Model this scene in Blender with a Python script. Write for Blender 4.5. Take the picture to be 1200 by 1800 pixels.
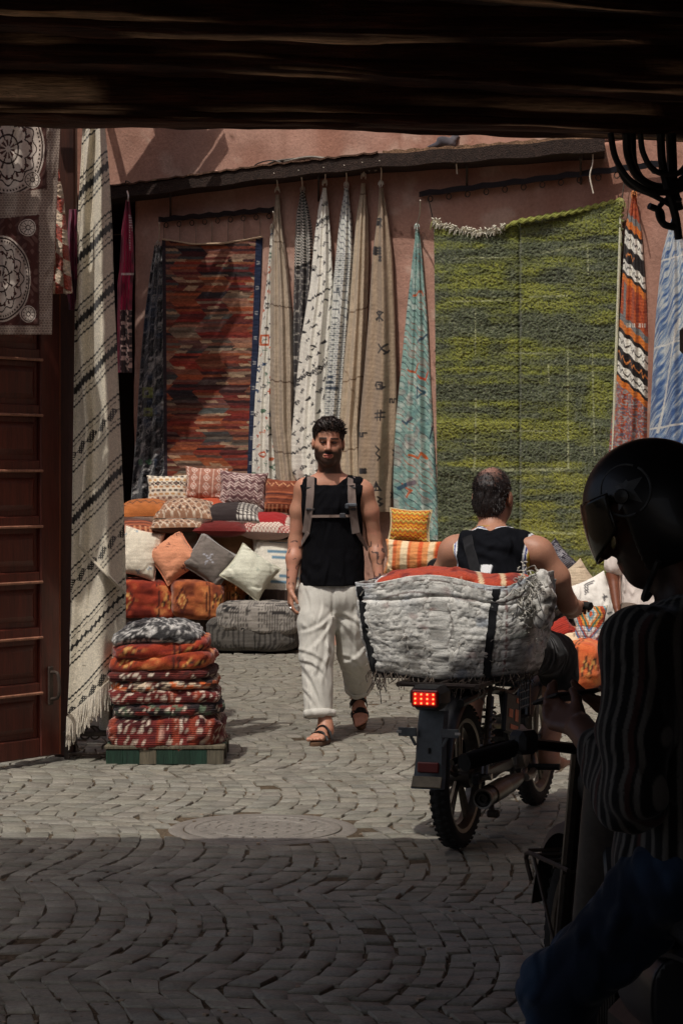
import bpy, bmesh, math, random
import numpy as np
from mathutils import Vector, Matrix, Euler

random.seed(7)
RNG = np.random.default_rng(11)
for o in list(bpy.data.objects):
    bpy.data.objects.remove(o)
SC = bpy.context.scene
COL = SC.collection
R = math.radians

# ------------------------------------------------------------------ camera
K, HY, CX, EYE = 3800.0, 833.0, 600.0, 1.5       # focal length / horizon / centre in photo pixels, eye height in m
cam_d = bpy.data.cameras.new('camera')
cam = bpy.data.objects.new('camera', cam_d)
COL.objects.link(cam)
cam_d.sensor_fit = 'VERTICAL'
cam_d.sensor_height = 36.0
cam_d.lens = 36.0 * K / 1800.0
cam_d.shift_y = -(900.0 - HY) / 1800.0
cam_d.clip_end = 400.0
cam.location = (0, 0, EYE)
cam.rotation_euler = (R(90), 0, 0)
SC.camera = cam

# ------------------------------------------------------------------ sky, sun, exposure
SUN_EL = R(61)
SUN_H = Vector((-0.48, -0.88)).normalized()        # horizontal direction towards the sun
world = bpy.data.worlds.new('World')
SC.world = world
world.use_nodes = True
wn = world.node_tree
sky = wn.nodes.new('ShaderNodeTexSky')
sky.sky_type = 'NISHITA'
sky.sun_disc = False
sky.sun_elevation = SUN_EL
sky.sun_rotation = math.atan2(SUN_H.x, SUN_H.y)
sky.dust_density = 5.0
sky.air_density = 0.8
sky.ozone_density = 0.3
bgn = wn.nodes['Background']
bgn.inputs['Strength'].default_value = 0.13
wn.links.new(sky.outputs[0], bgn.inputs[0])
sun_d = bpy.data.lights.new('sun', 'SUN')
sun_d.energy = 3.6
sun_d.angle = R(0.53)
sun_d.color = (1.0, 0.96, 0.90)
sun = bpy.data.objects.new('sun', sun_d)
COL.objects.link(sun)
sdir = Vector((SUN_H.x * math.cos(SUN_EL), SUN_H.y * math.cos(SUN_EL), math.sin(SUN_EL)))
sun.location = sdir * 40
sun.rotation_euler = sdir.to_track_quat('Z', 'Y').to_euler()
SC.view_settings.view_transform = 'Standard'
SC.view_settings.look = 'None'
SC.view_settings.gamma = 1.0
SC.view_settings.use_curve_mapping = False
SC.view_settings.exposure = -0.36

# ------------------------------------------------------------------ small maths
def at(px, py, Y):
    """point at depth Y whose direction is that of a photo pixel"""
    return Vector(((px - CX) * Y / K, Y, EYE - (py - HY) * Y / K))

def _hash(ix, iy, iz):
    n = (ix * 374761393 + iy * 668265263 + iz * 1274126177) & 0xffffffff
    n = ((n ^ (n >> 13)) * 1274126177) & 0xffffffff
    n = n ^ (n >> 16)
    return (n & 0xffff).astype(np.float64) / 65535.0

def noise3(x, y, z):
    x, y, z = np.broadcast_arrays(np.asarray(x, float), np.asarray(y, float), np.asarray(z, float))
    ix, iy, iz = np.floor(x), np.floor(y), np.floor(z)
    fx, fy, fz = x - ix, y - iy, z - iz
    fx, fy, fz = [f * f * (3 - 2 * f) for f in (fx, fy, fz)]
    ix, iy, iz = ix.astype(np.int64), iy.astype(np.int64), iz.astype(np.int64)
    r = 0
    for a in (0, 1):
        for b in (0, 1):
            for c in (0, 1):
                w = (fx if a else 1 - fx) * (fy if b else 1 - fy) * (fz if c else 1 - fz)
                r = r + w * _hash(ix + a, iy + b, iz + c)
    return r * 2 - 1

def fbm(x, y, z=0.0, o=3):
    r, a, t = 0, 1.0, 0
    x, y, z = np.asarray(x, float), np.asarray(y, float), np.asarray(z, float)
    for i in range(o):
        r = r + a * noise3(x + 17.3 * i, y + 5.1 * i, z + 9.7 * i)
        t += a
        a *= 0.5
        x, y, z = x * 2.03, y * 2.03, z * 2.03
    return r / t

def h2(a, b, s=0):
    a, b = np.broadcast_arrays(np.asarray(a), np.asarray(b))
    return _hash(a.astype(np.int64), b.astype(np.int64), np.full(a.shape, s, np.int64))

def S(r, g=None, b=None):
    """sRGB 0-255 (or '#rrggbb') to linear"""
    if isinstance(r, str):
        r, g, b = (int(r[i:i + 2], 16) for i in (1, 3, 5))
    c = np.array([r, g, b], float) / 255
    return np.where(c <= 0.04045, c / 12.92, ((c + 0.055) / 1.055) ** 2.4)

def mix(col, c, m):
    m = np.clip(np.asarray(m, float), 0, 1)[..., None]
    return col * (1 - m) + np.asarray(c) * m

def fill(shape, c):
    return np.broadcast_to(np.asarray(c, float), tuple(shape) + (3,)).copy()

def sstep(a, b, x):
    t = np.clip((x - a) / (b - a), 0, 1)
    return t * t * (3 - 2 * t)

def seg_d(x, y, a, b):
    ax, ay = a
    dx, dy = b[0] - ax, b[1] - ay
    t = np.clip(((x - ax) * dx + (y - ay) * dy) / (dx * dx + dy * dy + 1e-9), 0, 1)
    return np.hypot(x - ax - t * dx, y - ay - t * dy)

def stroke(x, y, pts, w):
    d = seg_d(x, y, pts[0], pts[1])
    for i in range(1, len(pts) - 1):
        d = np.minimum(d, seg_d(x, y, pts[i], pts[i + 1]))
    return 1 - sstep(w * 0.7, w * 1.3, d)

def tri(t):
    return np.abs((t % 2) - 1)

# ------------------------------------------------------------------ materials
MATS = {}
def mat_attr(name, rough=0.9, grain=0.25, gscale=120.0, bump=0.4, bdist=0.003, spec=0.25, metal=0.0, sheen=0.0,
             base=None, stretch=(1, 1, 1), big=0.0, bigscale=3.0, coat=0.0, sss=0.0, weave=0.0, crease=0.0):
    """colour comes from the mesh's own colour attribute (or `base`), grain and relief from noise"""
    if name in MATS:
        return MATS[name]
    m = bpy.data.materials.new(name)
    m.use_nodes = True
    n, l = m.node_tree.nodes, m.node_tree.links
    p = n['Principled BSDF']
    p.inputs['Roughness'].default_value = rough
    p.inputs['Metallic'].default_value = metal
    p.inputs['Specular IOR Level'].default_value = spec
    p.inputs['Sheen Weight'].default_value = sheen
    p.inputs['Coat Weight'].default_value = coat
    if sss:
        p.inputs['Subsurface Weight'].default_value = sss
        p.inputs['Subsurface Radius'].default_value = (0.012, 0.005, 0.003)
        p.inputs['Subsurface Scale'].default_value = 0.5
    tc = n.new('ShaderNodeTexCoord')
    mp = n.new('ShaderNodeMapping')
    mp.inputs['Scale'].default_value = stretch
    l.new(tc.outputs['Object'], mp.inputs[0])
    nz = n.new('ShaderNodeTexNoise')
    nz.inputs['Scale'].default_value = gscale
    nz.inputs['Detail'].default_value = 3
    nz.inputs['Roughness'].default_value = 0.65
    l.new(mp.outputs[0], nz.inputs['Vector'])
    mr = n.new('ShaderNodeMapRange')
    mr.inputs[1].default_value, mr.inputs[2].default_value = 0.25, 0.75
    mr.inputs[3].default_value, mr.inputs[4].default_value = 1 - grain, 1 + grain
    l.new(nz.outputs[0], mr.inputs[0])
    fac = mr.outputs[0]
    if big:
        n2 = n.new('ShaderNodeTexNoise')
        n2.inputs['Scale'].default_value = bigscale
        n2.inputs['Detail'].default_value = 5
        l.new(mp.outputs[0], n2.inputs['Vector'])
        m2 = n.new('ShaderNodeMapRange')
        m2.inputs[1].default_value, m2.inputs[2].default_value = 0.3, 0.7
        m2.inputs[3].default_value, m2.inputs[4].default_value = 1 - big, 1 + big
        l.new(n2.outputs[0], m2.inputs[0])
        mu = n.new('ShaderNodeMath')
        mu.operation = 'MULTIPLY'
        l.new(fac, mu.inputs[0])
        l.new(m2.outputs[0], mu.inputs[1])
        fac = mu.outputs[0]
    vm = n.new('ShaderNodeVectorMath')
    vm.operation = 'SCALE'
    if base is None:
        at_ = n.new('ShaderNodeAttribute')
        at_.attribute_name = 'Col'
        l.new(at_.outputs['Color'], vm.inputs[0])
    else:
        vm.inputs[0].default_value = base
    l.new(fac, vm.inputs['Scale'])
    l.new(vm.outputs[0], p.inputs['Base Color'])
    if bump:
        bp = n.new('ShaderNodeBump')
        bp.inputs['Strength'].default_value = bump
        bp.inputs['Distance'].default_value = bdist
        hsrc = nz.outputs[0]
        if weave:
            wv = n.new('ShaderNodeTexWave')
            wv.wave_type = 'BANDS'
            wv.bands_direction = 'Z'
            wv.inputs['Scale'].default_value = weave
            wv.inputs['Distortion'].default_value = 1.5
            l.new(tc.outputs['Object'], wv.inputs[0])
            ad = n.new('ShaderNodeMath')
            ad.operation = 'ADD'
            l.new(nz.outputs[0], ad.inputs[0])
            l.new(wv.outputs['Fac'], ad.inputs[1])
            hsrc = ad.outputs[0]
        l.new(hsrc, bp.inputs['Height'])
        if crease:
            mc = n.new('ShaderNodeMapping')
            mc.inputs['Scale'].default_value = (1, 1, 0.45)
            l.new(tc.outputs['Object'], mc.inputs[0])
            nc = n.new('ShaderNodeTexNoise')
            nc.noise_type = 'RIDGED_MULTIFRACTAL'
            nc.inputs['Scale'].default_value = 16.0
            nc.inputs['Detail'].default_value = 3
            nc.inputs['Distortion'].default_value = 0.6
            l.new(mc.outputs[0], nc.inputs['Vector'])
            bc = n.new('ShaderNodeBump')
            bc.inputs['Strength'].default_value = 0.8
            bc.inputs['Distance'].default_value = crease
            l.new(nc.outputs[0], bc.inputs['Height'])
            l.new(bc.outputs[0], bp.inputs['Normal'])
        l.new(bp.outputs[0], p.inputs['Normal'])
    MATS[name] = m
    return m

def mat_emit(name, col, strength):
    m = bpy.data.materials.new(name)
    m.use_nodes = True
    p = m.node_tree.nodes['Principled BSDF']
    p.inputs['Base Color'].default_value = (*col, 1)
    p.inputs['Emission Color'].default_value = (*col, 1)
    p.inputs['Emission Strength'].default_value = strength
    return m

M_WEAVE = mat_attr('wool_weave', 0.95, 0.30, 170, 0.55, 0.004, 0.1, sheen=0.15, weave=28.0)
M_WOOL = mat_attr('wool_felt', 0.95, 0.32, 140, 0.6, 0.006, 0.1, sheen=0.2)
M_PILE = mat_attr('wool_pile', 1.0, 0.40, 90, 0.9, 0.012, 0.08, sheen=0.3)
M_CLOTH = mat_attr('cotton_cloth', 0.9, 0.14, 260, 0.35, 0.002, 0.15, sheen=0.1, big=0.08, bigscale=9, crease=0.03)
M_BLACKCLOTH = mat_attr('black_cotton', 0.95, 0.2, 260, 0.35, 0.002, 0.06, big=0.1, bigscale=9, crease=0.03)
M_SKIN = mat_attr('skin', 0.5, 0.10, 160, 0.2, 0.0015, 0.4, sss=0.12, big=0.06, bigscale=25)
M_HAIR = mat_attr('hair', 0.5, 0.5, 130, 0.8, 0.005, 0.4, stretch=(1, 1, 0.35))
M_STONE = mat_attr('stone', 0.62, 0.30, 65, 0.7, 0.005, 0.45, big=0.16, bigscale=6)
M_DIRT = mat_attr('joint_dirt', 1.0, 0.45, 55, 0.9, 0.02, 0.05, base=tuple(S(92, 80, 66)), big=0.3, bigscale=1.6)
M_PLAST = mat_attr('plaster', 0.95, 0.14, 34, 0.55, 0.010, 0.1, big=0.16, bigscale=1.3)
M_WOOD = mat_attr('old_wood', 0.62, 0.45, 9, 0.7, 0.006, 0.35, stretch=(14, 14, 1.2), big=0.25, bigscale=2)
M_BEAM = mat_attr('beam_wood', 0.8, 0.55, 8, 0.9, 0.014, 0.25, stretch=(1.0, 12, 12), big=0.35, bigscale=2)
M_DOOR = mat_attr('varnished_wood', 0.42, 0.40, 9, 0.35, 0.003, 0.5, stretch=(12, 12, 0.9), big=0.28, bigscale=1.5)
M_METAL = mat_attr('worn_metal', 0.38, 0.3, 40, 0.2, 0.002, 0.5, metal=0.85, big=0.25, bigscale=8)
M_BLACK = mat_attr('black_paint', 0.35, 0.3, 40, 0.15, 0.002, 0.5, base=tuple(S(24, 25, 28)), big=0.3, bigscale=6)
M_PLASTIC = mat_attr('dusty_plastic', 0.55, 0.3, 50, 0.2, 0.002, 0.45, big=0.3, bigscale=7)
M_RUBBER = mat_attr('tyre_rubber', 0.85, 0.3, 60, 0.4, 0.003, 0.3, base=tuple(S(30, 29, 28)), big=0.4, bigscale=5)
M_IRON = mat_attr('rusty_iron', 0.7, 0.4, 60, 0.5, 0.003, 0.4, base=tuple(S(58, 46, 38)), big=0.4, bigscale=9)
M_SACK = mat_attr('woven_sack', 0.75, 0.22, 150, 0.55, 0.004, 0.3, big=0.12, bigscale=14)
M_GLOSS = mat_attr('helmet_gloss', 0.42, 0.12, 20, 0.0, 0.001, 0.4, coat=0.08)

# ------------------------------------------------------------------ objects
MTX = {}
def tag(o, label=None, cat=None, group=None, kind=None):
    if label: o['label'] = label
    if cat: o['category'] = cat
    if group: o['group'] = group
    if kind: o['kind'] = kind
    return o

def thing(name, label, cat, loc=(0, 0, 0), rotz=0.0, group=None, kind=None):
    o = bpy.data.objects.new(name, None)
    o.empty_display_size = 0.1
    COL.objects.link(o)
    o.location = loc
    o.rotation_euler = (0, 0, rotz)
    MTX[o] = Matrix.Translation(Vector(loc)) @ Matrix.Rotation(rotz, 4, 'Z')
    return tag(o, label, cat, group, kind)

def mesh_obj(name, V, F, mat, parent=None, C=None, smooth=True, local=False, sharp=None, solid=0.0, soff=-1.0):
    """one mesh object. V in world space (or in the parent's space when local). F: int array (n,4)/(n,3) or list"""
    V = np.asarray(V, float).reshape(-1, 3)
    loc = None
    if parent is not None and not local:
        mi = np.array(MTX[parent].inverted())
        V = V @ mi[:3, :3].T + mi[:3, 3]
    elif parent is None and not local:
        lo, hi = V.min(0), V.max(0)
        loc = np.array([(lo[0] + hi[0]) / 2, (lo[1] + hi[1]) / 2, lo[2]])
        V = V - loc
    me = bpy.data.meshes.new(name)
    if isinstance(F, np.ndarray):
        k = F.shape[1]
        me.vertices.add(len(V))
        me.vertices.foreach_set('co', V.astype(np.float32).ravel())
        me.loops.add(F.size)
        me.loops.foreach_set('vertex_index', F.astype(np.int32).ravel())
        me.polygons.add(len(F))
        me.polygons.foreach_set('loop_start', np.arange(0, F.size, k, dtype=np.int32))
        me.update(calc_edges=True)
    else:
        me.from_pydata([tuple(v) for v in V], [], [tuple(int(i) for i in f) for f in F])
    if smooth:
        me.polygons.foreach_set('use_smooth', np.ones(len(me.polygons), bool))
        if sharp:
            me.set_sharp_from_angle(angle=R(sharp))
    if C is not None:
        C = np.asarray(C, float)
        if C.ndim == 1:
            C = np.broadcast_to(C, (len(V), 3))
        C = C.reshape(-1, 3)
        a = me.color_attributes.new('Col', 'FLOAT_COLOR', 'POINT')
        a.data.foreach_set('color', np.concatenate([np.clip(C, 0, 1), np.ones((len(C), 1))], 1).astype(np.float32).ravel())
    me.materials.append(mat)
    me.validate()
    o = bpy.data.objects.new(name, me)
    COL.objects.link(o)
    if loc is not None:
        o.location = loc
        MTX[o] = Matrix.Translation(Vector(loc))
    if parent is not None:
        o.parent = parent
        MTX[o] = MTX[parent]
    if solid:
        sm = o.modifiers.new('thickness', 'SOLIDIFY')
        sm.thickness = solid
        sm.offset = soff
    return o

def grid_faces(nv, nu, wrap=False):
    i = np.arange(nv - 1)[:, None]
    j = np.arange(nu if wrap else nu - 1)[None, :]
    j2 = (j + 1) % nu
    return np.stack([i * nu + j + 0 * i, (i + 1) * nu + j, (i + 1) * nu + j2, i * nu + j2 + 0 * i], -1).reshape(-1, 4)

class MB:
    """collects simple shapes into one mesh"""
    def __init__(s):
        s.v, s.f, s.c = [], [], []
        s.n = 0
        s.col = np.array([0.5, 0.5, 0.5])
    def raw(s, V, F, c=None):
        V = np.asarray(V, float).reshape(-1, 3)
        s.v.append(V)
        s.f += [tuple(int(i) + s.n for i in q) for q in F]
        cc = s.col if c is None else np.asarray(c, float)
        s.c.append(np.broadcast_to(cc, (len(V), 3)) if cc.ndim == 1 else cc)
        s.n += len(V)
        return s
    def box(s, c, size, rot=None, bev=0.0, col=None, jit=0.0):
        hx, hy, hz = [q / 2 for q in size]
        b = min(bev, hx * 0.9, hy * 0.9, hz * 0.9)
        if b <= 0:
            V = np.array([[x * hx, y * hy, z * hz] for z in (-1, 1) for y in (-1, 1) for x in (-1, 1)])
            F = [(0, 2, 3, 1), (4, 5, 7, 6), (0, 1, 5, 4), (2, 6, 7, 3), (0, 4, 6, 2), (1, 3, 7, 5)]
        else:
            V, idx = [], {}
            for sx in (-1, 1):
                for sy in (-1, 1):
                    for sz in (-1, 1):
                        for k in range(3):
                            p = [sx * hx, sy * hy, sz * hz]
                            for q in range(3):
                                if q != k: p[q] -= (sx, sy, sz)[q] * b
                            idx[(sx, sy, sz, k)] = len(V)
                            V.append(p)
            V = np.array(V)
            F = []
            def quad(ks):
                F.append(ks)
            for k in range(3):
                a, b2 = [q for q in range(3) if q != k]
                for sg in (-1, 1):
                    q = []
                    for (u, w) in ((-1, -1), (1, -1), (1, 1), (-1, 1)):
                        t = [0, 0, 0]; t[k] = sg; t[a] = u; t[b2] = w
                        q.append(idx[(*t, k)])
                    nrm = np.cross(V[q[1]] - V[q[0]], V[q[2]] - V[q[1]])
                    F.append(q if nrm[k] * sg > 0 else q[::-1])
            for e in range(3):
                a, b2 = [q for q in range(3) if q != e]
                for u in (-1, 1):
                    for w in (-1, 1):
                        t0 = [0, 0, 0]; t0[a] = u; t0[b2] = w; t1 = list(t0); t0[e] = -1; t1[e] = 1
                        q = [idx[(*t0, a)], idx[(*t1, a)], idx[(*t1, b2)], idx[(*t0, b2)]]
                        nrm = np.cross(V[q[1]] - V[q[0]], V[q[2]] - V[q[1]])
                        d = np.zeros(3); d[a] = u; d[b2] = w
                        F.append(q if nrm @ d > 0 else q[::-1])
            for sx in (-1, 1):
                for sy in (-1, 1):
                    for sz in (-1, 1):
                        q = [idx[(sx, sy, sz, k)] for k in range(3)]
                        nrm = np.cross(V[q[1]] - V[q[0]], V[q[2]] - V[q[1]])
                        F.append(q if nrm @ np.array([sx, sy, sz]) > 0 else q[::-1])
        if jit:
            V = V + RNG.normal(0, jit, V.shape)
        if rot is not None:
            V = V @ np.array(rot).reshape(3, 3).T
        return s.raw(V + np.array(c), F, col)
    def tube(s, pts, r, n=8, col=None, cap=True, closed=False):
        P = np.array([list(p) for p in pts], float)
        m = len(P)
        rr = np.broadcast_to(np.asarray(r, float), (m,)) if np.ndim(r) < 1 else np.asarray(r, float)
        if closed:
            T = np.roll(P, -1, 0) - np.roll(P, 1, 0)
        else:
            T = np.gradient(P, axis=0)
        T /= np.linalg.norm(T, axis=1)[:, None] + 1e-12
        up = np.array([0, 0, 1.0]) if abs(T[0][2]) < 0.9 else np.array([1.0, 0, 0])
        V = []
        nrm = np.cross(T[0], up); nrm /= np.linalg.norm(nrm)
        for i in range(m):
            nrm = nrm - T[i] * (nrm @ T[i]); nrm /= np.linalg.norm(nrm) + 1e-12
            bn = np.cross(T[i], nrm)
            for k in range(n):
                a = 2 * math.pi * k / n
                V.append(P[i] + rr[i] * (math.cos(a) * nrm + math.sin(a) * bn))
        F = []
        for i in range(m if closed else m - 1):
            i2 = (i + 1) % m
            for k in range(n):
                k2 = (k + 1) % n
                F.append((i * n + k, i * n + k2, i2 * n + k2, i2 * n + k))
        if cap and not closed:
            F.append(tuple(range(n))[::-1])
            F.append(tuple((m - 1) * n + k for k in range(n)))
        return s.raw(V, F, col)
    def cyl(s, a, b, r, r2=None, n=16, col=None):
        return s.tube([a, b], [r, r if r2 is None else r2], n, col)
    def lathe(s, prof, c, axis, n=32, col=None):
        """prof: (radius, along) pairs round `axis` through c"""
        ax = np.array(axis, float); ax /= np.linalg.norm(ax)
        u = np.cross(ax, [0, 0, 1.0]) if abs(ax[2]) < 0.9 else np.cross(ax, [1.0, 0, 0])
        u /= np.linalg.norm(u); w = np.cross(ax, u)
        V = []
        for (r, t) in prof:
            for k in range(n):
                a = 2 * math.pi * k / n
                V.append(np.array(c) + ax * t + r * (math.cos(a) * u + math.sin(a) * w))
        F = []
        for i in range(len(prof) - 1):
            for k in range(n):
                k2 = (k + 1) % n
                F.append((i * n + k, i * n + k2, (i + 1) * n + k2, (i + 1) * n + k))
        return s.raw(V, F, col)
    def build(s, name, mat, parent=None, local=False, smooth=True, sharp=35):
        return mesh_obj(name, np.concatenate(s.v), s.f, mat, parent, np.concatenate(s.c), smooth, local, sharp)

def curve_pts(pts, n=24):
    """Catmull-Rom through points"""
    P = [np.array(list(p), float) for p in pts]
    P = [2 * P[0] - P[1]] + P + [2 * P[-1] - P[-2]]
    out = []
    seg = len(P) - 3
    for i in range(seg):
        m = max(2, n // seg)
        for k in range(m):
            t = k / m
            a, b, c, d = P[i:i + 4]
            out.append(0.5 * (2 * b + (c - a) * t + (2 * a - 5 * b + 4 * c - d) * t * t + (3 * b - a - 3 * c + d) * t ** 3))
    out.append(P[-2])
    return out

# ------------------------------------------------------------------ soft bodies: distance field -> surface nets
class Field:
    def __init__(s, lo, hi, h, fine=None, hf=None):
        s.h = h
        s.ax = [np.arange(lo[i] - 2 * h, hi[i] + 3 * h, h) for i in range(3)]
        if fine is not None:                       # finer steps inside the box `fine`
            for i in range(3):
                a, b = fine[0][i], fine[1][i]
                q = s.ax[i]
                s.ax[i] = np.concatenate([q[q < a - h * .3], np.arange(a, b, hf), q[q > b + h * .3]])
        s.F = np.full([len(a) for a in s.ax], 0.5, np.float32)
    def _blk(s, lo, hi):
        sl = []
        for i in range(3):
            a = max(0, int(np.searchsorted(s.ax[i], lo[i])) - 1)
            b = min(len(s.ax[i]), int(np.searchsorted(s.ax[i], hi[i])) + 1)
            if b <= a: return None
            sl.append(slice(a, b))
        return tuple(sl), s.ax[0][sl[0]][:, None, None], s.ax[1][sl[1]][None, :, None], s.ax[2][sl[2]][None, None, :]
    def _add(s, sl, d, k, sub=False):
        F = s.F[sl]
        if sub:
            d = -d
            hh = np.clip(0.5 - 0.5 * (d - F) / k, 0, 1) if k else 0
            # smooth max
            a = np.maximum(F, d)
            if k:
                q = np.maximum(k - np.abs(F - d), 0) / k
                a = a + q * q * k * 0.25
            s.F[sl] = a
            return
        a = np.minimum(F, d)
        if k:
            q = np.maximum(k - np.abs(F - d), 0) / k
            a = a - q * q * k * 0.25
        s.F[sl] = a
    def cap(s, a, b, ra, rb=None, k=0.02, sub=False, sq=None):
        """tapered capsule"""
        rb = ra if rb is None else rb
        a, b = np.array(a, float), np.array(b, float)
        m = max(ra, rb) + k + 3 * s.h + 0.01
        if sq: m *= max(1, 1 / min(sq))
        bl = s._blk(np.minimum(a, b) - m, np.maximum(a, b) + m)
        if bl is None: return s
        sl, x, y, z = bl
        d = b - a
        L = d @ d + 1e-12
        t = np.clip(((x - a[0]) * d[0] + (y - a[1]) * d[1] + (z - a[2]) * d[2]) / L, 0, 1)
        ex, ey, ez = x - a[0] - t * d[0], y - a[1] - t * d[1], z - a[2] - t * d[2]
        if sq: ex, ey, ez = ex * sq[0], ey * sq[1], ez * sq[2]
        dist = np.sqrt(ex * ex + ey * ey + ez * ez) - (ra + (rb - ra) * t)
        s._add(sl, dist, k, sub)
        return s
    def chain(s, pts, rs, k=0.02, sq=None):
        for i in range(len(pts) - 1):
            s.cap(pts[i], pts[i + 1], rs[i], rs[i + 1], k, sq=sq)
        return s
    def ell(s, c, r, k=0.02, rot=None, sub=False, p=2.0):
        c, r = np.array(c, float), np.array(r, float)
        m = (r.max() if rot is not None else r) + k + 3 * s.h + 0.01
        bl = s._blk(c - m, c + m)
        if bl is None: return s
        sl, x, y, z = bl
        x, y, z = x - c[0], y - c[1], z - c[2]
        if rot is not None:
            q = np.array(Euler([R(v) for v in rot]).to_matrix()).T
            x, y, z = q[0, 0] * x + q[0, 1] * y + q[0, 2] * z, q[1, 0] * x + q[1, 1] * y + q[1, 2] * z, q[2, 0] * x + q[2, 1] * y + q[2, 2] * z
        if p == 2.0:
            k0 = np.sqrt((x / r[0]) ** 2 + (y / r[1]) ** 2 + (z / r[2]) ** 2)
            k1 = np.sqrt((x / r[0] ** 2) ** 2 + (y / r[1] ** 2) ** 2 + (z / r[2] ** 2) ** 2) + 1e-9
            d = k0 * (k0 - 1) / k1
        else:
            k0 = (np.abs(x / r[0]) ** p + np.abs(y / r[1]) ** p + np.abs(z / r[2]) ** p) ** (1 / p)
            d = (k0 - 1) * r.min()
        s._add(sl, d, k, sub)
        return s
    def stack(s, rows, k=0.02):
        """vertical loft of ellipses: rows of (z, cx, cy, rx, ry)"""
        rows = sorted(rows)
        A = np.array(rows, float)
        z = s.ax[2]
        sel = (z >= A[0, 0]) & (z <= A[-1, 0])
        i0, i1 = np.argmax(sel), len(sel) - np.argmax(sel[::-1])
        zz = z[i0:i1]
        cx, cy, rx, ry = [np.interp(zz, A[:, 0], A[:, i])[None, None, :] for i in (1, 2, 3, 4)]
        x, y = s.ax[0][:, None, None], s.ax[1][None, :, None]
        q = np.sqrt(((x - cx) / rx) ** 2 + ((y - cy) / ry) ** 2)
        d = (q - 1) * np.minimum(rx, ry)
        e = np.minimum(zz - A[0, 0], A[-1, 0] - zz)[None, None, :]
        d = np.maximum(d, -e)
        s._add((slice(None), slice(None), slice(i0, i1)), d, k)
        return s
    def cut(s, fn):
        """intersect with fn(x,y,z) < 0"""
        x, y, z = s.ax[0][:, None, None], s.ax[1][None, :, None], s.ax[2][None, None, :]
        s.F = np.maximum(s.F, fn(x, y, z)).astype(np.float32)
        return s
    def wrinkle(s, fn, band=0.05):
        m = np.abs(s.F) < band
        i, j, k = np.nonzero(m)
        s.F[m] += fn(s.ax[0][i], s.ax[1][j], s.ax[2][k]).astype(np.float32)
        return s
    def mesh(s):
        F = s.F
        F[0], F[-1] = 0.5, 0.5
        F[:, 0], F[:, -1] = 0.5, 0.5
        F[:, :, 0], F[:, :, -1] = 0.5, 0.5
        Sg = F < 0
        n = [q - 1 for q in F.shape]
        cnt = np.zeros(n, np.int8)
        for a in (0, 1):
            for b in (0, 1):
                for c in (0, 1):
                    cnt += Sg[a:a + n[0], b:b + n[1], c:c + n[2]]
        act = (cnt > 0) & (cnt < 8)
        I = np.stack(np.nonzero(act), 1)
        idx = np.full(n, -1, np.int64)
        idx[act] = np.arange(len(I))
        acc = np.zeros((len(I), 3)); num = np.zeros(len(I))
        for axis in range(3):
            o1, o2 = [q for q in range(3) if q != axis]
            for u in (0, 1):
                for w in (0, 1):
                    c0 = I.copy(); c0[:, o1] += u; c0[:, o2] += w
                    c1 = c0.copy(); c1[:, axis] += 1
                    a = F[c0[:, 0], c0[:, 1], c0[:, 2]].astype(float); b = F[c1[:, 0], c1[:, 1], c1[:, 2]].astype(float)
                    cr = (a < 0) != (b < 0)
                    t = np.where(cr, a / np.where(cr, a - b, 1), 0)
                    p = c0.astype(float); p[:, axis] += t
                    acc += p * cr[:, None]; num += cr
        P = acc / num[:, None]
        V = np.stack([np.interp(P[:, i], np.arange(len(s.ax[i])), s.ax[i]) for i in range(3)], 1)
        Q = []
        for axis in range(3):
            o1, o2 = (axis + 1) % 3, (axis + 2) % 3
            sl0 = [slice(None)] * 3; sl1 = [slice(None)] * 3
            sl0[axis] = slice(0, -1); sl1[axis] = slice(1, None)
            d = Sg[tuple(sl0)] != Sg[tuple(sl1)]
            E = np.stack(np.nonzero(d), 1)
            E = E[(E[:, o1] > 0) & (E[:, o2] > 0)]
            ins = Sg[E[:, 0], E[:, 1], E[:, 2]]
            def cell(du, dw):
                c = E.copy(); c[:, o1] -= du; c[:, o2] -= dw
                return idx[c[:, 0], c[:, 1], c[:, 2]]
            q = np.stack([cell(1, 1), cell(0, 1), cell(0, 0), cell(1, 0)], 1)
            q[~ins] = q[~ins][:, ::-1]
            Q.append(q)
        return V, np.concatenate(Q)

# ================================================================== SETTING
# far wall, seen at a slant: depth of its face along each direction
def Yw(px):
    t = (np.asarray(px, float) - 640.0) / 420.0          # gently curved in plan, from about 20 m to 17 m
    return 1.0 / (0.05345 + 0.00451 * t + 0.00054 * np.clip(t, -2, 2) ** 2)

def onwall(px, py, off=0.0):
    return at(px, py, float(Yw(px)) - off)

# ---- ground
ground = thing('ground', None, None, kind='structure')
gs = 40
gx, gy = np.meshgrid(np.linspace(-30, 30, gs), np.linspace(-20, 60, gs))
mesh_obj('ground_bed', np.stack([gx, gy, np.full_like(gx, -0.0085)], -1), grid_faces(gs, gs)[:, ::-1], M_DIRT, ground)

MH = (at(462, HY, 5700 / 621).x, 5700 / 621.0)      # manhole
SW, SH = 0.122, 0.175
def warp(u, v):
    ph = (v / 1.55 + 0.16 * math.sin(u * 1.1)) % 1.0
    a = 1 - (2 * ph - 1) ** 2
    return u + 0.16 * a + 0.015 * math.sin(v * 4.1 + u * 3.3), v + 0.05 * math.sin(u * 2.3 + v * 0.6)

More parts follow.
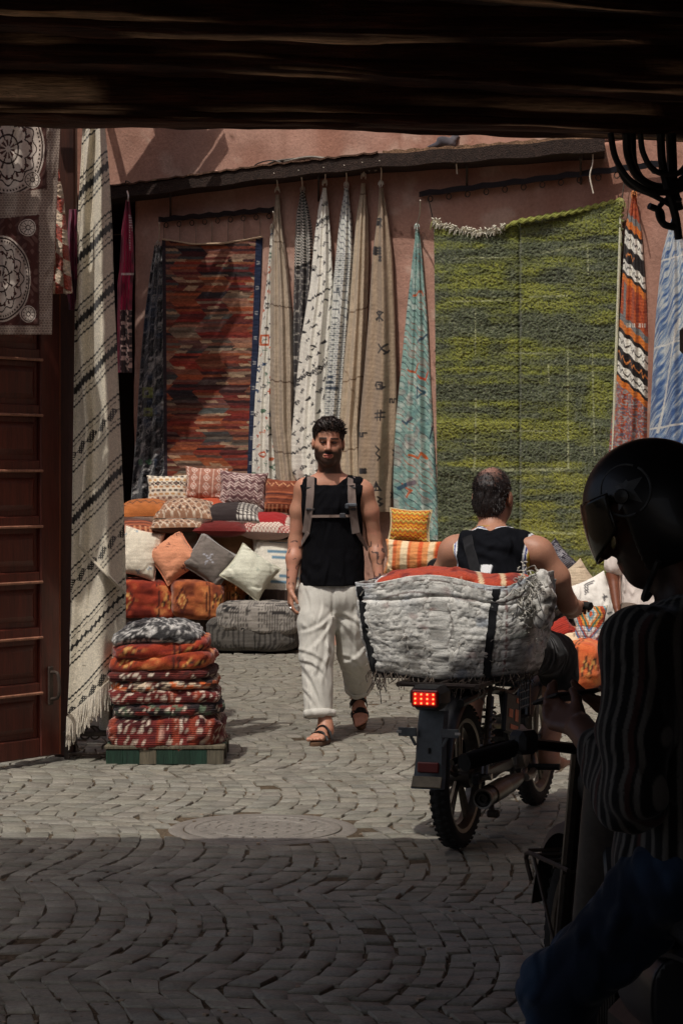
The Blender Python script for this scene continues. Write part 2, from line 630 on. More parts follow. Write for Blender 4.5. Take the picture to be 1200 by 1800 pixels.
def stone(u, v, w, h, base):
    r = random.random
    cs = []
    for (a, b) in ((-1, -1), (1, -1), (1, 1), (-1, 1)):
        x, y = warp(u + a * w / 2, v + b * h / 2)
        cs.append(np.array([x + (r() - .5) * 0.010, y + (r() - .5) * 0.026]))
    c = sum(cs) / 4
    zt = (r() - .5) * 0.007
    tx, ty = (r() - .5) * 0.07, (r() - .5) * 0.07
    V = []
    for sc, dz in ((1.0, -0.030), (1.0, -0.006), (0.92, -0.001)):
        for p in cs:
            q = c + (p - c) * sc
            V.append([q[0], q[1], zt + dz + (q[0] - c[0]) * tx + (q[1] - c[1]) * ty])
    V.append([c[0], c[1], zt + 0.002 + (r() - .5) * .004])
    F = []
    for i in range(2):
        for k in range(4):
            k2 = (k + 1) % 4
            F.append((i * 4 + k, i * 4 + k2, i * 4 + 4 + k2, i * 4 + 4 + k))
    for k in range(4):
        F.append((8 + k, 8 + (k + 1) % 4, 12))
    t = 0.86 + 0.28 * r()
    colr = base * t * np.array([1 + 0.05 * (r() - .5), 1, 1 + 0.05 * (r() - .5)])
    return V, F, c, colr

stone_c = S(120, 116, 105)
stones = []
u = -5.2
while u < 5.2:
    w = 0.074 + 0.030 * random.random()
    v = 5.0 + random.random() * SH
    while v < 19.5:
        h = 0.082 + 0.060 * random.random() ** 0.8
        uc = u + w / 2 - 0.18 + random.uniform(-.008, .008)
        if abs(uc) < v * 0.172 + 1.5:
            V, F, c, cc = stone(uc, v + h / 2, w + 0.001 - 0.006 * random.random(), h - 0.007 - 0.007 * random.random(), stone_c)
            if math.hypot(c[0] - MH[0], c[1] - MH[1]) > 0.435 and random.random() > 0.006:
                stones.append((c[1] + abs(c[0]) * 0.25, V, F, cc, c))
        v += h
    u += w
vis = [s for s in stones if s[4][1] > 5.75 and abs(s[4][0]) < s[4][1] * 0.16]
vis.sort(key=lambda s: s[0])
near = set(id(s) for s in vis[:300])
rest = MB()
for s in stones:
    if id(s) in near:
        mesh_obj('cobblestone', s[1], s[2], M_STONE, ground, s[3], smooth=True, sharp=50)
    else:
        rest.raw(s[1], s[2], s[3])
tag(rest.build('cobblestone_field', M_STONE, ground, sharp=50), kind='stuff')
# grit in the joints
gr = MB()
for i in range(900):
    Y = 5.9 + 9 * random.random() ** 1.6
    X = (random.random() - .5) * 0.33 * Y
    s_ = 0.003 + 0.006 * random.random() ** 3
    gr.box((X, Y, -0.006 + s_ * random.random()), (s_ * 2, s_ * 1.6, s_), Matrix.Rotation(random.random() * 6, 3, 'Z'), col=S(120, 105, 88) * (0.5 + random.random()))
tag(gr.build('grit', M_STONE, ground, smooth=False), kind='stuff')

# ---- manhole
mh = thing('manhole_cover', 'round worn iron manhole cover ringed with stone set in the cobbles', 'manhole', (MH[0], MH[1], 0))
m = MB(); m.col = S(116, 110, 102)
m.lathe([(0.40, -0.03), (0.40, -0.008), (0.392, -0.004), (0.345, -0.002), (0.338, -0.006), (0.338, -0.03)], (0, 0, 0), (0, 0, 1), 56)
m.build('frame', M_STONE, mh, local=True)
m = MB(); m.col = S(118, 112, 104)
m.lathe([(0.332, -0.03), (0.332, -0.003), (0.325, 0.001), (0.29, 0.001), (0.286, -0.003), (0.23, -0.003), (0.226, 0.001), (0.20, 0.001), (0.196, -0.003), (0.001, -0.003)], (0, 0, 0), (0, 0, 1), 56)
for k in range(20):
    a = k * math.pi / 10
    m.box((0.258 * math.cos(a), 0.258 * math.sin(a), -0.002), (0.035, 0.02, 0.006), Matrix.Rotation(a, 3, 'Z'), 0.002)
for i in range(-3, 4):
    for j in range(-3, 4):
        if math.hypot(i, j) < 3.6 and (i + j) % 2 == 0:
            m.box((i * 0.05, j * 0.05, -0.002), (0.024, 0.024, 0.006), Matrix.Rotation(0.78, 3, 'Z'), 0.002)
m.build('cover', M_STONE, mh, local=True)

# ---- far plaster wall
def plaster(name, pxs, z0, z1, parent, thick=0.35, tint=(1, 1, 1), nz=90):
    zz = np.linspace(z0, z1, nz)
    PX, ZZ = np.meshgrid(pxs, zz)
    Y = Yw(PX)
    X = (PX - CX) * Y / K
    d = 0.030 * fbm(X * 0.9, ZZ * 0.9, 3.0, 4) + 0.006 * fbm(X * 9, ZZ * 9, 1.0, 2)
    P = np.stack([X - 0.72 * d, Y - 0.69 * d + 0.0, ZZ], -1)
    c = fill(X.shape, S(190, 152, 137))
    c = mix(c, S(208, 178, 165), 0.6 * sstep(-0.1, 0.5, fbm(X * 0.8, ZZ * 0.6, 8.0, 4)))
    c = mix(c, S(170, 124, 106), 0.65 * sstep(0.12, 0.45, fbm(X * 2.2, ZZ * 0.5, 21.0, 4)))
    c = mix(c, S(150, 104, 88), 0.55 * sstep(0.25, 0.6, fbm(X * 1.1, ZZ * 1.6, 33.0, 4)))
    c = mix(c, S(214, 190, 176), 0.6 * sstep(0.30, 0.5, fbm(X * 5, ZZ * 5, 4.0, 3)))
    c = mix(c, S(118, 84, 70), 0.55 * sstep(0.2, 0.55, fbm(X * 3.6, ZZ * 0.45, 51.0, 4)))
    c = mix(c, S(90, 62, 52), 0.7 * (np.abs(fbm(X * 1.7 + 3, ZZ * 1.7, 61.0, 3)) < 0.006) * (fbm(X * .8, ZZ * .8, 71.0, 2) > .1))
    c = mix(c, S(126, 84, 68), 0.6 * sstep(0.45, 0.75, fbm(X * 3.1, ZZ * 0.25, 2.0, 3)) * sstep(3.9, 4.6, ZZ))
    c = c * np.array(tint) * np.array([.78, .72, .68])
    return mesh_obj(name, P, grid_faces(len(zz), len(pxs))[:, ::-1], M_PLAST, parent, c, solid=thick, soff=-1.0)

wall = thing('plaster_wall', 'pink plastered shop wall that the rugs hang on', 'wall', tuple(onwall(740, 833)[:2]) + (0,))
plaster('lower_wall', np.linspace(238, 1500, 260), -0.02, 4.12, wall, nz=140)
plaster('upper_wall', np.linspace(-500, 1500, 300), 4.121, 7.5, wall, tint=(0.97, 0.95, 0.93), nz=80)
plaster('side_wall', np.linspace(-500, 60, 30), -0.02, 4.118, wall, nz=30)
# dark shop room behind the doorway
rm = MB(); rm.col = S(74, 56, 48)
a, b = onwall(60, 833), onwall(238, 833)
for (p, q) in (((a.x, a.y + 0.35), (a.x - 0.2, a.y + 3.2)), ((b.x, b.y + .35), (b.x + 0.4, b.y + 3.0)), ((a.x - 0.2, a.y + 3.2), (b.x + 0.4, b.y + 3.0))):
    dx, dy = q[0] - p[0], q[1] - p[1]
    L = math.hypot(dx, dy)
    rm.box(((p[0] + q[0]) / 2, (p[1] + q[1]) / 2, 2.05), (L, 0.08, 4.1), Matrix.Rotation(math.atan2(dy, dx), 3, 'Z'))
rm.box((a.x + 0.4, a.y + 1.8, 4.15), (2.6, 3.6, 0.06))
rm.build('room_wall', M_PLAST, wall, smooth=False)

# ---- plank ledge high on the wall, with wires and a bird
def wallbar(px0, px1, py_fn, off0, off1, t, n=40, sag=0.0):
    """box-section bar that follows the wall: returns grid of a 4-sided sweep"""
    V, F = [], []
    for i in range(n):
        px = px0 + (px1 - px0) * i / (n - 1)
        z = EYE - (py_fn(px) - HY) * float(Yw(px)) / K
        for (o, dz) in ((off0, 0), (off1, 0), (off1, -t), (off0, -t)):
            p = onwall(px, 833, o)
            j = 0.008 * math.sin(px * 0.21) * (1 if o == off1 else 0.3)
            V.append((p.x, p.y, z + dz + j))
    for i in range(n - 1):
        for k in range(4):
            F.append((i * 4 + k, i * 4 + (k + 1) % 4, i * 4 + 4 + (k + 1) % 4, i * 4 + 4 + k))
    F += [(3, 2, 1, 0), tuple((n - 1) * 4 + k for k in range(4))]
    return V, F

ledge_y = lambda px: np.interp(px, [120, 220, 480, 660, 860, 1060, 1110], [345, 336, 302, 283, 270, 254, 249])
ledge = thing('wall_ledge', 'long dark timber ledge running across the pink wall above the rugs', 'ledge', tuple(onwall(640, 290, 0.1)))
m = MB(); m.col = S(48, 36, 30)
m.raw(*wallbar(150, 1062, ledge_y, -0.03, 0.40, 0.11))
m.build('timber', M_BEAM, ledge, smooth=False)
m = MB(); m.col = S(120, 92, 70)
m.raw(*wallbar(672, 1055, lambda p: ledge_y(p) - 7, 0.06, 0.34, 0.034))
m.build('plank', M_BEAM, ledge, smooth=False)
m = MB(); m.col = S(86, 62, 48)
m.raw(*wallbar(170, 664, lambda p: ledge_y(p) - 3.5, 0.01, 0.42, 0.014))
m.build('plank', M_BEAM, ledge, smooth=False)
for px in (300, 560, 820, 1020):                     # iron brackets
    p = onwall(px, float(ledge_y(px)), 0.0); q = onwall(px, float(ledge_y(px)), 0.3)
    m = MB()
    m.box((q.x, q.y, p.z - 0.12), (0.03, 0.02, 0.06), None, .004)
    m.tube([(p.x, p.y, p.z - 0.30), (q.x, q.y, p.z - 0.10)], 0.010, 6)
    m.build('bracket', M_IRON, ledge)

wires = thing('wire_tangle', 'tangle of grey twisted wires lying along the dark timber ledge', 'wires', tuple(onwall(560, 284, 0.2)))
def wpath(spec, off, r, col, name='wire'):
    m = MB(); m.col = S(*col)
    m.tube(curve_pts([onwall(px, py, off + o) for (px, py, o) in spec], 36), r, 6)
    return m.build(name, M_PLASTIC, wires)
wpath([(225, 331, 0), (300, 322, .02), (372, 314, .03), (440, 302, .02), (470, 290, .04), (520, 281, 0.02), (590, 279, .02), (640, 287, .0), (664, 280, 0)], 0.16, 0.010, (70, 64, 58))
wpath([(390, 312, 0), (450, 300, .02), (486, 283, .03), (560, 277, .02), (620, 281, .0), (658, 290, 0)], 0.18, 0.008, (96, 90, 82))
wpath([(440, 303, 0), (452, 288, .05), (480, 282, .03), (505, 291, .0)], 0.2, 0.006, (60, 54, 50))
wpath([(500, 284, 0), (548, 276, .02), (610, 284, .03), (656, 277, .0), (660, 300, 0.03)], 0.2, 0.012, (120, 114, 104))
wpath([(640, 290, 0), (648, 272, .05), (660, 280, .03), (648, 300, .0)], 0.22, 0.010, (140, 136, 128))
wpath([(225, 330, 0), (222, 318, .05), (240, 326, .03), (262, 324, .0)], 0.2, 0.006, (80, 70, 60))
wpath([(380, 300, 0), (390, 304, .05), (410, 306, .03), (432, 305, .0)], 0.2, 0.006, (176, 140, 120))
wpath([(1040, 258, 0), (1041, 285, .02), (1036, 310, .03), (1042, 340, .0)], 0.30, 0.006, (205, 196, 180), 'string')
wpath([(803, 306, 0), (802, 285, .04), (808, 272, .02), (835, 270, .0)], 0.28, 0.006, (200, 190, 174), 'string')
wpath([(845, 262, 0), (860, 258, .04), (872, 262, .02), (885, 256, .0)], 0.2, 0.010, (52, 46, 44))

bp = onwall(784, float(ledge_y(784)) - 11, 0.10)
bird = thing('bird', 'small grey pigeon perched on the plank above the rugs', 'bird', tuple(bp))
f = Field((-.16, -.09, -.01), (.16, .09, .17), 0.006)
f.ell((0, 0, .065), (.085, .045, .045), 0.02, (0, 20, 0)).ell((.075, 0, .115), (.026, .024, .026), .02).cap((.06, 0, .09), (.075, 0, .11), .03, .022, .02)
f.cap((-.06, 0, .05), (-.15, 0, .025), .028, .012, .02, sq=(1, 1, 1)).cap((.095, 0, .115), (.12, 0, .108), .007, .003, .005)
f.cap((0, .015, .04), (.005, .018, .0), .006, .006, .005).cap((0, -.015, .04), (.005, -.018, .0), .006, .006, .005)
V, F = f.mesh()
C = fill((len(V),), S(96, 92, 96)); C = mix(C, S(44, 42, 48), sstep(0.1, -0.05, V[:, 0]) * 0.6)
mesh_obj('body', V, F, M_CLOTH, bird, C, local=True)

# ---- iron rails with rings
def rail(px0, px1, y0, y1, n, label):
    t = thing('curtain_rail', label, 'rail', tuple(onwall((px0 + px1) / 2, (y0 + y1) / 2, 0.1)), group='iron rails with rings on the pink wall')
    f = lambda p: y0 + (y1 - y0) * (p - px0) / (px1 - px0)
    m = MB(); m.col = S(40, 34, 32)
    m.raw(*wallbar(px0, px1, f, 0.07, 0.10, 0.045, 24))
    m.build('bar', M_BLACK, t, smooth=False)
    for i in range(n):
        px = px0 + (px1 - px0) * (i + 0.6) / n
        c = onwall(px, f(px) + 13, 0.085)
        m = MB()
        m.tube([(c.x + 0.024 * math.cos(a) * .8, c.y + 0.024 * math.cos(a) * -.5, c.z + 0.024 * math.sin(a)) for a in np.linspace(0, 6.28, 12, endpoint=False)], 0.005, 5, closed=True)
        m.build('ring', M_IRON, t)
    for px in (px0 + 4, px1 - 4):
        m = MB()
        m.cyl(onwall(px, f(px) + 4, -0.02), onwall(px, f(px) + 4, 0.1), 0.012, n=8)
        m.build('wall_bracket', M_IRON, t)
rail(279, 482, 384, 366, 9, 'short iron rail with rings above the red striped kilim')
rail(736, 1162, 339, 285, 13, 'long iron rail with rings above the shaggy green rug')

# ---- left shop: wall, jamb, door leaf
lw = thing('shop_wall', 'dark brown plastered corner of the shop behind the panelled door', 'wall', (-2.7, 11.75, 0))
m = MB(); m.col = S(112, 78, 62)
m.box((-2.86, 11.85, 1.8), (2.48, 0.40, 3.6), None, 0.03)
m.build('wall_face', M_PLAST, lw)
m = MB(); m.col = S(58, 30, 20)
m.box((-1.465, 11.50, 1.80), (0.115, 0.10, 3.6), None, 0.01)
m.build('door_jamb', M_DOOR, lw)

A, B = Vector((-1.86, 10.78, 0)), Vector((-1.468, 11.29, 0))
ddir = (B - A).normalized(); ang = math.atan2(ddir.y, ddir.x); DW = (B - A).length
door = thing('panelled_door', 'tall reddish brown wooden door leaf with raised square panels standing open', 'door', tuple(A), ang)
cd = S(80, 33, 22)
def dbox(name, x0, x1, z0, z1, y0, y1, bev=0.006, col=cd, mat=M_DOOR):
    m = MB(); m.col = np.asarray(col)
    m.box(((x0 + x1) / 2, (y0 + y1) / 2, (z0 + z1) / 2), (x1 - x0, y1 - y0, z1 - z0), None, bev)
    return m.build(name, mat, door, local=True)
DZ0, PITCH, NP = 0.035, 0.287, 9
topz = DZ0 + 0.10 + NP * PITCH
dbox('stile', 0.0, 0.135, DZ0, topz, 0, 0.05)
dbox('stile', DW - 0.14, DW, DZ0, topz, 0, 0.05)
dbox('rail', 0.135, DW - 0.14, DZ0, DZ0 + 0.10, 0.003, 0.047)
for i in range(NP):
    z = DZ0 + 0.10 + i * PITCH
    dbox('rail', 0.135, DW - 0.14, z + PITCH - 0.062, z + PITCH, 0.003, 0.047)
    dbox('ledge_moulding', 0.128, DW - 0.132, z + PITCH - 0.062, z + PITCH - 0.048, -0.016, 0.003, 0.004, S(150, 104, 82))  # ledges painted paler than the leaf to stand in for bevel highlights
    dbox('panel', 0.135, DW - 0.14, z, z + PITCH - 0.062, 0.022, 0.042, 0.002)
    m = MB(); m.col = cd * (1.0 + 0.25 * random.random())
    x0, x1, z0, z1 = 0.158, DW - 0.163, z + 0.028, z + PITCH - 0.090
    V = [(x0, .022, z0), (x1, .022, z0), (x1, .022, z1), (x0, .022, z1)]
    V += [(x0 + .03, .004, z0 + .03), (x1 - .03, .004, z0 + .03), (x1 - .03, .004, z1 - .03), (x0 + .03, .004, z1 - .03)]
    m.raw(V, [(0, 1, 5, 4), (1, 2, 6, 5), (2, 3, 7, 6), (3, 0, 4, 7), (4, 5, 6, 7)])
    m.build('raised_field', M_DOOR, door, local=True, smooth=False)
dbox('sunlit_edge', DW, DW + 0.012, DZ0, topz, 0.004, 0.046, 0.003, S(128, 66, 36))  # orange colour paints the sunlit line along the leaf's edge
m = MB(); m.col = S(30, 26, 24)
hx, hz = DW - 0.075, 0.40
m.box((hx, -0.006, hz), (0.035, 0.012, 0.20), None, 0.004)
m.tube(curve_pts([(hx, -0.01, hz + .07), (hx, -0.06, hz + .06), (hx, -.065, hz - .05), (hx, -0.01, hz - .07)], 16), 0.009, 8)
m.build('handle', M_IRON, door, local=True)

# ---- unseen awning added over the left shop, slats spaced to throw striped shade
aw = thing('added_awning', 'unseen slat awning added to throw striped shade on the panelled door and textiles', 'awning', (-2.45, 10.8, 3.5))
for i in range(15):
    w = 0.07 + 0.05 * random.random()
    m = MB(); m.col = S(92, 66, 46) * (0.7 + 0.6 * random.random())
    m.box((0, 10.05 + i * 0.118 - 10.8, 0.05 * math.sin(i * 9.1) * 0.2), (1.55, w, 0.02), Matrix.Rotation(R(random.uniform(-2.5, 2.5)), 3, 'Z'), 0.003)
    m.build('slat', M_WOOD, aw, local=True, smooth=False)
for xx in (-0.68, 0.0, 0.68):
    m = MB(); m.col = S(70, 50, 36)
    m.box((xx, 0.05, -0.05), (0.06, 1.9, 0.07), None, 0.005)
    m.build('bearer', M_WOOD, aw, local=True)

aw = thing('added_awning', 'unseen slat awning added high up to shade the wall beside the red kilim', 'awning', (-2.35, 18.85, 5.5))  # added above the view so its slats shade the upper left wall
for i in range(17):
    m = MB(); m.col = S(92, 66, 46) * (0.7 + 0.6 * random.random())
    L_ = 1.5 + 0.55 * (i / 16) + random.uniform(-.2, .2)
    m.box((-0.95 + L_ / 2, -0.75 + i * 0.092, 0.02 * math.sin(i * 5.3)), (L_, 0.078 + .02 * random.random(), 0.02), Matrix.Rotation(R(random.uniform(-2, 2)), 3, 'Z'), 0.003)
    m.build('slat', M_WOOD, aw, local=True, smooth=False)
for xx in (-0.8, 0.0, 0.45):
    m = MB(); m.col = S(70, 50, 36)
    m.box((xx, 0.30, -0.06), (0.06, 2.2, 0.07), None, 0.005)
    m.build('bearer', M_WOOD, aw, local=True)

# ---- the covered passage the picture is taken from
def rough_beam(name, label, x0, x1, yc, depth, zb_l, zb_r, height, col, seed, parent=None):
    n, per = 160, 48
    xs = np.linspace(x0, x1, n)
    ang = np.linspace(0, 2 * math.pi, per, endpoint=False)
    e = 5.0
    cy = np.sign(np.cos(ang)) * np.abs(np.cos(ang)) ** (2 / e) * depth / 2
    cz = np.sign(np.sin(ang)) * np.abs(np.sin(ang)) ** (2 / e) * height / 2
    XX = np.repeat(xs[:, None], per, 1)
    YY = np.repeat(cy[None], n, 0); ZZ = np.repeat(cz[None], n, 0)
    s = np.arange(per) / per * 2 * (depth + height)
    SS = np.repeat(s[None], n, 0)
    rid = fbm(XX * 1.3, np.cos(ang)[None] * 5 + 0 * XX, np.sin(ang)[None] * 5 + seed, 4)
    fine = fbm(XX * 5, np.cos(ang)[None] * 16, np.sin(ang)[None] * 16 + seed, 3)
    crack = sstep(0.72, 0.9, 1 - np.abs(fbm(XX * 0.5, np.cos(ang)[None] * 4, np.sin(ang)[None] * 4 + seed * 3, 3)) * 2.2)
    d = 0.026 * rid + 0.010 * fine - 0.020 * crack
    YY = YY * (1 + d / (depth / 2)); ZZ = ZZ * (1 + d / (height / 2))
    zb = zb_l + (zb_r - zb_l) * (xs - x0) / (x1 - x0)
    ZZ = ZZ + zb[:, None] + height / 2 + 0.012 * np.sin(xs * 1.7 + seed)[:, None]
    P = np.stack([XX, YY + yc, ZZ], -1)
    C = fill(XX.shape, S(*col)) * (0.75 + 0.5 * np.clip(rid + 0.4, 0, 1))[..., None]
    C = mix(C, S(92, 50, 34), 0.5 * sstep(0.1, 0.5, fine))
    C = mix(C, S(236, 196, 160), 0.9 * sstep(0.28, 0.5, fbm(XX * 1.1, np.cos(ang)[None] * 14, np.sin(ang)[None] * 14 + seed, 3)))  # painted highlights: pale streaks stand in for light catching the ridges
    F = np.concatenate([grid_faces(n, per, True)])
    V = P.reshape(-1, 3)
    F = [tuple(q) for q in F] + [tuple(range(per)), tuple((n - 1) * per + k for k in range(per))[::-1]]
    o = mesh_obj(name, V, F, M_BEAM, parent, C.reshape(-1, 3))
    if label: tag(o, label, 'beam', 'old beams over the passage mouth')
    return o
zl = lambda py, Y: EYE + (HY - py) * Y / K
BX0, BX1 = -2.3, 1.75
def beam_at(label, pyl, pyr, Yf, depth, height, col, seed):
    # far lower edge passes through photo heights pyl (left frame edge) and pyr (right frame edge)
    hl, hr = zl(pyl, Yf), zl(pyr, Yf)
    xl, xr = -600 * Yf / K, 600 * Yf / K
    g = (hr - hl) / (xr - xl)
    rough_beam('wooden_beam', label, BX0, BX1, Yf - depth / 2, depth, hl + g * (BX0 - xl), hl + g * (BX1 - xl), height, col, seed)
beam_at('lowest dark timber lintel across the mouth of the passage', 216, 254, 7.50, 0.24, 0.20, (66, 38, 27), 1.0)
beam_at('second rough timber lintel resting in front of the lowest one', 130, 176, 7.25, 0.22, 0.22, (60, 35, 25), 2.4)
beam_at('third cracked timber lintel deeper under the passage roof', 60, 90, 7.01, 0.20, 0.22, (58, 34, 25), 5.2)
beam_at('topmost timber lintel with a slanting split along it', -30, 40, 6.78, 0.2, 0.24, (42, 26, 20), 7.7)

roof = thing('passage_roof', 'plank roof over the dark covered passage above the lintels', 'roof', (-0.3, 2.5, 3.42))
for i in range(21):
    x = -2.2 + i * 0.195
    m = MB(); m.col = S(80, 54, 40) * (0.7 + 0.5 * random.random())
    m.box((x + 0.3, -0.40, 0.03), (0.19, 10.0, 0.03), None, 0.004)
    m.build('plank', M_BEAM, roof, local=True, smooth=False)
for i in range(11):
    y = 6.3 - i * 0.85
    m = MB(); m.col = S(74, 50, 38)
    m.box((0.0, y - 2.5, -0.05), (4.1, 0.12, 0.12), None, 0.015)
    m.build('joist', M_BEAM, roof, local=True)
pw = thing('passage_wall', 'bare plaster side wall of the covered passage opposite the motorcyclist', 'wall', (-2.35, -0.6, 0))
m = MB(); m.col = S(120, 92, 78)
m.box((0, 0.3, 1.75), (0.25, 5.6, 3.5), None, 0.02)
m.build('wall_face', M_PLAST, pw, local=True)
pw = thing('passage_wall', 'dark plaster side wall of the covered passage behind the helmeted rider', 'wall', (1.78, 2.4, 0))
m = MB(); m.col = S(110, 84, 72)
m.box((0, 0, 1.75), (0.25, 11.0, 3.5), None, 0.02)
m.build('wall_face', M_PLAST, pw, local=True)
post = thing('wooden_post', 'dark upright timber post at the passage mouth beside the cables', 'post', (1.265, 7.38, 0))
m = MB(); m.col = S(66, 44, 34)
for (z0, z1, w) in ((0, 1.0, 0.17), (1.0, 1.95, 0.16), (1.95, 2.78, 0.175)):
    m.box((0, 0, (z0 + z1) / 2), (w, 0.16, z1 - z0), None, 0.012)
m.build('shaft', M_WOOD, post, local=True)
m = MB(); m.col = S(60, 42, 33)
m.box((0, 0, 1.96), (0.20, 0.19, 0.10), None, 0.015)
m.build('collar', M_WOOD, post, local=True)

# ---- house blocks added round the square, mostly out of view, to cut sky light
for (lab, x0, x1, y0, y1, z0, z1) in (('upper storey added out of view over the covered passage to block sky light', -2.5, 5.0, -3.2, 4.6, 3.55, 8.2), ('plain plastered house block added on the left of the square to cut sky light', -6.5, -3.5, 12.4, 20.0, 0, 5.4),
                                      ('tall plastered house block added on the right of the square to cut sky light', 4.2, 7.5, 8.2, 15.5, 0, 8.5)):
    hb = thing('house', lab, 'house', ((x0 + x1) / 2, (y0 + y1) / 2, z0))
    m = MB(); m.col = S(150, 112, 94)
    m.box((0, 0, (z1 - z0) / 2), (x1 - x0, y1 - y0, z1 - z0), None, .03)
    m.build('wall_block', M_PLAST, hb, local=True)
    m = MB(); m.col = S(120, 84, 66)
    m.box((0, 0, z1 - z0 + .06), (x1 - x0 + .12, y1 - y0 + .12, .12), None, .02)
    m.build('parapet', M_PLAST, hb, local=True)
    for wx in (-.25, .25):
        m = MB(); m.col = S(70, 44, 32)
        m.box((wx * (x1 - x0), (y1 - y0) / 2 * (1 if z0 else -1) + (.01 if z0 else -.01), (z1 - z0) * .62), (.8, .06, 1.1), None, .01)
        m.build('shutter', M_WOOD, hb, local=True)

# black cables looping down beside the post
cb = thing('cable_bundle', 'bundle of thick black cables looping down from the lintel beside the post', 'cables', tuple(at(1150, 250, 7.2)))
def cable(pts, r, dY=0.0):
    m = MB(); m.col = S(26, 26, 28)
    m.tube(curve_pts([at(px, py, 7.22 + dY + o) for (px, py, o) in pts], 40), r, 8)
    m.build('cable', M_PLASTIC, cb)
cable([(1072, 235, 0), (1082, 280, -.02), (1108, 318, -.05), (1150, 338, -.05), (1200, 330, 0), (1230, 290, 0)], 0.011)
cable([(1100, 235, 0), (1104, 275, .02), (1122, 312, .03), (1160, 330, .03), (1205, 318, .02), (1230, 280, 0)], 0.015)
cable([(1110, 235, 0), (1114, 290, .02), (1136, 322, .0), (1180, 326, .0), (1215, 300, .02)], 0.013, .04)
cable([(1160, 235, 0), (1163, 285, .02), (1172, 330, .0), (1186, 380, .0), (1192, 420, .02)], 0.014)
cable([(1178, 235, 0), (1180, 285, .02), (1182, 330, .0), (1192, 370, .0)], 0.018, .05)
cable([(1076, 262, 0), (1100, 320, .02), (1150, 345, .0), (1185, 368, .0), (1180, 395, .02), (1162, 392, .0), (1155, 370, .0), (1172, 350, .02), (1196, 352, 0)], 0.009)
cable([(1140, 362, 0), (1160, 372, .02), (1165, 393, .0), (1185, 400, .0)], 0.012)
cable([(1124, 235, 0), (1130, 270, .01), (1150, 300, 0), (1190, 305, .0), (1220, 270, 0)], 0.010, -.04)

# ================================================================== TEXTILES
def lerp_outline(outl, y):
    A = np.array(outl, float)
    return np.interp(y, A[:, 0], A[:, 1]), np.interp(y, A[:, 0], A[:, 2])

def smooth_outline(outl, y):
    l, r = lerp_outline(outl, y)
    k = 9
    pad = lambda q: np.concatenate([np.full(k, q[0]), q, np.full(k, q[-1])])
    f = lambda q: np.convolve(pad(q), np.ones(2 * k + 1) / (2 * k + 1), 'valid')
    return f(l), f(r)

def hanging(name, label, outl, pat, off=0.06, bulge=0.10, folds=(2, 0.03), parent=None, mat=None, group=None, cat='rug',
            depth_fn=None, pile=0.0, step=1.25, solid=0.012, seed=0, wave=0.0, smooth=True, warpx=2.2):
    """a rug hanging as a soft fold. outl rows: (photo y, left x, right x); depth from the wall (or depth_fn)"""
    y0, y1 = outl[0][0], outl[-1][0]
    nv = int((y1 - y0) / step) + 2
    yy = np.linspace(y0, y1, nv)
    l, r = (smooth_outline if smooth else lerp_outline)(outl, yy)
    nu = max(10, int((r - l).max() / step) + 2)
    a = np.linspace(0, 1, nu)[None, :]
    v = ((yy - y0) / (y1 - y0))[:, None]
    XX = l[:, None] + (r - l)[:, None] * a
    YY = yy[:, None] + wave * np.sin(a * 9 + seed) + 0 * XX
    dep = (depth_fn or Yw)(XX * 0 + ((l + r) / 2)[:, None] + (XX - ((l + r) / 2)[:, None]) * (1.0 if folds[0] == 0 else 0.6))
    wpx = (r - l)[:, None] / max(1.0, (r - l).max())
    pr = bulge * np.sin(np.pi * a) ** 0.7 * (0.25 + 0.75 * wpx)
    ph = seed * 1.7 + 0.9 * np.sin(v * 2.3 + seed)
    fo = folds[1] * np.sin(2 * np.pi * folds[0] * a + ph + 0.5 * np.sin(v * 7 + seed)) * (0.3 + 0.7 * wpx) * np.sin(np.pi * a) ** 0.4 if folds[0] else 0
    wr = 0.010 * fbm(XX / 26 + seed * 7, YY / 60, seed, 3)
    D = dep - off - pr - fo - wr
    C = pat(XX + warpx * np.sin(2 * np.pi * max(folds[0], 1) * a + ph), YY, a + 0 * XX, v + 0 * XX)
    if pile:
        D = D - pile * (0.5 + 0.5 * fbm(XX / 3.2, YY / 2.2, seed, 2) + 0.5 * fbm(XX / 12, YY / 6, seed + 4, 2))
    P = np.stack([(XX - CX) * D / K, D, EYE - (YY - HY) * D / K], -1)
    o = mesh_obj(name, P, grid_faces(nv, nu), mat or M_WEAVE, parent, C, solid=solid)
    if label: tag(o, label, cat, group)
    return o

def rope(name, pts, r, parent, col, mat=None):
    m = MB(); m.col = np.asarray(col)
    m.tube(curve_pts(pts, 14), r, 6)
    return m.build(name, mat or M_WOOL, parent)

def knot(name, p, parent, col, s=0.02):
    """tied top of a rug: knot with a few loose tails"""
    m = MB(); m.col = np.asarray(col)
    m.lathe([(0.001, s), (s * .6, s * .7), (s * .9, 0), (s * .6, -s * .7), (0.001, -s)], p, (0, 0, 1), 10)
    for k in range(6):
        a = k * 1.05 + p[0] * 9
        m.tube(curve_pts([p, p + Vector((math.cos(a) * s * .9, math.sin(a) * s * .7, s * .5 * math.sin(k * 2.2))), p + Vector((math.cos(a) * s * 1.1, math.sin(a) * s, -s * (1.2 + .5 * (k % 3))))], 6), s * 0.20, 5)
    return m.build(name, M_WOOL, parent)

# ---- pattern kit (X, Y in photo pixels, a/v 0..1 over the cloth)
def grainy(C, X, Y, amt=0.18, sx=2.0, sy=2.0, s=0):
    return C * (1 + amt * fbm(X / sx, Y / sy, s, 2))[..., None]

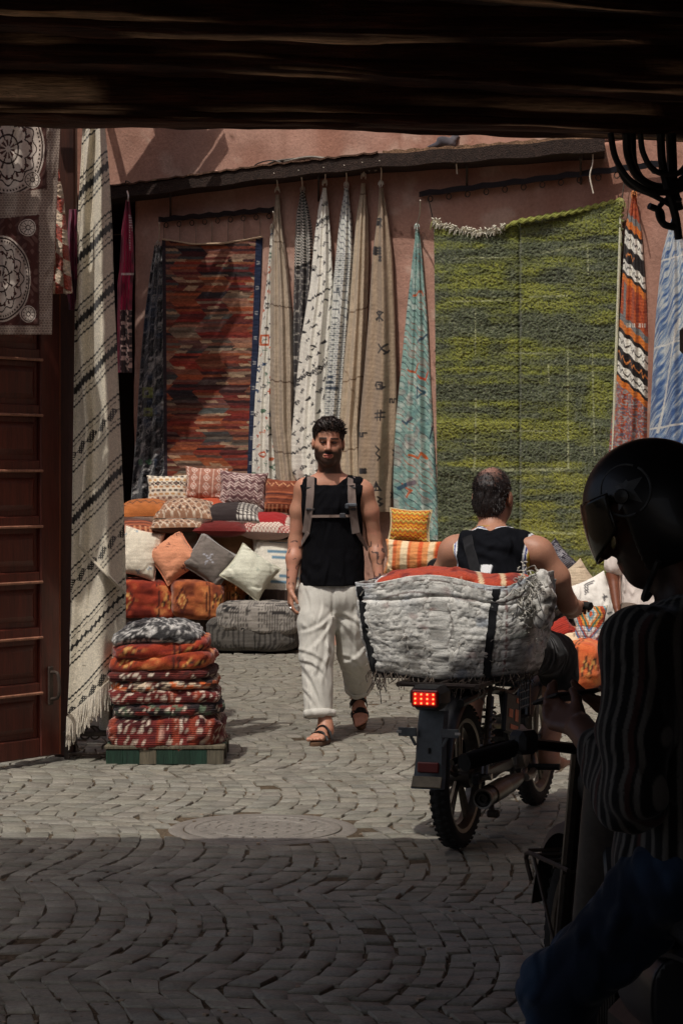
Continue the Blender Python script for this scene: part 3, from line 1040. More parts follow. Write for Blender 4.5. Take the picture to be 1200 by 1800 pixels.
def marks(C, X, Y, rot, du, dv, cols, size, seed, kinds=(0, 1, 2, 3), dens=0.8, jit=0.25):
    """small woven symbols scattered on a slanted lattice"""
    c, s = math.cos(rot), math.sin(rot)
    U, W = (X * c + Y * s) / du, (-X * s + Y * c) / dv
    U = U + 0.5 * (np.floor(W) % 2)
    iu, iw = np.floor(U), np.floor(W)
    hx, hy, hk, hc, hd = [h2(iu, iw, seed + q) for q in range(5)]
    fu = (U - iu - 0.5 - (hx - .5) * jit) * du / size
    fw = (W - iw - 0.5 - (hy - .5) * jit) * dv / size
    k = np.floor(hk * len(kinds)).astype(int)
    kk = np.array(kinds)[np.clip(k, 0, len(kinds) - 1)]
    m = np.zeros(X.shape)
    dia = np.abs(fu) + np.abs(fw)
    m = np.where((kk == 0) & (dia < 1) & (tri(fw * 4) > 0.25), 1, m)                                        # hatched diamond
    m = np.where((kk == 1) & (np.minimum(np.abs(fu - fw), np.abs(fu + fw)) < 0.28) & (dia < 1.5), 1, m)      # cross
    m = np.where((kk == 2) & (fw > -0.7) & (fw < 0.7) & (np.abs(fu) < (fw + 0.7) * 0.6), 1, m)                # triangle
    m = np.where((kk == 3) & (np.abs(fw - 0.4 * (tri(fu * 2) - .5) * 2) < 0.26) & (np.abs(fu) < 1), 1, m)     # zigzag
    m = np.where((kk == 4) & (np.abs(fu) < 0.9) & (np.abs(fw) < 0.22), 1, m)                                  # dash
    m = np.where((kk == 5) & (np.abs(np.maximum(np.abs(fu), np.abs(fw)) - 0.7) < 0.22), 1, m)                 # square
    m = m * (hd < dens)
    pal = np.array(cols)
    ci = np.clip((hc * len(pal)).astype(int), 0, len(pal) - 1)
    return C * (1 - m[..., None]) + pal[ci] * m[..., None]

def zline(X, Y, y0, slope, amp, per, w):
    """zigzag line y = y0 + slope*x"""
    d = Y - (y0 + slope * X) - amp * (tri(X / per) * 2 - 1)
    return (np.abs(d) < w).astype(float)

BLK = S(38, 34, 32)
IVORY = S(226, 220, 206)

def p_green(X, Y, a, v):
    n = fbm(X / 120, Y / 12, 2.0, 3) * 1.15 + 0.5 * fbm(X / 30, Y / 40, 6.0, 2)
    f = fbm(X / 3.0, Y / 2.2, 1.0, 2)
    C = fill(X.shape, S(112, 116, 66))
    C = mix(C, S(134, 138, 56), sstep(0.0, 0.35, n))
    C = mix(C, S(152, 152, 66), 0.8 * sstep(0.3, 0.6, n + 0.25 * f))
    C = mix(C, S(92, 98, 70), sstep(-0.02, -0.3, n))
    C = mix(C, S(150, 152, 120), 0.55 * sstep(0.15, 0.5, f) * sstep(0.1, -0.3, n))
    C = mix(C, S(54, 56, 30), 0.75 * sstep(0.1, 0.55, -f))
    C = mix(C, S(156, 148, 60), 0.5 * sstep(700, 950, Y) * sstep(-.2, .4, n))
    pale = S(196, 196, 150)
    for (pts, w) in ([((997, 610), (998, 822))], 1.6), ([((1040, 600), (1044, 800))], 1.4), ([((835, 548), (835, 622))], 1.3), ([((836, 700), (835, 780))], 1.3), \
            ([((963, 640), (964, 672))], 1.3), ([((1032, 436), (1033, 482))], 1.4), ([((868, 619), (964, 622))], 1.4), ([((880, 757), (968, 758))], 1.5), \
            ([((800, 455), (845, 453)), ((845, 453), (900, 452)), ((950, 445), (1032, 432))], 1.4), ([((790, 530), (920, 527)), ((930, 522), (996, 520))], 1.6), \
            ([((830, 826), (1000, 825))], 2.6), ([((815, 930), (880, 934)), ((890, 934), (1010, 938))], 2.4), ([((835, 795), (832, 828))], 1.6):
        for (p, q) in pts:
            C = mix(C, pale, 0.62 * (1 - sstep(w * .5, w * 1.5, seg_d(X, Y, p, q))) * (.55 + .45 * sstep(-.2, .2, fbm(X / 9, Y / 9, 4, 2))))
    C = mix(C, S(40, 42, 22), 0.45 * np.exp(-((X - 912) / 2.2) ** 2))
    return grainy(C, X, Y, 0.25, 1.8, 1.5) * np.array([.66, .68, .66])

def p_redkilim(X, Y, a, v):
    yy = Y + 1.2 * fbm(X / 30, Y / 30, 1, 2)
    big = np.floor(yy / 27.0)
    t = (yy / 27.0) % 1
    sl = np.abs(t - 0.5) * 2
    xx = X + 13 * sl * np.where(big % 2 == 0, 1, -1) + 23 * (big % 2) + 9 * h2(big, 0, 3)
    seg = np.floor(xx / 46.0)
    row = np.floor(yy / 4.6)
    pal = np.array([S(*q) for q in ((156, 62, 42), (174, 92, 56), (124, 46, 40), (96, 42, 38), (58, 44, 46), (184, 156, 130), (180, 104, 64), (96, 98, 94), (140, 76, 56), (46, 42, 48), (146, 52, 44), (122, 98, 80))])
    w = h2(seg, big, 5)
    w2 = h2(seg, row, 9)
    c1 = pal[(w * 11.99).astype(int)]
    c2 = pal[(w2 * 11.99).astype(int)]
    C = c1 * 0.45 + c2 * 0.55
    line = sstep(0.40, 0.5, np.abs(((yy / 4.6) % 1) - 0.5))
    C = C * (1 - 0.22 * line)[..., None]
    C = mix(C, S(40, 30, 30), 0.7 * (h2(row, seg, 21) < 0.14))
    C = mix(C, S(206, 176, 140), 0.6 * (h2(row, np.floor(xx / 20), 23) < 0.06))
    C = grainy(C, X, Y, 0.35, 3.5, 1.4) * .72
    nav = S(36, 44, 66)
    C = mix(C, nav, (a > 0.935))
    mk = (a > 0.955) & (a < 0.985) & (np.abs(((Y / 44) % 1) - 0.5) < 0.09)
    C = mix(C, S(150, 150, 150), mk * 0.8 * (tri(Y / 2) > .4))
    C = mix(C, S(50, 40, 46), a < 0.035)
    return C

def p_shag(X, Y, a, v):
    t = fbm((X * 0.85 + Y * 0.38) / 2.0 + 2 * fbm(X / 9, Y / 9, 2, 2), (Y * 0.85 - X * 0.38) / 15.0, 3, 3)
    C = fill(X.shape, S(58, 56, 58))
    C = mix(C, S(150, 146, 142), sstep(0.08, 0.4, t))
    C = mix(C, S(26, 26, 30), sstep(0.0, -0.35, t))
    C = mix(C, S(48, 62, 84), 0.5 * sstep(.2, .5, fbm(X / 20, Y / 30, 8, 2)))
    C = mix(C, S(122, 128, 70), 0.9 * ((np.abs(np.maximum(np.abs(X - 258), np.abs(Y - 690)) - 7) < 2.5) | (np.abs(np.maximum(np.abs(X - 260), np.abs(Y - 724)) - 5) < 2.5)))
    C = mix(C, S(84, 130, 92), 0.6 * (np.hypot(X - 247, Y - 812) < 6)); C = mix(C, S(84, 130, 92), 0.6 * (np.hypot(X - 262, Y - 812) < 5))
    return C

def p_colmarks(X, Y, a, v):
    C = fill(X.shape, S(222, 218, 206))
    C = marks(C, X, Y, -0.7, 13, 15, [S(*q) for q in ((58, 60, 66), (96, 124, 104), (196, 108, 70), (60, 80, 110), (190, 92, 60), (70, 66, 66))], 5.0, 3, (2, 3, 4, 5, 1), 0.85)
    C = mix(C, S(192, 96, 56), (np.abs(np.maximum(np.abs(X - 465), np.abs(Y - 598)) - 8) < 2))
    return grainy(C, X, Y, 0.12)

def p_beige(lines, base, col, seed):
    def f(X, Y, a, v):
        C = fill(X.shape, base)
        C = C * (1 + 0.22 * fbm((X + Y * .6) / 3, (Y - X * .6) / 14, seed, 3))[..., None]
        for (y0, s) in lines:
            d = np.abs(Y - y0 - s * (X - X.min()) - 1.2 * np.sin(X / 2.4))
            C = mix(C, col, (d < 1.3) * 0.9)
        dg = ((Y * 0.35 - X + seed * 40) % 150)
        C = mix(C, col, (dg < 1.6) * 0.55)
        return C
    return f

def p_herring(X, Y, a, v):
    z = ((Y + 8 * tri(X / 7)) / 5.2) % 1
    C = mix(fill(X.shape, S(208, 202, 190)), S(40, 38, 38), z < 0.55)
    lo = sstep(462, 474, Y + 0.4 * (X - 530))
    n = fbm(X / 2.2, Y / 3.2, 5, 2)
    D = mix(fill(X.shape, S(64, 60, 60)), S(170, 164, 154), sstep(0.15, 0.45, n))
    C = C * (1 - lo[..., None]) + D * lo[..., None]
    return mix(C, BLK, np.abs(Y + 0.4 * (X - 530) - 468) < 3)

def p_whiteblack(X, Y, a, v):
    C = fill(X.shape, S(230, 226, 214))
    Z = Y + 0.55 * (X - 560) + 0.0009 * (X - 560) ** 2
    band = (Z % 128)
    C2 = marks(C, X, Z, 0.0, 19, 17, [S(46, 44, 46), S(60, 58, 60)], 5.6, 13, (0, 1, 2, 0, 3), 0.9, .15)
    C = np.where((band > 14)[..., None], C2, C)
    zz = zline(X, Z, 0, 0, 2.2, 3.4, 1.7)
    z2 = (np.abs((Z % 128) - 6 - 2.2 * (tri(X / 3.4) * 2 - 1)) < 1.8)
    C = mix(C, S(48, 46, 48), z2)
    z3 = (np.abs((Z % 256) - 138 - 2.2 * (tri(X / 3.4) * 2 - 1)) < 1.5)
    C = mix(C, S(48, 46, 48), z3)
    return grainy(C, X, Y, 0.1)

def p_slate(X, Y, a, v):
    C = fill(X.shape, S(214, 214, 206))
    Z = Y - 0.75 * (X - 560)
    sec = np.floor((Y - 0.2 * X) / 64.0)
    k = h2(sec, 0, 31)
    ln = (np.abs((Z / 11.0) % 1 - 0.5) > 0.40)
    hexl = (np.abs(((Z + 6 * tri(X / 9)) / 15) % 1 - .5) > .42) | ((np.abs((X / 18) % 1 - .5) > 0.44) & (((Z / 15) % 2) < 1))
    dots = (np.hypot((X / 5 + .5 * (np.floor(Y / 4) % 2)) % 1 - .5, (Y / 4) % 1 - .5) < 0.32)
    m = np.where(k < 0.45, ln, np.where(k < 0.75, hexl, dots))
    C = mix(C, S(74, 82, 92), m * 0.85)
    t = (Y > 650) & (Y < 690) & (np.abs(X - 580) < (Y - 650) * 0.4) & ((Y // 5) % 2 == 0)
    C = mix(C, S(70, 78, 90), t)
    return grainy(C, X, Y, 0.12)

def p_symbols(X, Y, a, v):
    C = fill(X.shape, S(160, 140, 118))
    C = C * (1 + 0.22 * fbm((X + Y * .5) / 2.6, (Y - X * .5) / 10, 3, 3))[..., None]
    k = S(44, 40, 40)
    def sy(cx, cy, strokes, sc=1.0, w=1.5):
        nonlocal C
        for st in strokes:
            C = mix(C, k, stroke(X, Y, [(cx + p[0] * sc, cy + p[1] * sc) for p in st], w))
    grid = [[(-8, -6), (8, -6)], [(-8, 0), (8, 0)], [(-8, 6), (8, 6)], [(-6, -8), (-6, 8)], [(0, -8), (0, 8)], [(6, -8), (6, 8)]]
    hashs = [[(-3, -9), (-4, 9)], [(4, -9), (3, 9)], [(-9, -3), (9, -5)], [(-9, 4), (9, 3)]]
    cross = [[(-7, -7), (7, 8)], [(7, -7), (-7, 8)], [(4, 10), (10, 4)]]
    sq = [[(-6, -6), (6, -6), (6, 6), (-6, 6), (-6, -6)], [(-9, 0), (-6, -6)], [(9, 2), (6, 6)], [(-2, -2), (3, -2), (3, 3)]]
    snake = [[(-8, 4), (-8, -3), (-3, -3), (-3, 4), (2, 4), (2, -3), (7, -3)]]
    star = [[(-7, -7), (7, 7)], [(7, -7), (-7, 7)], [(0, -9), (0, 9)], [(-4, -8), (4, -8)], [(-8, 5), (0, 0)]]
    tri_ = [[(-8, 7), (0, -8), (8, 7), (-8, 7)], [(-4, 0), (4, 0)], [(0, -8), (0, 7)]]
    zig = [[(-4, -10), (4, -4), (-3, 2), (5, 8), (1, 13)]]
    for (cx, cy, st, sc) in ((666, 392, star, .9), (664, 441, grid, .8), (668, 455, star, .5), (667, 556, star, 1.0), (672, 612, cross, 1.0), (667, 678, sq, 1.0), (690, 704, snake, .9),
                             (667, 730, hashs, 1.0), (637, 764, snake, .9), (664, 795, zig, 1.1), (692, 798, zig, .7), (662, 855, tri_, 1.0), (638, 828, grid, .5), (668, 880, zig, .7), (640, 880, tri_, .7), (690, 870, cross, .6)):
        sy(cx, cy, st, sc)
    return C

def p_turq(X, Y, a, v):
    C = fill(X.shape, S(146, 184, 176))
    C = mix(C, S(190, 208, 200), sstep(0, .4, fbm(X / 7, Y / 9, 2, 3)))
    C = mix(C, S(104, 150, 150), 0.7 * sstep(.1, .4, fbm(X / 14, Y / 14, 9, 2)))
    Z = Y - 0.85 * X
    Z = Z + 2.0 * fbm(X / 20, Y / 30, 3, 2)
    kl = h2(np.floor(Z / 12), np.floor((X + .4 * Y) / 38), 4)
    ln = np.abs((Z / 12.0) % 1 - 0.5) > 0.42
    C = mix(C, S(58, 76, 86), ln * (kl < 0.62) * 0.85)
    C = mix(C, S(196, 108, 74), ln * (kl > 0.82) * 0.8)
    for pts, c, w in (([(728, 520), (738, 512), (744, 520)], (206, 104, 62), 1.6), ([(716, 650), (728, 655), (735, 640)], (206, 104, 62), 1.6), ([(735, 660), (745, 668), (752, 655)], (206, 84, 54), 1.8),
                      ([(720, 800), (735, 806), (742, 796), (748, 806)], (210, 110, 60), 2.0), ([(705, 850), (722, 862), (716, 874)], (206, 104, 62), 1.6), ([(734, 602), (744, 592), (752, 588)], (56, 84, 104), 1.8),
                      ([(705, 740), (716, 745), (722, 735)], (56, 84, 104), 2.0), ([(733, 690), (733, 680), (745, 690), (733, 700), (733, 690)], (56, 92, 110), 1.6), ([(700, 858), (726, 848)], (44, 82, 106), 4.0), ([(755, 770), (762, 750)], (30, 40, 60), 2.0)):
        C = mix(C, S(*c), stroke(X, Y, pts, w))
    C = mix(C, S(204, 160, 150), 0.3 * sstep(.25, .5, fbm(X / 12, Y / 16, 19, 2)) * (Y > 600))
    return grainy(C, X, Y, 0.15) * np.array([.84, .80, .78])

def p_orange(X, Y, a, v):
    Z = Y - 0.85 * (X - 1100)
    C = fill(X.shape, S(176, 84, 46))
    C = mix(C, S(148, 62, 40), sstep(0, .4, fbm(X / 4, Y / 4, 2, 2)))
    def band(z0, z1, c):
        nonlocal C
        C = mix(C, S(*c), ((Z > z0) & (Z < z1)))
    or_ = (204, 116, 48); wh = (224, 220, 208); bk = (34, 28, 28)
    for base in (372, 560):
        band(base + 0, base + 12, (120, 120, 118)); band(base + 12, base + 26, or_); band(base + 26, base + 34, bk)
        band(base + 34, base + 60, wh); band(base + 60, base + 88, bk); band(base + 88, base + 108, wh)
        band(base + 108, base + 114, bk); band(base + 114, base + 126, or_)
        for zc in (base + 47, base + 98):
            C = mix(C, S(60, 52, 52), (np.abs(Z - zc - 4.5 * (tri(X / 5) * 2 - 1)) < 1.7) & (np.abs(Z - zc) < 10))
        C = mix(C, S(206, 128, 66), (np.abs(Z - base - 74 - 5 * (tri(X / 5) * 2 - 1)) < 1.8) & (h2(np.floor(X / 18), base, 3) < .7))
    q = (Z > 686)
    t = fbm(X / 3, Y / 3, 8, 2)
    C = mix(C, S(150, 150, 148), q * sstep(.1, .3, t)); C = mix(C, S(90, 108, 124), q * sstep(.1, .3, -t) * .8)
    C = mix(C, S(110, 128, 130), ((X > 1094) & (X < 1101) & (Z > 500) & (Z < 560)) * 0.8)
    C = mix(C, S(206, 200, 186), ((np.abs(Y - 572) < 4) & (X > 1100)) * 0.8 * (tri(X / 3) > .4))
    return grainy(C, X, Y, 0.2)

def p_blue(X, Y, a, v):
    t = fbm((X * .8 + Y * .45) / 1.7, (Y * .8 - X * .45) / 16, 4, 3)
    C = fill(X.shape, S(132, 156, 186))
    C = mix(C, S(206, 210, 208), sstep(-.02, .35, t + .5 * (0.45 - v)))
    C = mix(C, S(70, 100, 152), sstep(.0, .4, -t + .35 * (v - .4)))
    for (p, q) in (((1150, 462), (1200, 448)), ((1145, 614), (1200, 596)), ((1140, 755), (1200, 744)), ((1192, 560), (1155, 760))):
        C = mix(C, S(226, 224, 216), stroke(X, Y, [p, q], 1.6))
    return C * .70

# ---- the cone-shaped hanging rugs
GRP = 'rugs hung from one corner along the wall'
def tied(name, label, outl, pat, hook, knotpy, kcol, mat=M_WEAVE, off=0.05, bulge=.14, folds=(3, .030), seed=1, cat='rug', pile=0.0):
    px = (outl[0][1] + outl[0][2]) / 2
    base = onwall((outl[-1][1] + outl[-1][2]) / 2, outl[-1][0], off)
    t = thing(name, label, cat, tuple(base), group=GRP)
    hanging('cloth', None, outl, pat, off, bulge, folds, t, mat, seed=seed, pile=pile)
    kp = onwall(px, knotpy, off + 0.05)
    knot('knot', kp, t, kcol)
    hk = onwall(hook[0], hook[1], 0.40)
    rope('cord', [hk, hk * 0.5 + kp * 0.5 + Vector((0.01, 0, 0)), kp], 0.006, t, S(196, 186, 170))
    return t

tied('hanging_rug', 'narrow ivory rug with small coloured marks hanging beside the red kilim',
     [(400, 477, 481), (500, 468, 484), (600, 456, 488), (700, 448, 490), (780, 444, 490), (852, 442, 492)], p_colmarks, (480, 372), 396, S(200, 190, 170), off=0.03, bulge=.08, seed=2)
tied('hanging_rug', 'plain beige wool rug with thin brown lines hanging between ivory rugs',
     [(342, 485, 490), (380, 482, 494), (450, 477, 504), (550, 474, 514), (650, 474, 518), (750, 476, 518), (800, 482, 520), (850, 486, 526)],
     p_beige([(423, .12), (534, .2), (668, .1), (792, .15)], S(172, 156, 136), S(96, 74, 58), 1), (482, 304), 330, S(206, 200, 188), off=.06, seed=3)
tied('hanging_rug', 'black and white herringbone rug partly behind the symbol rug',
     [(336, 529, 534), (380, 520, 546), (440, 518, 552), (520, 516, 552), (640, 514, 548), (720, 516, 540)], p_herring, (525, 299), 330, S(190, 184, 172), off=.02, bulge=.08, seed=4)
tied('hanging_rug', 'white rug covered with small black diamonds and crosses behind the walking man',
     [(330, 568, 573), (360, 560, 577), (420, 552, 582), (500, 545, 586), (600, 528, 582), (700, 518, 574), (780, 511, 574), (830, 512, 580), (850, 524, 584)], p_whiteblack, (569, 294), 318, S(222, 216, 204), off=.10, bulge=.16, folds=(3, .03), seed=5)
tied('hanging_rug', 'pale rug with slate blue diagonal lines hanging behind the man\'s head',
     [(330, 606, 611), (380, 597, 618), (450, 590, 622), (550, 580, 616), (650, 572, 608), (740, 566, 602), (800, 566, 600)], p_slate, (605, 290), 322, S(216, 210, 200), off=.06, bulge=.14, seed=6)
tied('hanging_rug', 'sand coloured wool rug with rope seams hanging beside the brown symbol rug',
     [(322, 636, 641), (380, 626, 647), (450, 620, 648), (550, 612, 646), (650, 602, 642), (750, 594, 636), (860, 596, 640), (905, 598, 644)],
     p_beige([(556, -.3), (674, -.3), (795, -.2), (345, -.1)], S(184, 166, 142), S(110, 86, 64), 2), (637, 285), 306, S(222, 216, 204), off=.07, bulge=.14, seed=7)
tied('hanging_rug', 'brown wool rug with large black woven symbols hanging in long folds',
     [(330, 666, 672), (380, 663, 682), (450, 654, 690), (550, 648, 694), (650, 640, 697), (750, 631, 699), (830, 628, 692), (900, 628, 688)], p_symbols, (667, 282), 320, S(222, 216, 204), off=.09, bulge=.18, folds=(2, .05), seed=8)
tied('hanging_rug', 'turquoise rug with dark slanting lines and orange squiggles beside the green rug',
     [(402, 731, 734), (450, 725, 742), (550, 714, 750), (650, 704, 756), (750, 694, 762), (850, 690, 768), (920, 692, 772), (950, 716, 772)], p_turq, (738, 352), 396, S(180, 190, 180), off=.05, bulge=.12, seed=9)
tied('hanging_rug', 'narrow orange black and white banded rug beside the green rug',
     [(342, 1111, 1116), (400, 1098, 1126), (500, 1092, 1134), (600, 1086, 1139), (700, 1078, 1139), (790, 1069, 1136), (830, 1068, 1136)], p_orange, (1113, 296), 338, S(190, 120, 70), off=.04, bulge=.10, seed=10)
tied('hanging_rug', 'blue and white streaked rug with white rope seams by the passage post',
     [(372, 1182, 1186), (450, 1162, 1206), (550, 1152, 1222), (650, 1146, 1230), (780, 1139, 1236), (840, 1138, 1238)], p_blue, (1184, 300), 366, S(210, 210, 206), mat=M_WOOL, off=.05, bulge=.14, seed=11)
tied('hanging_rug', 'dark grey shaggy rug hanging at the doorway beside the red kilim',
     [(432, 272, 284), (480, 264, 288), (560, 254, 290), (650, 246, 292), (760, 240, 294), (850, 232, 296), (892, 230, 298)], p_shag, (280, 392), 426, S(170, 160, 150), mat=M_PILE, off=.03, bulge=.09, seed=12, pile=.02)

# ---- flat hung rugs
gt = thing('green_rug', 'large shaggy green rug with pale lines hung flat on the wall', 'rug', tuple(onwall(920, 1015, .1)))
ng = 420
def green_outline():
    return [(0, 0, 0)]
nv, nu = 520, 280
aa, vv = np.meshgrid(np.linspace(0, 1, nu), np.linspace(0, 1, nv))
topx = np.interp(aa[0], [0, .25, .5, .75, 1], [762, 850, 935, 1015, 1092])
topy = np.interp(aa[0], [0, .08, .2, .3, .42, .7, 1], [392, 404, 412, 410, 392, 376, 354])
boty = np.interp(aa[0], [0, 1], [1000, 1022])
XX = topx[None] + (np.interp(aa[0], [0, 1], [770, 1068])[None] - topx[None]) * vv ** 1.1
YY = topy[None] + (boty - topy)[None] * vv
D = Yw(XX) - 0.06 - 0.05 * np.sin(aa * 7.0 + 1.0) * sstep(0.6, 0, vv) - 0.03 * np.sin(aa * 3 + vv * 4) - 0.015 * fbm(XX / 60, YY / 25, 3, 3)
rows = 0.5 + 0.5 * np.sin(YY / 6.2 + 1.6 * fbm(XX / 40, YY / 60, 2, 2))
D -= 0.013 * (0.8 * fbm(XX / 2.6, YY / 2.2, 1, 2) + 0.34 * rows + 0.3 * fbm(XX / 11, YY / 5, 7, 2))
D += 0.02 * np.exp(-((XX - 912) / 2.5) ** 2)
P = np.stack([(XX - CX) * D / K, D, EYE - (YY - HY) * D / K], -1)
mesh_obj('pile', P, grid_faces(nv, nu), M_PILE, gt, p_green(XX, YY, aa, vv), solid=0.03)
m = MB()
for i in range(230):                                  # woolly fringe along the sagging top edge
    t = random.random() ** 1.2 * 0.36
    px = float(np.interp(t, aa[0], topx)); py = float(np.interp(t, aa[0], topy))
    p = onwall(px, py - 2, 0.09 + 0.03 * random.random())
    q = p + Vector((random.uniform(-.04, .04), -.02, random.uniform(-.05, .045)))
    m.tube([p, p * .5 + q * .5 + Vector((0, -.02, .012)), q], [.006, .006, .003], 4, S(222, 216, 196) * random.uniform(.7, 1))
tag(m.build('fringe', M_WOOL, gt), kind='stuff')
m = MB()
for i in range(90):                                   # plaited green binding on the rest of the edge
    t = 0.36 + 0.64 * i / 90
    px = float(np.interp(t, aa[0], topx)); py = float(np.interp(t, aa[0], topy))
    p = onwall(px, py - 2 + 1.5 * math.sin(i), 0.10)
    m.tube([p + Vector((-.016, 0, -.014)), p + Vector((0, -.012, 0)), p + Vector((.016, 0, .016))], .011, 5, S(138, 140, 66) * random.uniform(.7, 1.1))
m.build('binding', M_WOOL, gt)
m = MB(); m.col = S(196, 194, 168)
m.tube([onwall(1091 - 22 * t, 356 + 650 * t, .10) for t in np.linspace(0, 1, 60)], .012, 6)
m.build('selvedge', M_WOOL, gt)
for (px, py, hx, hy) in ((1092, 354, 1099, 300), (762, 392, 752, 346)):
    kp = onwall(px, py, .1)
    knot('knot', kp, gt, S(140, 138, 84), .026)
    rope('cord', [onwall(hx, hy, .09), kp], .005, gt, S(70, 62, 54))

kt = thing('red_kilim', 'flat woven red orange striped kilim with navy border hung from the short rail', 'rug', tuple(onwall(370, 835, .1)))
nv, nu = 380, 180
aa, vv = np.meshgrid(np.linspace(0, 1, nu), np.linspace(0, 1, nv))
topy = np.interp(aa[0], [0, .1, .3, .6, .85, 1], [421, 424, 430, 429, 422, 417])
XX = np.interp(aa, [0, 1], [285, 461]) + (np.interp(aa, [0, 1], [289, 444]) - np.interp(aa, [0, 1], [285, 461])) * vv
YY = topy[None] + (848 - topy[None]) * vv
D = Yw(XX) - 0.05 - 0.03 * np.sin(aa * 9 + .5) * sstep(.8, 0, vv) - 0.02 * np.sin(aa * 4 + vv * 3) - .008 * fbm(XX / 25, YY / 25, 3, 3) - .004 * fbm(XX / 9, YY / 3, 5, 2)
P = np.stack([(XX - CX) * D / K, D, EYE - (YY - HY) * D / K], -1)
mesh_obj('cloth', P, grid_faces(nv, nu), M_WEAVE, kt, p_redkilim(XX, YY, aa, vv), solid=0.012)
m = MB(); m.col = S(186, 160, 132)
m.tube([onwall(285 + 176 * t, float(np.interp(t, aa[0], topy)) - 1, .07) for t in np.linspace(0, 1, 50)], .010, 6)
m.build('top_binding', M_WOOL, kt)
for t in np.linspace(.02, .98, 7):
    px = 285 + 176 * t
    rope('cord', [onwall(px, 384 - 18 * t + 12, .085), onwall(px, float(np.interp(t, aa[0], topy)), .07)], .004, kt, S(120, 104, 90))

# ---- left foreground textiles
def p_suzani(X, Y, a, v):
    mar = S(84, 50, 46); wht = S(224, 216, 206); dk = S(58, 40, 38)
    C = fill(X.shape, mar)
    sc = sstep(.15, .3, np.sin(X / 4.2 + 2 * np.sin(Y / 7)) * np.sin(Y / 4.6 + 2 * np.sin(X / 6)))
    C = mix(C, S(150, 120, 112), sc * .35)
    def medal(cx, cy, rx, ry):
        nonlocal C
        q = np.hypot((X - cx) / rx, (Y - cy) / ry); th = np.arctan2((Y - cy) / ry, (X - cx) / rx)
        C = mix(C, S(206, 196, 186), q < 1.0); C = mix(C, dk, (q < .96) & (q > .92)); C = mix(C, dk, (np.abs(q - .87) < .022) & (np.sin(th * 60) > 0))
        C = mix(C, wht, q < .82)
        C = mix(C, dk, (np.abs(q - (.72 + .05 * np.cos(th * 12))) < .018))
        C = mix(C, dk, (np.abs(q - (.5 + .12 * np.abs(np.cos(th * 4)))) < .02))
        C = mix(C, mar, (np.abs(q - .6) < .05) & (np.sin(th * 24) > .35))
        C = mix(C, dk, (q < .44) & (np.abs(np.cos(th * 4)) < .22 + .4 * np.abs(q - .3)) & (q > .2))
        C = mix(C, dk, np.abs(q - .3) < .02); C = mix(C, mar, (q < .2) & (np.sin(th * 10) > -.2)); C = mix(C, wht, q < .07)
    def ros(cx, cy, r):
        nonlocal C
        q = np.hypot(X - cx, (Y - cy)) / r; th = np.arctan2(Y - cy, X - cx)
        C = mix(C, wht, q < 1); C = mix(C, dk, np.abs(q - .84) < .05); C = mix(C, dk, (q < .72) & (q > .25) & (np.abs(np.cos(th * 5)) < .35)); C = mix(C, dk, np.abs(q - .25) < .06)
    medal(14, 262, 66, 84); medal(2, 490, 52, 76)
    for (cx, cy) in ((57, 316), (49, 400), (50, 552), (14, 600)): ros(cx, cy, 15)
    # borders
    lat = (np.hypot((X / 5.2 + .5 * (np.floor(Y / 4.6) % 2)) % 1 - .5, (Y / 4.6) % 1 - .5) < .40) & (np.hypot((X / 5.2 + .5 * (np.floor(Y / 4.6) % 2)) % 1 - .5, (Y / 4.6) % 1 - .5) > .14)
    brd = ((X > 82) & (Y < 350)) | (X > 70) & (Y >= 350) | ((Y > 334 + .12 * (60 - X)) & (Y < 378 + .1 * (60 - X))) | (Y > 572)
    B_ = mix(fill(X.shape, S(190, 178, 166)), S(104, 84, 76), lat * .8)
    C = np.where(brd[..., None], B_, C)
    C = mix(C, S(92, 66, 60), ((np.abs(X - 82) < 1.2) & (Y < 334)) | ((np.abs(X - 69) < 1.2) & (Y > 380) & (Y < 572)))
    return grainy(C, X, Y, 0.15, 1.6, 1.6) * np.array([.80, .74, .70])  # overall dimming puts the shade the cloth hangs in into its colour
sz = thing('printed_cloth', 'maroon and white medallion printed cloth hanging over the top of the door', 'textile', tuple(at(50, 590, 10.9)))
hanging('cloth', None, [(195, -60, 108), (300, -60, 103), (420, -60, 98), (520, -60, 93), (588, -60, 92)], p_suzani, 0, .03, (4, .018), sz, M_CLOTH, depth_fn=lambda px: 10.72 + 0.0030 * px, solid=.004, seed=4, step=0.9, warpx=1.0, smooth=False)
m = MB(); m.col = S(60, 44, 36)
m.cyl(at(-70, 190, 10.5), at(112, 190, 11.06), .018, n=8)
m.build('hanging_rod', M_WOOD, sz)

def p_redwhite(X, Y, a, v):
    k = (np.floor(Y / 26 + .8 * np.sin(X / 30)) + np.floor((X - 96) / 16)) % 2
    C = mix(fill(X.shape, S(214, 190, 164)), S(166, 74, 56), k)
    return grainy(C, X, Y, .3, 2, 2)
hanging('pile_rug', 'edge of a red and cream checked pile rug hanging behind the printed cloth',
        [(296, 96, 102), (340, 92, 112), (420, 90, 120), (516, 90, 129)], p_redwhite, 0, .05, (1, .02), None, M_PILE, depth_fn=lambda px: 11.22 + 0 * px, solid=.02, seed=2, pile=.012, cat='rug')
def p_purple(X, Y, a, v):
    C = fill(X.shape, S(112, 42, 66))
    return mix(C, S(60, 24, 40), sstep(0, .4, fbm(X / 5, Y / 20, 3, 2)))
hanging('scarf', 'dark purple scarf hanging between the pile rug and the striped kilim',
        [(368, 122, 136), (430, 118, 140), (500, 116, 140), (545, 122, 138)], p_purple, 0, .05, (2, .02), None, M_CLOTH, depth_fn=lambda px: 11.40 + 0 * px, seed=6, solid=.004, cat='scarf')

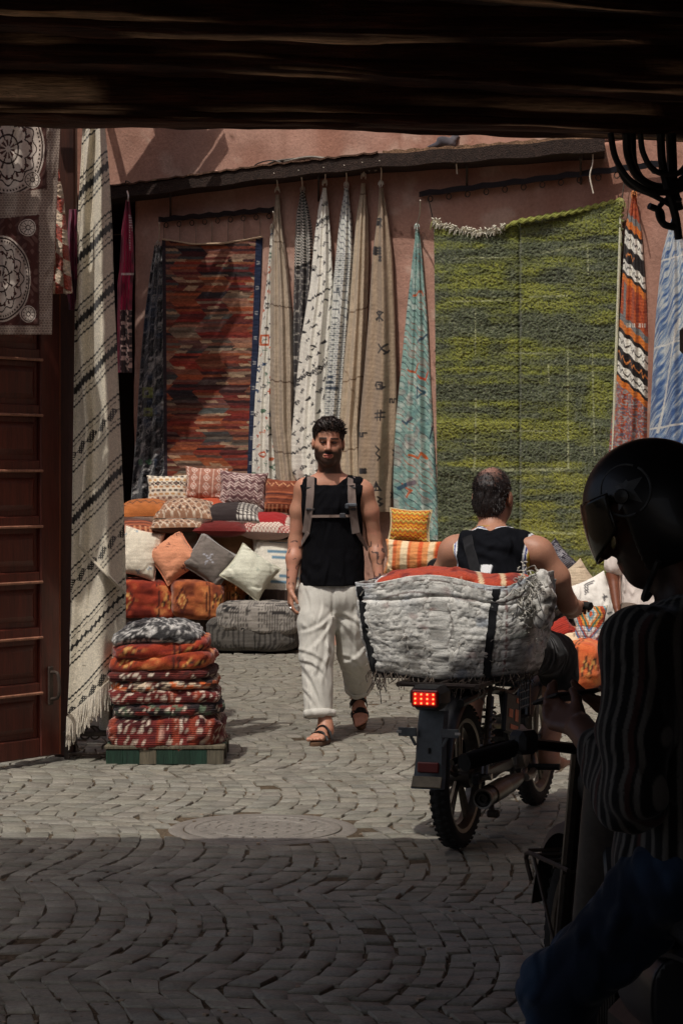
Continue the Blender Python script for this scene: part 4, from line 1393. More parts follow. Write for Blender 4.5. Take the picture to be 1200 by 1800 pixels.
def p_striped(X, Y, a, v):
    C = fill(X.shape, S(206, 196, 176))
    C = C * (1 + .14 * fbm(X / 2.2, Y / 2.6, 3, 2))[..., None]
    Z = Y + 1.05 * X
    k = S(40, 37, 35)
    P_ = 112.0
    n = np.floor(Z / P_); z = Z % P_
    wig = 1.3 * (tri(X / 2.6) * 2 - 1)
    C = mix(C, k, (np.abs(z - 14 - wig) < 1.9)); C = mix(C, k, (np.abs(z - 68 - wig) < 1.9))
    C = mix(C, k, (np.abs(z - 24 - wig * .6) < 1.0) * (tri(X / 5) > .2)); C = mix(C, k, (np.abs(z - 58 - wig) < 1.0) * (tri(X / 5) > .2))
    kind = h2(n, 0, 2)
    mid = np.abs(z - 41)
    d1 = (mid < 9) & ((tri(X / 4.0) * 7 > mid) | (mid < 2))
    d2 = (mid < 12) & (tri(X / 9.0) * 12 > mid) & (np.hypot((X / 4) % 1 - .5, (Y / 4) % 1 - .5) > .22)
    d3 = (mid < 6) | ((mid < 9) & (tri(X / 2.4) > .5))
    C = mix(C, k, np.where(kind < .4, d3, np.where(kind < .75, d1, d2)))
    return C
sk = thing('striped_kilim', 'long cream wool kilim with slanting black stripes hanging from a beam beside the door', 'rug', tuple(at(175, 1290, 11.4)))
fl = lambda px: 11.36 + 0.0 * px
hanging('back_fold', None, [(212, 148, 182), (300, 144, 190), (400, 138, 196), (520, 134, 200), (700, 132, 208), (960, 128, 219), (1170, 124, 221)], p_striped, 0, .05, (2, .03), sk, M_WOOL, depth_fn=fl, solid=.008, seed=3, step=1.0, warpx=1.0)
def front_bottom(a):
    return 0
nv, nu = 620, 90
aa, vv = np.meshgrid(np.linspace(0, 1, nu), np.linspace(0, 1, nv))
def flap(name, top, lx, rx, by_l, by_r, dep, seed, amp, nfold):
    ys = np.linspace(0, 1, nv)
    by = by_l + (by_r - by_l) * aa
    YY = top + (by - top) * vv
    L_ = np.interp(YY, [q[0] for q in lx], [q[1] for q in lx]); R_ = np.interp(YY, [q[0] for q in rx], [q[1] for q in rx])
    XX = L_ + (R_ - L_) * aa
    D = dep - .07 * np.sin(np.pi * aa) ** .8 - amp * np.sin(aa * 6.283 * nfold + seed + 1.2 * vv) - .010 * fbm(XX / 20, YY / 50, seed, 3)
    P = np.stack([(XX - CX) * D / K, D, EYE - (YY - HY) * D / K], -1)
    o = mesh_obj(name, P, grid_faces(nv, nu), M_WOOL, sk, p_striped(XX + 1.5 * np.sin(aa * 6.283 * nfold + seed), YY, aa, vv), solid=.008)
    return P
Pu = flap('upper_fold', 214, [(214, 156), (300, 147), (420, 139), (600, 138), (760, 150), (900, 142), (960, 139)], [(214, 184), (300, 191), (420, 196), (520, 200), (700, 208), (900, 218), (1050, 223)], 958, 1045, 11.25, 1.0, .050, 1.5)
Pl = flap('lower_fold', 930, [(930, 128), (1100, 126), (1275, 118)], [(930, 219), (1040, 221), (1200, 222)], 1262, 1172, 11.33, 2.0, .035, 1.5)
m = MB()
for i in range(150):
    t = i / 149
    p = Pl[-1, int(t * (nu - 1))]
    L_ = .075 + .05 * random.random() + .05 * (1 - t)
    dx = random.uniform(-.02, .012)
    m.tube([p + [0, -.006, .01], p + [dx * .5, random.uniform(-.02, .0), -L_ * .5], p + [dx, random.uniform(-.03, .0), -L_]], [.0035, .0035, .002], 4, S(214, 204, 186) * random.uniform(.75, 1.02))
tag(m.build('fringe', M_WOOL, sk), kind='stuff')
m = MB(); m.col = S(180, 170, 152)
m.tube([Vector(q) + Vector((0, -.004, 0)) for q in Pu[-1, ::3]], .008, 6)
m.build('folded_edge', M_WOOL, sk)
m = MB(); m.col = S(186, 178, 162)                     # rolled rug standing behind it
hanging('rolled_rug', 'cream rolled rug standing on the iron bench behind the striped kilim', [(1150, 178, 200), (1230, 176, 199), (1292, 174, 198)], lambda X, Y, a, v: grainy(fill(X.shape, S(196, 186, 168)), X, Y, .2), 0, .05, (1, .01), None, M_WOOL, depth_fn=lambda px: 11.46 + 0 * px, seed=5, cat='rug')
m = MB(); m.col = S(66, 46, 36)
m.cyl(at(90, 208, 11.35), at(205, 208, 11.35), .03, n=10)
tag(m.build('hanging_pole', M_WOOD), 'short wooden pole under the lintel that the striped kilim hangs from', 'pole')

# magenta garment
def p_magenta(X, Y, a, v):
    C = fill(X.shape, S(158, 34, 70))
    C = mix(C, S(96, 18, 44), sstep(0, .4, fbm(X / 4, Y / 30, 3, 2)))
    lo = (Y > 545) & (X > 213)
    C = mix(C, S(60, 44, 46), lo); C = mix(C, S(206, 176, 166), lo * sstep(.05, .25, fbm(X / 3.5, Y / 4, 5, 2)))
    C = mix(C, S(206, 196, 190), (np.abs(Y - 482) < 2) & (X > 213)); C = mix(C, S(206, 190, 190), ((np.abs(X - 230) < 1.2) & (Y > 375) & (Y < 440)) * (tri(Y / 2.2) > .4))
    return C
mg = thing('garment', 'magenta robe with patterned hem hanging from a hook in the dark doorway', 'garment', tuple(at(220, 655, 19.3)))
hanging('cloth', None, [(352, 222, 228), (400, 214, 234), (480, 210, 237), (490, 207, 234), (560, 206, 232), (655, 207, 233)], p_magenta, 0, .12, (2, .05), mg, M_CLOTH, depth_fn=lambda px: 19.75 + 0 * px, seed=3, solid=.006)
rope('hook', [at(224, 336, 19.7), at(226, 344, 19.65), at(225, 354, 19.65)], .008, mg, S(190, 180, 170), M_METAL)

# ================================================================== CUSHIONS, POUFS, STACKS
def spow(x, e):
    return np.sign(x) * np.abs(x) ** e

def cushion(label, px, py, Y, w, h, pat, th=0.09, rot=0.0, pitch=12.0, yaw=0.0, name='cushion', back=None, mat=None, piping=None, group=None, n=44, cat='cushion', fur=0.0, puff=0.5):
    """w,h in photo pixels at depth Y; rot turns it in its own plane, pitch leans it back"""
    W, H_ = w * Y / K / 2, h * Y / K / 2
    u, v = np.meshgrid(np.linspace(-1, 1, n), np.linspace(-1, 1, n))
    prof = ((1 - np.abs(u) ** 2.4) * (1 - np.abs(v) ** 2.4)).clip(0) ** puff
    x = u * W * (1 - 0.10 * np.cos(v * math.pi / 2) * np.abs(u) ** 2)
    y = v * H_ * (1 - 0.10 * np.cos(u * math.pi / 2) * np.abs(v) ** 2)
    sd = px * .37 + py * .11
    wr = 0.10 * th * fbm(u * 3 + sd, v * 3, 2, 3) + 0.12 * th * np.sin((np.abs(u) + np.abs(v)) * 9 + 4 * noise3(u * 3 + sd, v * 3, 0)) * sstep(.8, 1.6, np.abs(u) + np.abs(v))
    zf, zb = th * (prof + .0) + wr * prof ** .5, -th * prof
    if fur:
        zb = zb - fur * np.abs(fbm(u * 40, v * 12 + sd, 1, 2))
    loc = np.concatenate([np.stack([x, y, zf], -1).reshape(-1, 3), np.stack([x, y, zb], -1).reshape(-1, 3)])
    Rm = Matrix.Rotation(R(yaw), 3, 'Z') @ Matrix.Rotation(R(90 - pitch), 3, 'X') @ Matrix.Rotation(R(rot), 3, 'Z')
    c = at(px, py, Y)
    V = loc @ np.array(Rm).T + np.array(c)
    F = grid_faces(n, n)
    F = np.concatenate([F[:, ::-1], F + n * n])
    Cf = pat(u, v)
    Cb = fill(u.shape, back) if back is not None else Cf[:, ::-1]
    C = np.concatenate([Cf.reshape(-1, 3), Cb.reshape(-1, 3)])
    t = thing(name, label, cat, (c.x, c.y, V[:, 2].min()), group=group)
    mesh_obj('cover', V, F, mat or M_WEAVE, t, C)
    if piping is not None:
        k = n
        ring = [(0, i) for i in range(0, k, 2)] + [(i, k - 1) for i in range(0, k, 2)] + [(k - 1, i) for i in range(k - 1, 0, -2)] + [(i, 0) for i in range(k - 1, 0, -2)]
        L_ = np.array([[x[i, j] * 1.01, y[i, j] * 1.01, 0] for i, j in ring]) @ np.array(Rm).T + np.array(c)
        m = MB(); m.col = np.asarray(piping)
        m.tube(list(L_), 0.0065, 6, closed=True)
        m.build('piping', M_WOOL, t)
    return t

def lump(name, label, px, py, Y, w, h, d, pat, e1=.45, e2=.4, yaw=0.0, tilt=0.0, wrk=.012, cat='pouf', mat=None, group=None, n=(48, 120), parent=None, lift=None, part='cover', sag=0.0):
    """boxy stuffed form (pouf, folded rug). w,h in photo px at Y, d depth in m"""
    a, c, b = w * Y / K / 2, h * Y / K / 2, d / 2
    def even(lo, hi, ex, rx, ry, k, closed):
        t = np.linspace(lo, hi, 4000)
        s_ = np.concatenate([[0], np.cumsum(np.hypot(np.diff(rx * spow(np.cos(t), ex)), np.diff(ry * spow(np.sin(t), ex))))])
        return np.interp(np.linspace(0, s_[-1], k + 1 if closed else k)[:k], s_, t)
    th, ph = np.meshgrid(even(-math.pi / 2, math.pi / 2, e1, a, c, n[0], False), even(0, 2 * math.pi, e2, a, b, n[1], True), indexing='ij')
    x = a * spow(np.cos(th), e1) * spow(np.cos(ph), e2)
    y = b * spow(np.cos(th), e1) * spow(np.sin(ph), e2)
    z = c * spow(np.sin(th), e1)
    sd = px * .13 + py * .07
    dn = wrk * (fbm(x * 9 + sd, y * 9, z * 22, 3) + .6 * fbm(x * 26 + sd, y * 26, z * 40, 2))
    l = np.sqrt((x / a) ** 2 + (y / b) ** 2 + (z / c) ** 2) + 1e-6
    x, y, z = x * (1 + dn / a), y * (1 + dn / b), z * (1 + dn / c / l)
    z = z - sag * (x / a) ** 2 * c + tilt * x
    C = pat(x / a, z / c, np.where(np.abs(y) > -1, y / b, 0))
    q = at(px, py, Y)
    cy, sy = math.cos(R(yaw)), math.sin(R(yaw))
    V = np.stack([q.x + x * cy - y * sy, q.y + x * sy + y * cy, q.z + z], -1)
    if lift is not None: V[..., 2] += lift - V[..., 2].min()
    if parent is None:
        t = thing(name, label, cat, (q.x, q.y, float(V[..., 2].min())), group=group)
    else: t = parent
    F = grid_faces(n[0], n[1], True)
    mesh_obj(part, V, F, mat or M_WEAVE, t, C)
    return t

# ---- cushion patterns on u,v in -1..1
def c_plain(c, amt=.12, seed=0):
    return lambda u, v: fill(u.shape, S(*c)) * (1 + amt * fbm(u * 4 + seed, v * 4, 1, 3))[..., None]
def c_ikat(u, v):
    C = fill(u.shape, S(222, 210, 190))
    for i, y in enumerate(np.linspace(-.85, .85, 8)):
        m = (np.abs(v - y) < .075) & (tri(u * 7 + i) > .45 + .2 * fbm(u * 9, v * 9, i, 2))
        C = mix(C, S(*((176, 120, 70), (120, 78, 66), (190, 140, 80), (60, 48, 50))[i % 4]), m * .85)
    z = np.abs(np.abs(v - .35) - .06 * (tri(u * 9) * 2)) < .03
    return mix(C, S(48, 40, 42), z)
def c_pink(u, v):
    C = fill(u.shape, S(166, 114, 96))
    for x0 in (-.55, .05, .65):
        q = np.abs(u - x0) / .17 + np.abs(((v * 2) % 1) - .5) / .5
        C = mix(C, S(222, 202, 188), (q < 1)); C = mix(C, S(176, 110, 92), q < .72); C = mix(C, S(214, 192, 178), q < .4)
    C = mix(C, S(214, 192, 178), np.abs(u + .88 - .04 * (tri(v * 9) * 2 - 1)) < .03); C = mix(C, S(214, 192, 178), np.abs(u - .92 - .04 * (tri(v * 9) * 2 - 1)) < .03)
    return mix(C, S(206, 180, 164), (np.abs(u + .25) < .015) | (np.abs(u - .35) < .015))
def c_plum(u, v):
    z = ((v * 7 + 1.1 * tri(u * 6)) % 1)
    C = mix(fill(u.shape, S(118, 82, 82)), S(206, 186, 178), z < .42)
    return mix(C, S(66, 50, 56), ((v * 7 + 1.1 * tri(u * 6)) % 3 < .3))
def c_rust(u, v):
    C = fill(u.shape, S(126, 68, 48))
    C = mix(C, S(196, 142, 104), (np.abs(v - .62 - .12 * (tri(u * 5) * 2 - 1)) < .05)); C = mix(C, S(110, 56, 46), (np.abs(v - .62 - .12 * (tri(u * 5 + .4) * 2 - 1)) < .04))
    C = mix(C, S(170, 96, 66), (np.abs(v % .3 - .15) < .05) & (v < .3)); C = mix(C, S(90, 50, 44), (np.abs(v % .3 - .05) < .03) & (v < .3))
    return mix(C, S(188, 130, 96), (v < -.55) & (tri(u * 9) > .6))
def c_orangeblk(u, v):
    C = fill(u.shape, S(172, 102, 54)) * (1 + .2 * fbm(u * 6, v * 6, 1, 2))[..., None]
    return mix(C, S(60, 44, 40), (np.abs(v + .3 - .18 * (tri(u * 7) * 2 - 1)) < .05) | (np.abs(v - .3 - .1 * (tri(u * 9) * 2 - 1)) < .04))
def c_kilimband(u, v):
    C = fill(u.shape, S(150, 112, 88))
    q = np.abs(((u * 4) % 1) - .5) * 2 + np.abs(((v * 2) % 1) - .5) * 2
    C = mix(C, S(206, 190, 170), np.abs(q - .9) < .14); C = mix(C, S(70, 56, 54), q < .4)
    return C
def c_darkfleck(u, v):
    C = fill(u.shape, S(52, 44, 44))
    return mix(C, S(206, 200, 190), (u > .25) & (np.hypot((u * 7) % 1 - .5, (v * 7) % 1 - .5) < .34))
def c_redrope(u, v):
    C = fill(u.shape, S(150, 34, 36))
    e = np.maximum(np.abs(u), np.abs(v))
    return mix(C, np.where((tri((u - v) * 14) > .5)[..., None], S(226, 216, 200), S(150, 40, 40)), e > .74)
def c_whitelines(u, v):
    C = fill(u.shape, S(220, 212, 196))
    for (x0, c) in ((-.75, (196, 84, 60)), (-.45, (200, 110, 70)), (.3, (170, 60, 54)), (.72, (44, 60, 110))):
        C = mix(C, S(*c), (np.abs(u - x0) < .035) & (np.abs(v - .3) < .5))
    for k in (-.5, -.4, -.3):
        C = mix(C, S(214, 110, 70), (np.abs(u - .1 + k * .5) < .03) & (np.abs(v + .55) < .18)); C = mix(C, S(214, 110, 70), (np.abs(v + .55 + (k + .4) * .9) < .03) & (np.abs(u - .3) < .22))
    return C
def c_bluestripe(u, v):
    C = fill(u.shape, S(218, 212, 198)) * (1 + .08 * fbm(u * 5, v * 18, 1, 2))[..., None]
    k = np.floor(v * 5.5); f = (v * 5.5) % 1
    x0 = (h2(k, 0, 3) - .3) * .8
    return mix(C, S(104, 136, 156), (np.abs(f - .5) < .2) & (np.abs(u - x0) < .42) & (tri(v * 40) > .35))
def c_embroid(base, mark, seed):
    def f(u, v):
        C = fill(u.shape, S(*base)) * (1 + .10 * fbm(u * 5 + seed, v * 5, 1, 3))[..., None]
        X, Y = u * 40, v * 40
        return marks(C, X, Y, .5, 26, 24, [S(*mark)], 5.5, seed, (1, 3, 2), .6)
    return f
def c_greyline(u, v):
    C = fill(u.shape, S(112, 104, 98)) * (1 + .15 * fbm(u * 6, v * 6, 3, 3))[..., None]
    C = mix(C, S(176, 172, 168), (np.abs(u - .86) < .02) | (np.abs(u - .94) < .015))
    return mix(C, S(160, 160, 166), (np.minimum(np.abs(u + .2 - v * .2), np.abs(v - .1)) < .05) & (np.hypot(u + .2, v - .1) < .35) & (tri(v * 14 + u * 9) > .4))
def c_zigzag(u, v):
    z = (v * 3.2 + .55 * tri(u * 8))
    k = np.floor(z * 3) % 5
    pal = np.array([S(*q) for q in ((206, 160, 50), (196, 92, 40), (146, 124, 54), (212, 176, 84), (170, 66, 36))])
    C = pal[k.astype(int)]
    return mix(C, S(206, 196, 170), (np.abs(u) > .92) * (tri(v * 20) > .3) * .8)
def c_orstripe(u, v):
    C = fill(u.shape, S(214, 142, 88))
    for (x0, w, c) in ((-.8, .09, (222, 198, 160)), (-.62, .06, (198, 104, 60)), (-.3, .1, (222, 200, 164)), (-.12, .05, (198, 110, 66)), (.2, .08, (204, 92, 52)), (.55, .1, (222, 196, 158)), (.75, .07, (196, 84, 50))):
        C = mix(C, S(*c), np.abs(u - x0) < w)
    return C * (1 + .12 * fbm(u * 20, v * 20, 1, 2))[..., None]
def c_sequin(u, v):
    C = fill(u.shape, S(44, 42, 52))
    d = np.hypot((u * 11 + .5 * (np.floor(v * 11) % 2)) % 1 - .5, (v * 11) % 1 - .5)
    C = mix(C, S(170, 168, 172), (d < .30) * (h2(np.floor(u * 11 + .5 * (np.floor(v * 11) % 2)), np.floor(v * 11), 3) < .75))
    return mix(C, S(36, 34, 42), (np.abs(u) > .9) | (np.abs(v) > .9))
def c_whitesym(u, v):
    C = fill(u.shape, S(222, 218, 210))
    for pts in ([(.05, .75), (.45, .75)], [(.05, .75), (-.1, .35)], [(.12, .66), (.36, .66)], [(.12, .66), (.0, .38)], [(-.6, .0), (-.5, .2)], [(-.6, .2), (-.45, .1)], [(-.4, -.5), (-.25, -.35)], [(.5, -.1), (.6, .1)], [(.5, .0), (.7, .0)], [(-.2, -.8), (-.2, -.6)], [(-.3, -.7), (-.1, -.7)], [(.4, -.6), (.6, -.6)]):
        C = mix(C, S(60, 58, 62), stroke(u, v, pts, .028))
    return C
def c_multi(u, v):
    q = np.maximum(np.abs(u) * 1.0, 0) + np.abs(v - .45) * .85
    k = np.floor(q * 7) % 7
    pal = np.array([S(*q) for q in ((196, 90, 50), (120, 160, 170), (206, 196, 170), (204, 120, 54), (60, 110, 90), (206, 140, 60), (176, 70, 46))])
    C = pal[k.astype(int)]
    p2 = np.array([S(*q) for q in ((206, 200, 196), (170, 96, 90), (90, 130, 170), (206, 200, 196))])
    k2 = (np.floor((np.abs(u) + (-v)) * 8) % 4).astype(int)
    C = np.where((v < -.15)[..., None], p2[k2], C)
    C = np.where((v < -.75)[..., None], S(186, 96, 50), C)
    return mix(C, S(60, 44, 40), (((u * 13) % 1 < .18) | ((v * 17) % 1 < .18)) * .55)
def c_cord(c):
    return lambda u, v: fill(u.shape, S(*c)) * (1 - .5 * (tri(v * 12) > .7))[..., None]

# ---- stepped stand under the left pile
ds = thing('display_stand', 'dark stepped wooden stand under the piled cushions by the red kilim', 'stand', (-1.2, 19.0, 0))
def dstep(x0, x1, y0, y1, z0, z1, parent, col=(58, 44, 36)):
    m = MB(); m.col = S(*col)
    m.box(((x0 + x1) / 2, (y0 + y1) / 2, (z0 + z1) / 2), (x1 - x0, y1 - y0, z1 - z0), None, .012)
    m.build('step', M_WOOD, parent)
dstep(-1.98, -0.42, 18.86, 19.45, 0, 1.03, ds)
dstep(-1.95, -0.78, 18.30, 18.855, 0, 0.40, ds)
dstep(-0.775, -0.36, 18.42, 18.855, 0, 0.52, ds)

G1 = 'cushions piled on the stepped stand'
cushion('ivory cushion with rows of brown dashes, first along the top row beside the shaggy rug', 295, 862, 19.02, 74, 56, c_ikat, .08, 1, 14, group=G1)
cushion('dusty pink cushion with white diamond columns propped on the stand', 362, 851, 19.06, 76, 62, c_pink, .09, -3, 14, group=G1)
cushion('plum and white zigzag cushion propped on the stand under the red kilim', 427, 862, 18.98, 86, 68, c_plum, .10, -4, 14, group=G1)
cushion('rust brown cushion with woven bands propped beside the walking man', 497, 873, 18.98, 70, 64, c_rust, .09, -4, 12, group=G1)
cushion('orange cushion with black zigzags lying flat on the stand', 256, 901, 18.82, 100, 96, c_orangeblk, .115, 3, 82, group=G1, back=S(214, 208, 198), fur=.012)
cushion('plain orange cushion lying flat behind the lattice pattern cushion', 366, 894, 18.98, 80, 80, c_plain((172, 76, 46)), .09, -6, 82, group=G1)
cushion('brown lattice pattern cushion with white fur underside lying flat on the stand', 328, 902, 18.72, 104, 100, c_kilimband, .125, -4, 80, group=G1, back=S(218, 212, 202), fur=.016)
cushion('black and white flecked cushion with pale underside lying flat', 408, 906, 18.72, 106, 100, c_darkfleck, .105, -3, 80, group=G1, back=S(206, 200, 190), fur=.014)
cushion('red cushion with white rope edging lying flat beside the walking man', 470, 925, 18.66, 98, 96, c_redrope, .11, -6, 78, group=G1, back=S(170, 140, 130))
cushion('brown velvet cushion standing behind the orange pink cushion', 280, 946, 18.74, 80, 80, c_plain((134, 88, 62), .2, 2), .07, 4, 10, group=G1)
cushion('white cushion with red and blue embroidered lines behind the grey one', 338, 950, 18.74, 76, 80, c_whitelines, .07, -3, 10, group=G1)
cushion('tan velvet cushion standing behind the grey cushion', 402, 960, 18.70, 96, 96, c_plain((158, 124, 92), .2, 5), .09, -2, 12, group=G1)
cushion('large white cushion with short blue stripes standing beside the walking man', 486, 1000, 18.55, 92, 118, c_bluestripe, .11, -3, 14, group=G1)
cushion('ivory embroidered cushion tilted against the brown velvet one', 246, 972, 18.40, 70, 90, c_embroid((220, 210, 190), (150, 164, 172), 3), .09, -14, 22, 10, group=G1, piping=S(196, 150, 130))
cushion('orange pink cushion standing on its corner', 306, 980, 18.36, 74, 78, c_embroid((214, 146, 112), (110, 66, 60), 8), .11, 38, 26, -8, group=G1, piping=S(206, 130, 96))
cushion('dark grey cushion with pale seam standing on its corner', 370, 986, 18.34, 76, 80, c_greyline, .10, 52, 24, 16, group=G1, piping=S(150, 146, 142))
cushion('greenish white cushion standing on its corner on the grey pouf', 440, 1006, 18.28, 76, 80, c_embroid((206, 206, 188), (180, 184, 168), 5), .11, 52, 24, 14, group=G1, piping=S(190, 188, 166))

def q_orange(seed, base=(192, 86, 46), alt=(150, 52, 34)):
    def f(x, z, y):
        n = fbm(x * 3 + seed, z * 3, y * 3, 3)
        C = fill(x.shape, S(*base)); C = mix(C, S(*alt), sstep(-.1, .4, n)); C = mix(C, S(206, 134, 78), .7 * sstep(.2, .5, -n))
        C = mix(C, S(70, 36, 30), (np.abs(x - .32) < .02) | (np.abs(x - .42) < .02))
        q = np.abs((x + .62) / .28) + np.abs(z / .8)
        C = mix(C, S(84, 40, 34), np.abs(q - .8) < .12); C = mix(C, S(214, 160, 96), np.abs(q - .45) < .1)
        zz = np.abs(z - .3 * (tri(x * 9) * 2 - 1)) < .14
        C = mix(C, S(60, 40, 36), zz & (x > .5) & (x < .92)); C = mix(C, S(206, 150, 84), (np.abs(z - .3 * (tri(x * 9 + .4) * 2 - 1)) < .1) & (x > .5) & (x < .92))
        return C
    return f
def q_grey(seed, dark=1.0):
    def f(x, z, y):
        C = fill(x.shape, S(150, 144, 136)) * dark
        k = np.floor((x + 1) * 5)
        st = (tri((x + 1) * 34) > .55)
        dots = (np.hypot(((x + 1) * 16) % 1 - .5, ((z + 1) * 6) % 1 - .5) < .3)
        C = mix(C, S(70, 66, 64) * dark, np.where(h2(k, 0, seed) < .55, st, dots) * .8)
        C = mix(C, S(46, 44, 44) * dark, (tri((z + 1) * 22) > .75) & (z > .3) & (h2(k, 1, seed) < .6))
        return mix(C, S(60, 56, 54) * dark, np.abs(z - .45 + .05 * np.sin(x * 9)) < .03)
    return f
G2 = 'poufs at the foot of the wall'
lump('pouf', 'orange red leather pouf with a woven diamond at the end of the stand', 262, 1052, 18.5, 108, 70, .46, q_orange(1, (152, 58, 38), (110, 38, 28)), .34, .28, 0, -.05, group=G2, mat=M_WOOL)
lump('pouf', 'rust orange pouf with yellow zigzag panel next to the grey poufs', 346, 1053, 18.40, 92, 68, .42, q_orange(2, (168, 92, 54), (120, 60, 40)), .34, .28, 8, -.07, group=G2, mat=M_WOOL)
lump('pouf', 'flat apricot pouf tucked behind the rust orange pouf under the white cushion', 388, 1042, 18.56, 84, 40, .34, q_orange(4, (206, 136, 84), (186, 96, 58)), .5, .5, 0, 0, group=G2, mat=M_WOOL)
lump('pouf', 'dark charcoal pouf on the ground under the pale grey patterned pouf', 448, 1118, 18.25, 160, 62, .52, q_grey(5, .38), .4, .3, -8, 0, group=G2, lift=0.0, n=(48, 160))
lump('pouf', 'pale grey patterned pouf lying on the dark charcoal pouf', 458, 1086, 18.22, 146, 60, .50, q_grey(3), .45, .3, -8, -.02, group=G2, n=(56, 200))

cushion('dark brown striped cushion wedged flat under the lattice pattern cushion', 312, 922, 18.62, 100, 90, c_kilimband, .07, 6, 84, group=G1, back=S(70, 52, 44))
cushion('wine red cushion wedged flat under the black and white flecked cushion', 392, 928, 18.60, 96, 90, c_plain((104, 38, 36), .2, 3), .075, -5, 84, group=G1)
cushion('ochre banded cushion slumped beside the ivory embroidered one', 236, 930, 18.62, 84, 70, c_rust, .08, 8, 70, group=G1)
cushion('small wine red cushion slumped between the orange pink and grey cushions', 338, 1016, 18.50, 60, 46, c_plain((112, 44, 38), .2, 7), .08, -10, 30, group=G1)
cushion('small ochre cushion slumped between the grey and greenish white cushions', 404, 1030, 18.48, 60, 44, c_orangeblk, .08, 8, 30, group=G1)

# right of the man
d2 = thing('display_bench', 'low dark wooden bench behind the loaded basket under the turquoise rug', 'stand', tuple(at(735, 1100, 17.6)[:2]) + (0,))
b0 = at(660, 1010, 17.7); b1 = at(800, 1010, 17.5)
m = MB(); m.col = S(58, 44, 36)
m.box(((b0.x + b1.x) / 2, 17.85, .60), (b1.x - b0.x, .50, .08), Matrix.Rotation(-.35, 3, 'Z'), .01)
m.build('top', M_WOOD, d2)
for sx in (.1, .9):
    m = MB(); m.col = S(52, 40, 33)
    m.box((b0.x + (b1.x - b0.x) * sx, 17.95 - .2 * sx, .28), (.08, .36, .56), Matrix.Rotation(-.35, 3, 'Z'), .01)
    m.build('leg', M_WOOD, d2)
cushion('yellow and orange zigzag cushion standing before the turquoise rug', 720, 925, 17.85, 74, 60, c_zigzag, .08, -3, 8, -12, group='cushions by the turquoise rug', piping=S(206, 190, 150))
cushion('orange cushion with cream stripes under the yellow zigzag cushion', 730, 980, 17.62, 112, 62, c_orstripe, .13, -2, 8, -12, group='cushions by the turquoise rug')

G3 = 'cushions heaped beside the green rug'
lump('pouf', 'orange leather pouf with stitched pattern under the white cushions by the green rug', 1004, 1182, 15.05, 122, 86, .5, q_orange(6, (204, 104, 58), (184, 78, 42)), .45, .4, -20, 0, group=G2, lift=0.0, mat=M_WOOL)
lump('pouf', 'brown pouf half hidden behind the orange leather pouf', 1050, 1130, 15.75, 190, 90, .5, q_orange(9, (150, 84, 54), (110, 56, 40)), .45, .4, -25, 0, group=G2, lift=0.0, mat=M_WOOL)
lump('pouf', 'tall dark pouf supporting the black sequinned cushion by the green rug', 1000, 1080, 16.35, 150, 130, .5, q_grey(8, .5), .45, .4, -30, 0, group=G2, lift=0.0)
cushion('black cushion covered with silver sequins standing on its corner', 972, 990, 16.3, 66, 66, c_sequin, .09, 42, 16, -10, group=G3, mat=M_CLOTH)
cushion('plain beige velvet cushion with a pointed corner up', 1012, 1030, 15.9, 72, 72, c_plain((186, 168, 144), .15, 4), .09, 38, 16, -10, group=G3)
cushion('white cushion with black line symbols leaning behind the multicoloured one', 1040, 1064, 15.5, 88, 100, c_whitesym, .09, 24, 18, -8, group=G3, mat=M_CLOTH)
cushion('small cushion of many coloured woven squares and chevrons', 1036, 1100, 15.15, 54, 80, c_multi, .07, -6, 16, -8, group=G3)
cushion('small orange and white striped cushion beside the sequinned one', 978, 1034, 16.0, 46, 56, c_orstripe, .06, -16, 14, -6, group=G3)
cushion('red corduroy cushion leaning sideways on the orange pouf', 974, 1116, 15.2, 80, 46, c_cord((158, 50, 38)), .07, 34, 40, -4, group=G3, mat=M_CLOTH)
cushion('cream cushion lying under the red corduroy one', 986, 1134, 15.0, 74, 36, c_plain((214, 190, 158)), .05, 24, 46, 0, group=G3, mat=M_CLOTH)

# ---- stack of folded rugs on a pallet
def q_maroon(seed):
    def f(x, z, y):
        C = fill(x.shape, S(104, 40, 37)); C = mix(C, S(66, 27, 28), sstep(0, .4, fbm(x * 3, z * 5, seed, 2)))
        k = np.floor((x + 1) * 7 + seed)
        fx = ((x + 1) * 7 + seed) % 1
        hk = h2(k, 0, int(seed))
        q = np.abs(fx - .5) * 2 + np.abs(((z + 1) * 1.9) % 1 - .5) * 2
        C = mix(C, S(186, 168, 150), (np.abs(q - .7) < .11) & (hk < .5)); C = mix(C, S(200, 180, 162), (np.abs(q - .25) < .12) & (hk < .3))
        C = mix(C, S(206, 190, 172), (np.abs(fx - .5 - .12 * (tri(z * 7) * 2 - 1)) < .06) & (hk > .5)); C = mix(C, S(206, 188, 170), (np.abs(fx - .06) < .03))
        return mix(C, S(150, 66, 44), (hk > .85) * .6)
    return f
def q_band(cols, seed, n=9):
    def f(x, z, y):
        k = np.floor((x + 1) * n + 2 * z)
        pal = np.array([S(*c) for c in cols])
        C = pal[(h2(k, np.floor(z * 1.5), seed) * (len(pal) - .01)).astype(int)]
        C = mix(C, S(210, 196, 176), (np.abs(z - .4 * (tri(x * n * 1.5) * 2 - 1)) < .12) & (h2(k, 3, seed) < .5))
        return C * (1 + .2 * fbm(x * 14, z * 6, seed, 2))[..., None]
    return f
def q_fluff(x, z, y):
    t = fbm(x * 16 + y * 4, z * 4 + y * 9, 2, 3)
    C = fill(x.shape, S(52, 50, 50))
    C = mix(C, S(198, 194, 188), sstep(.02, .3, t))
    return mix(C, S(214, 210, 202), (z < -.35) & (tri(x * 26) > .5))
G4 = 'folded rugs stacked on the painted pallet'
ST = 11.42
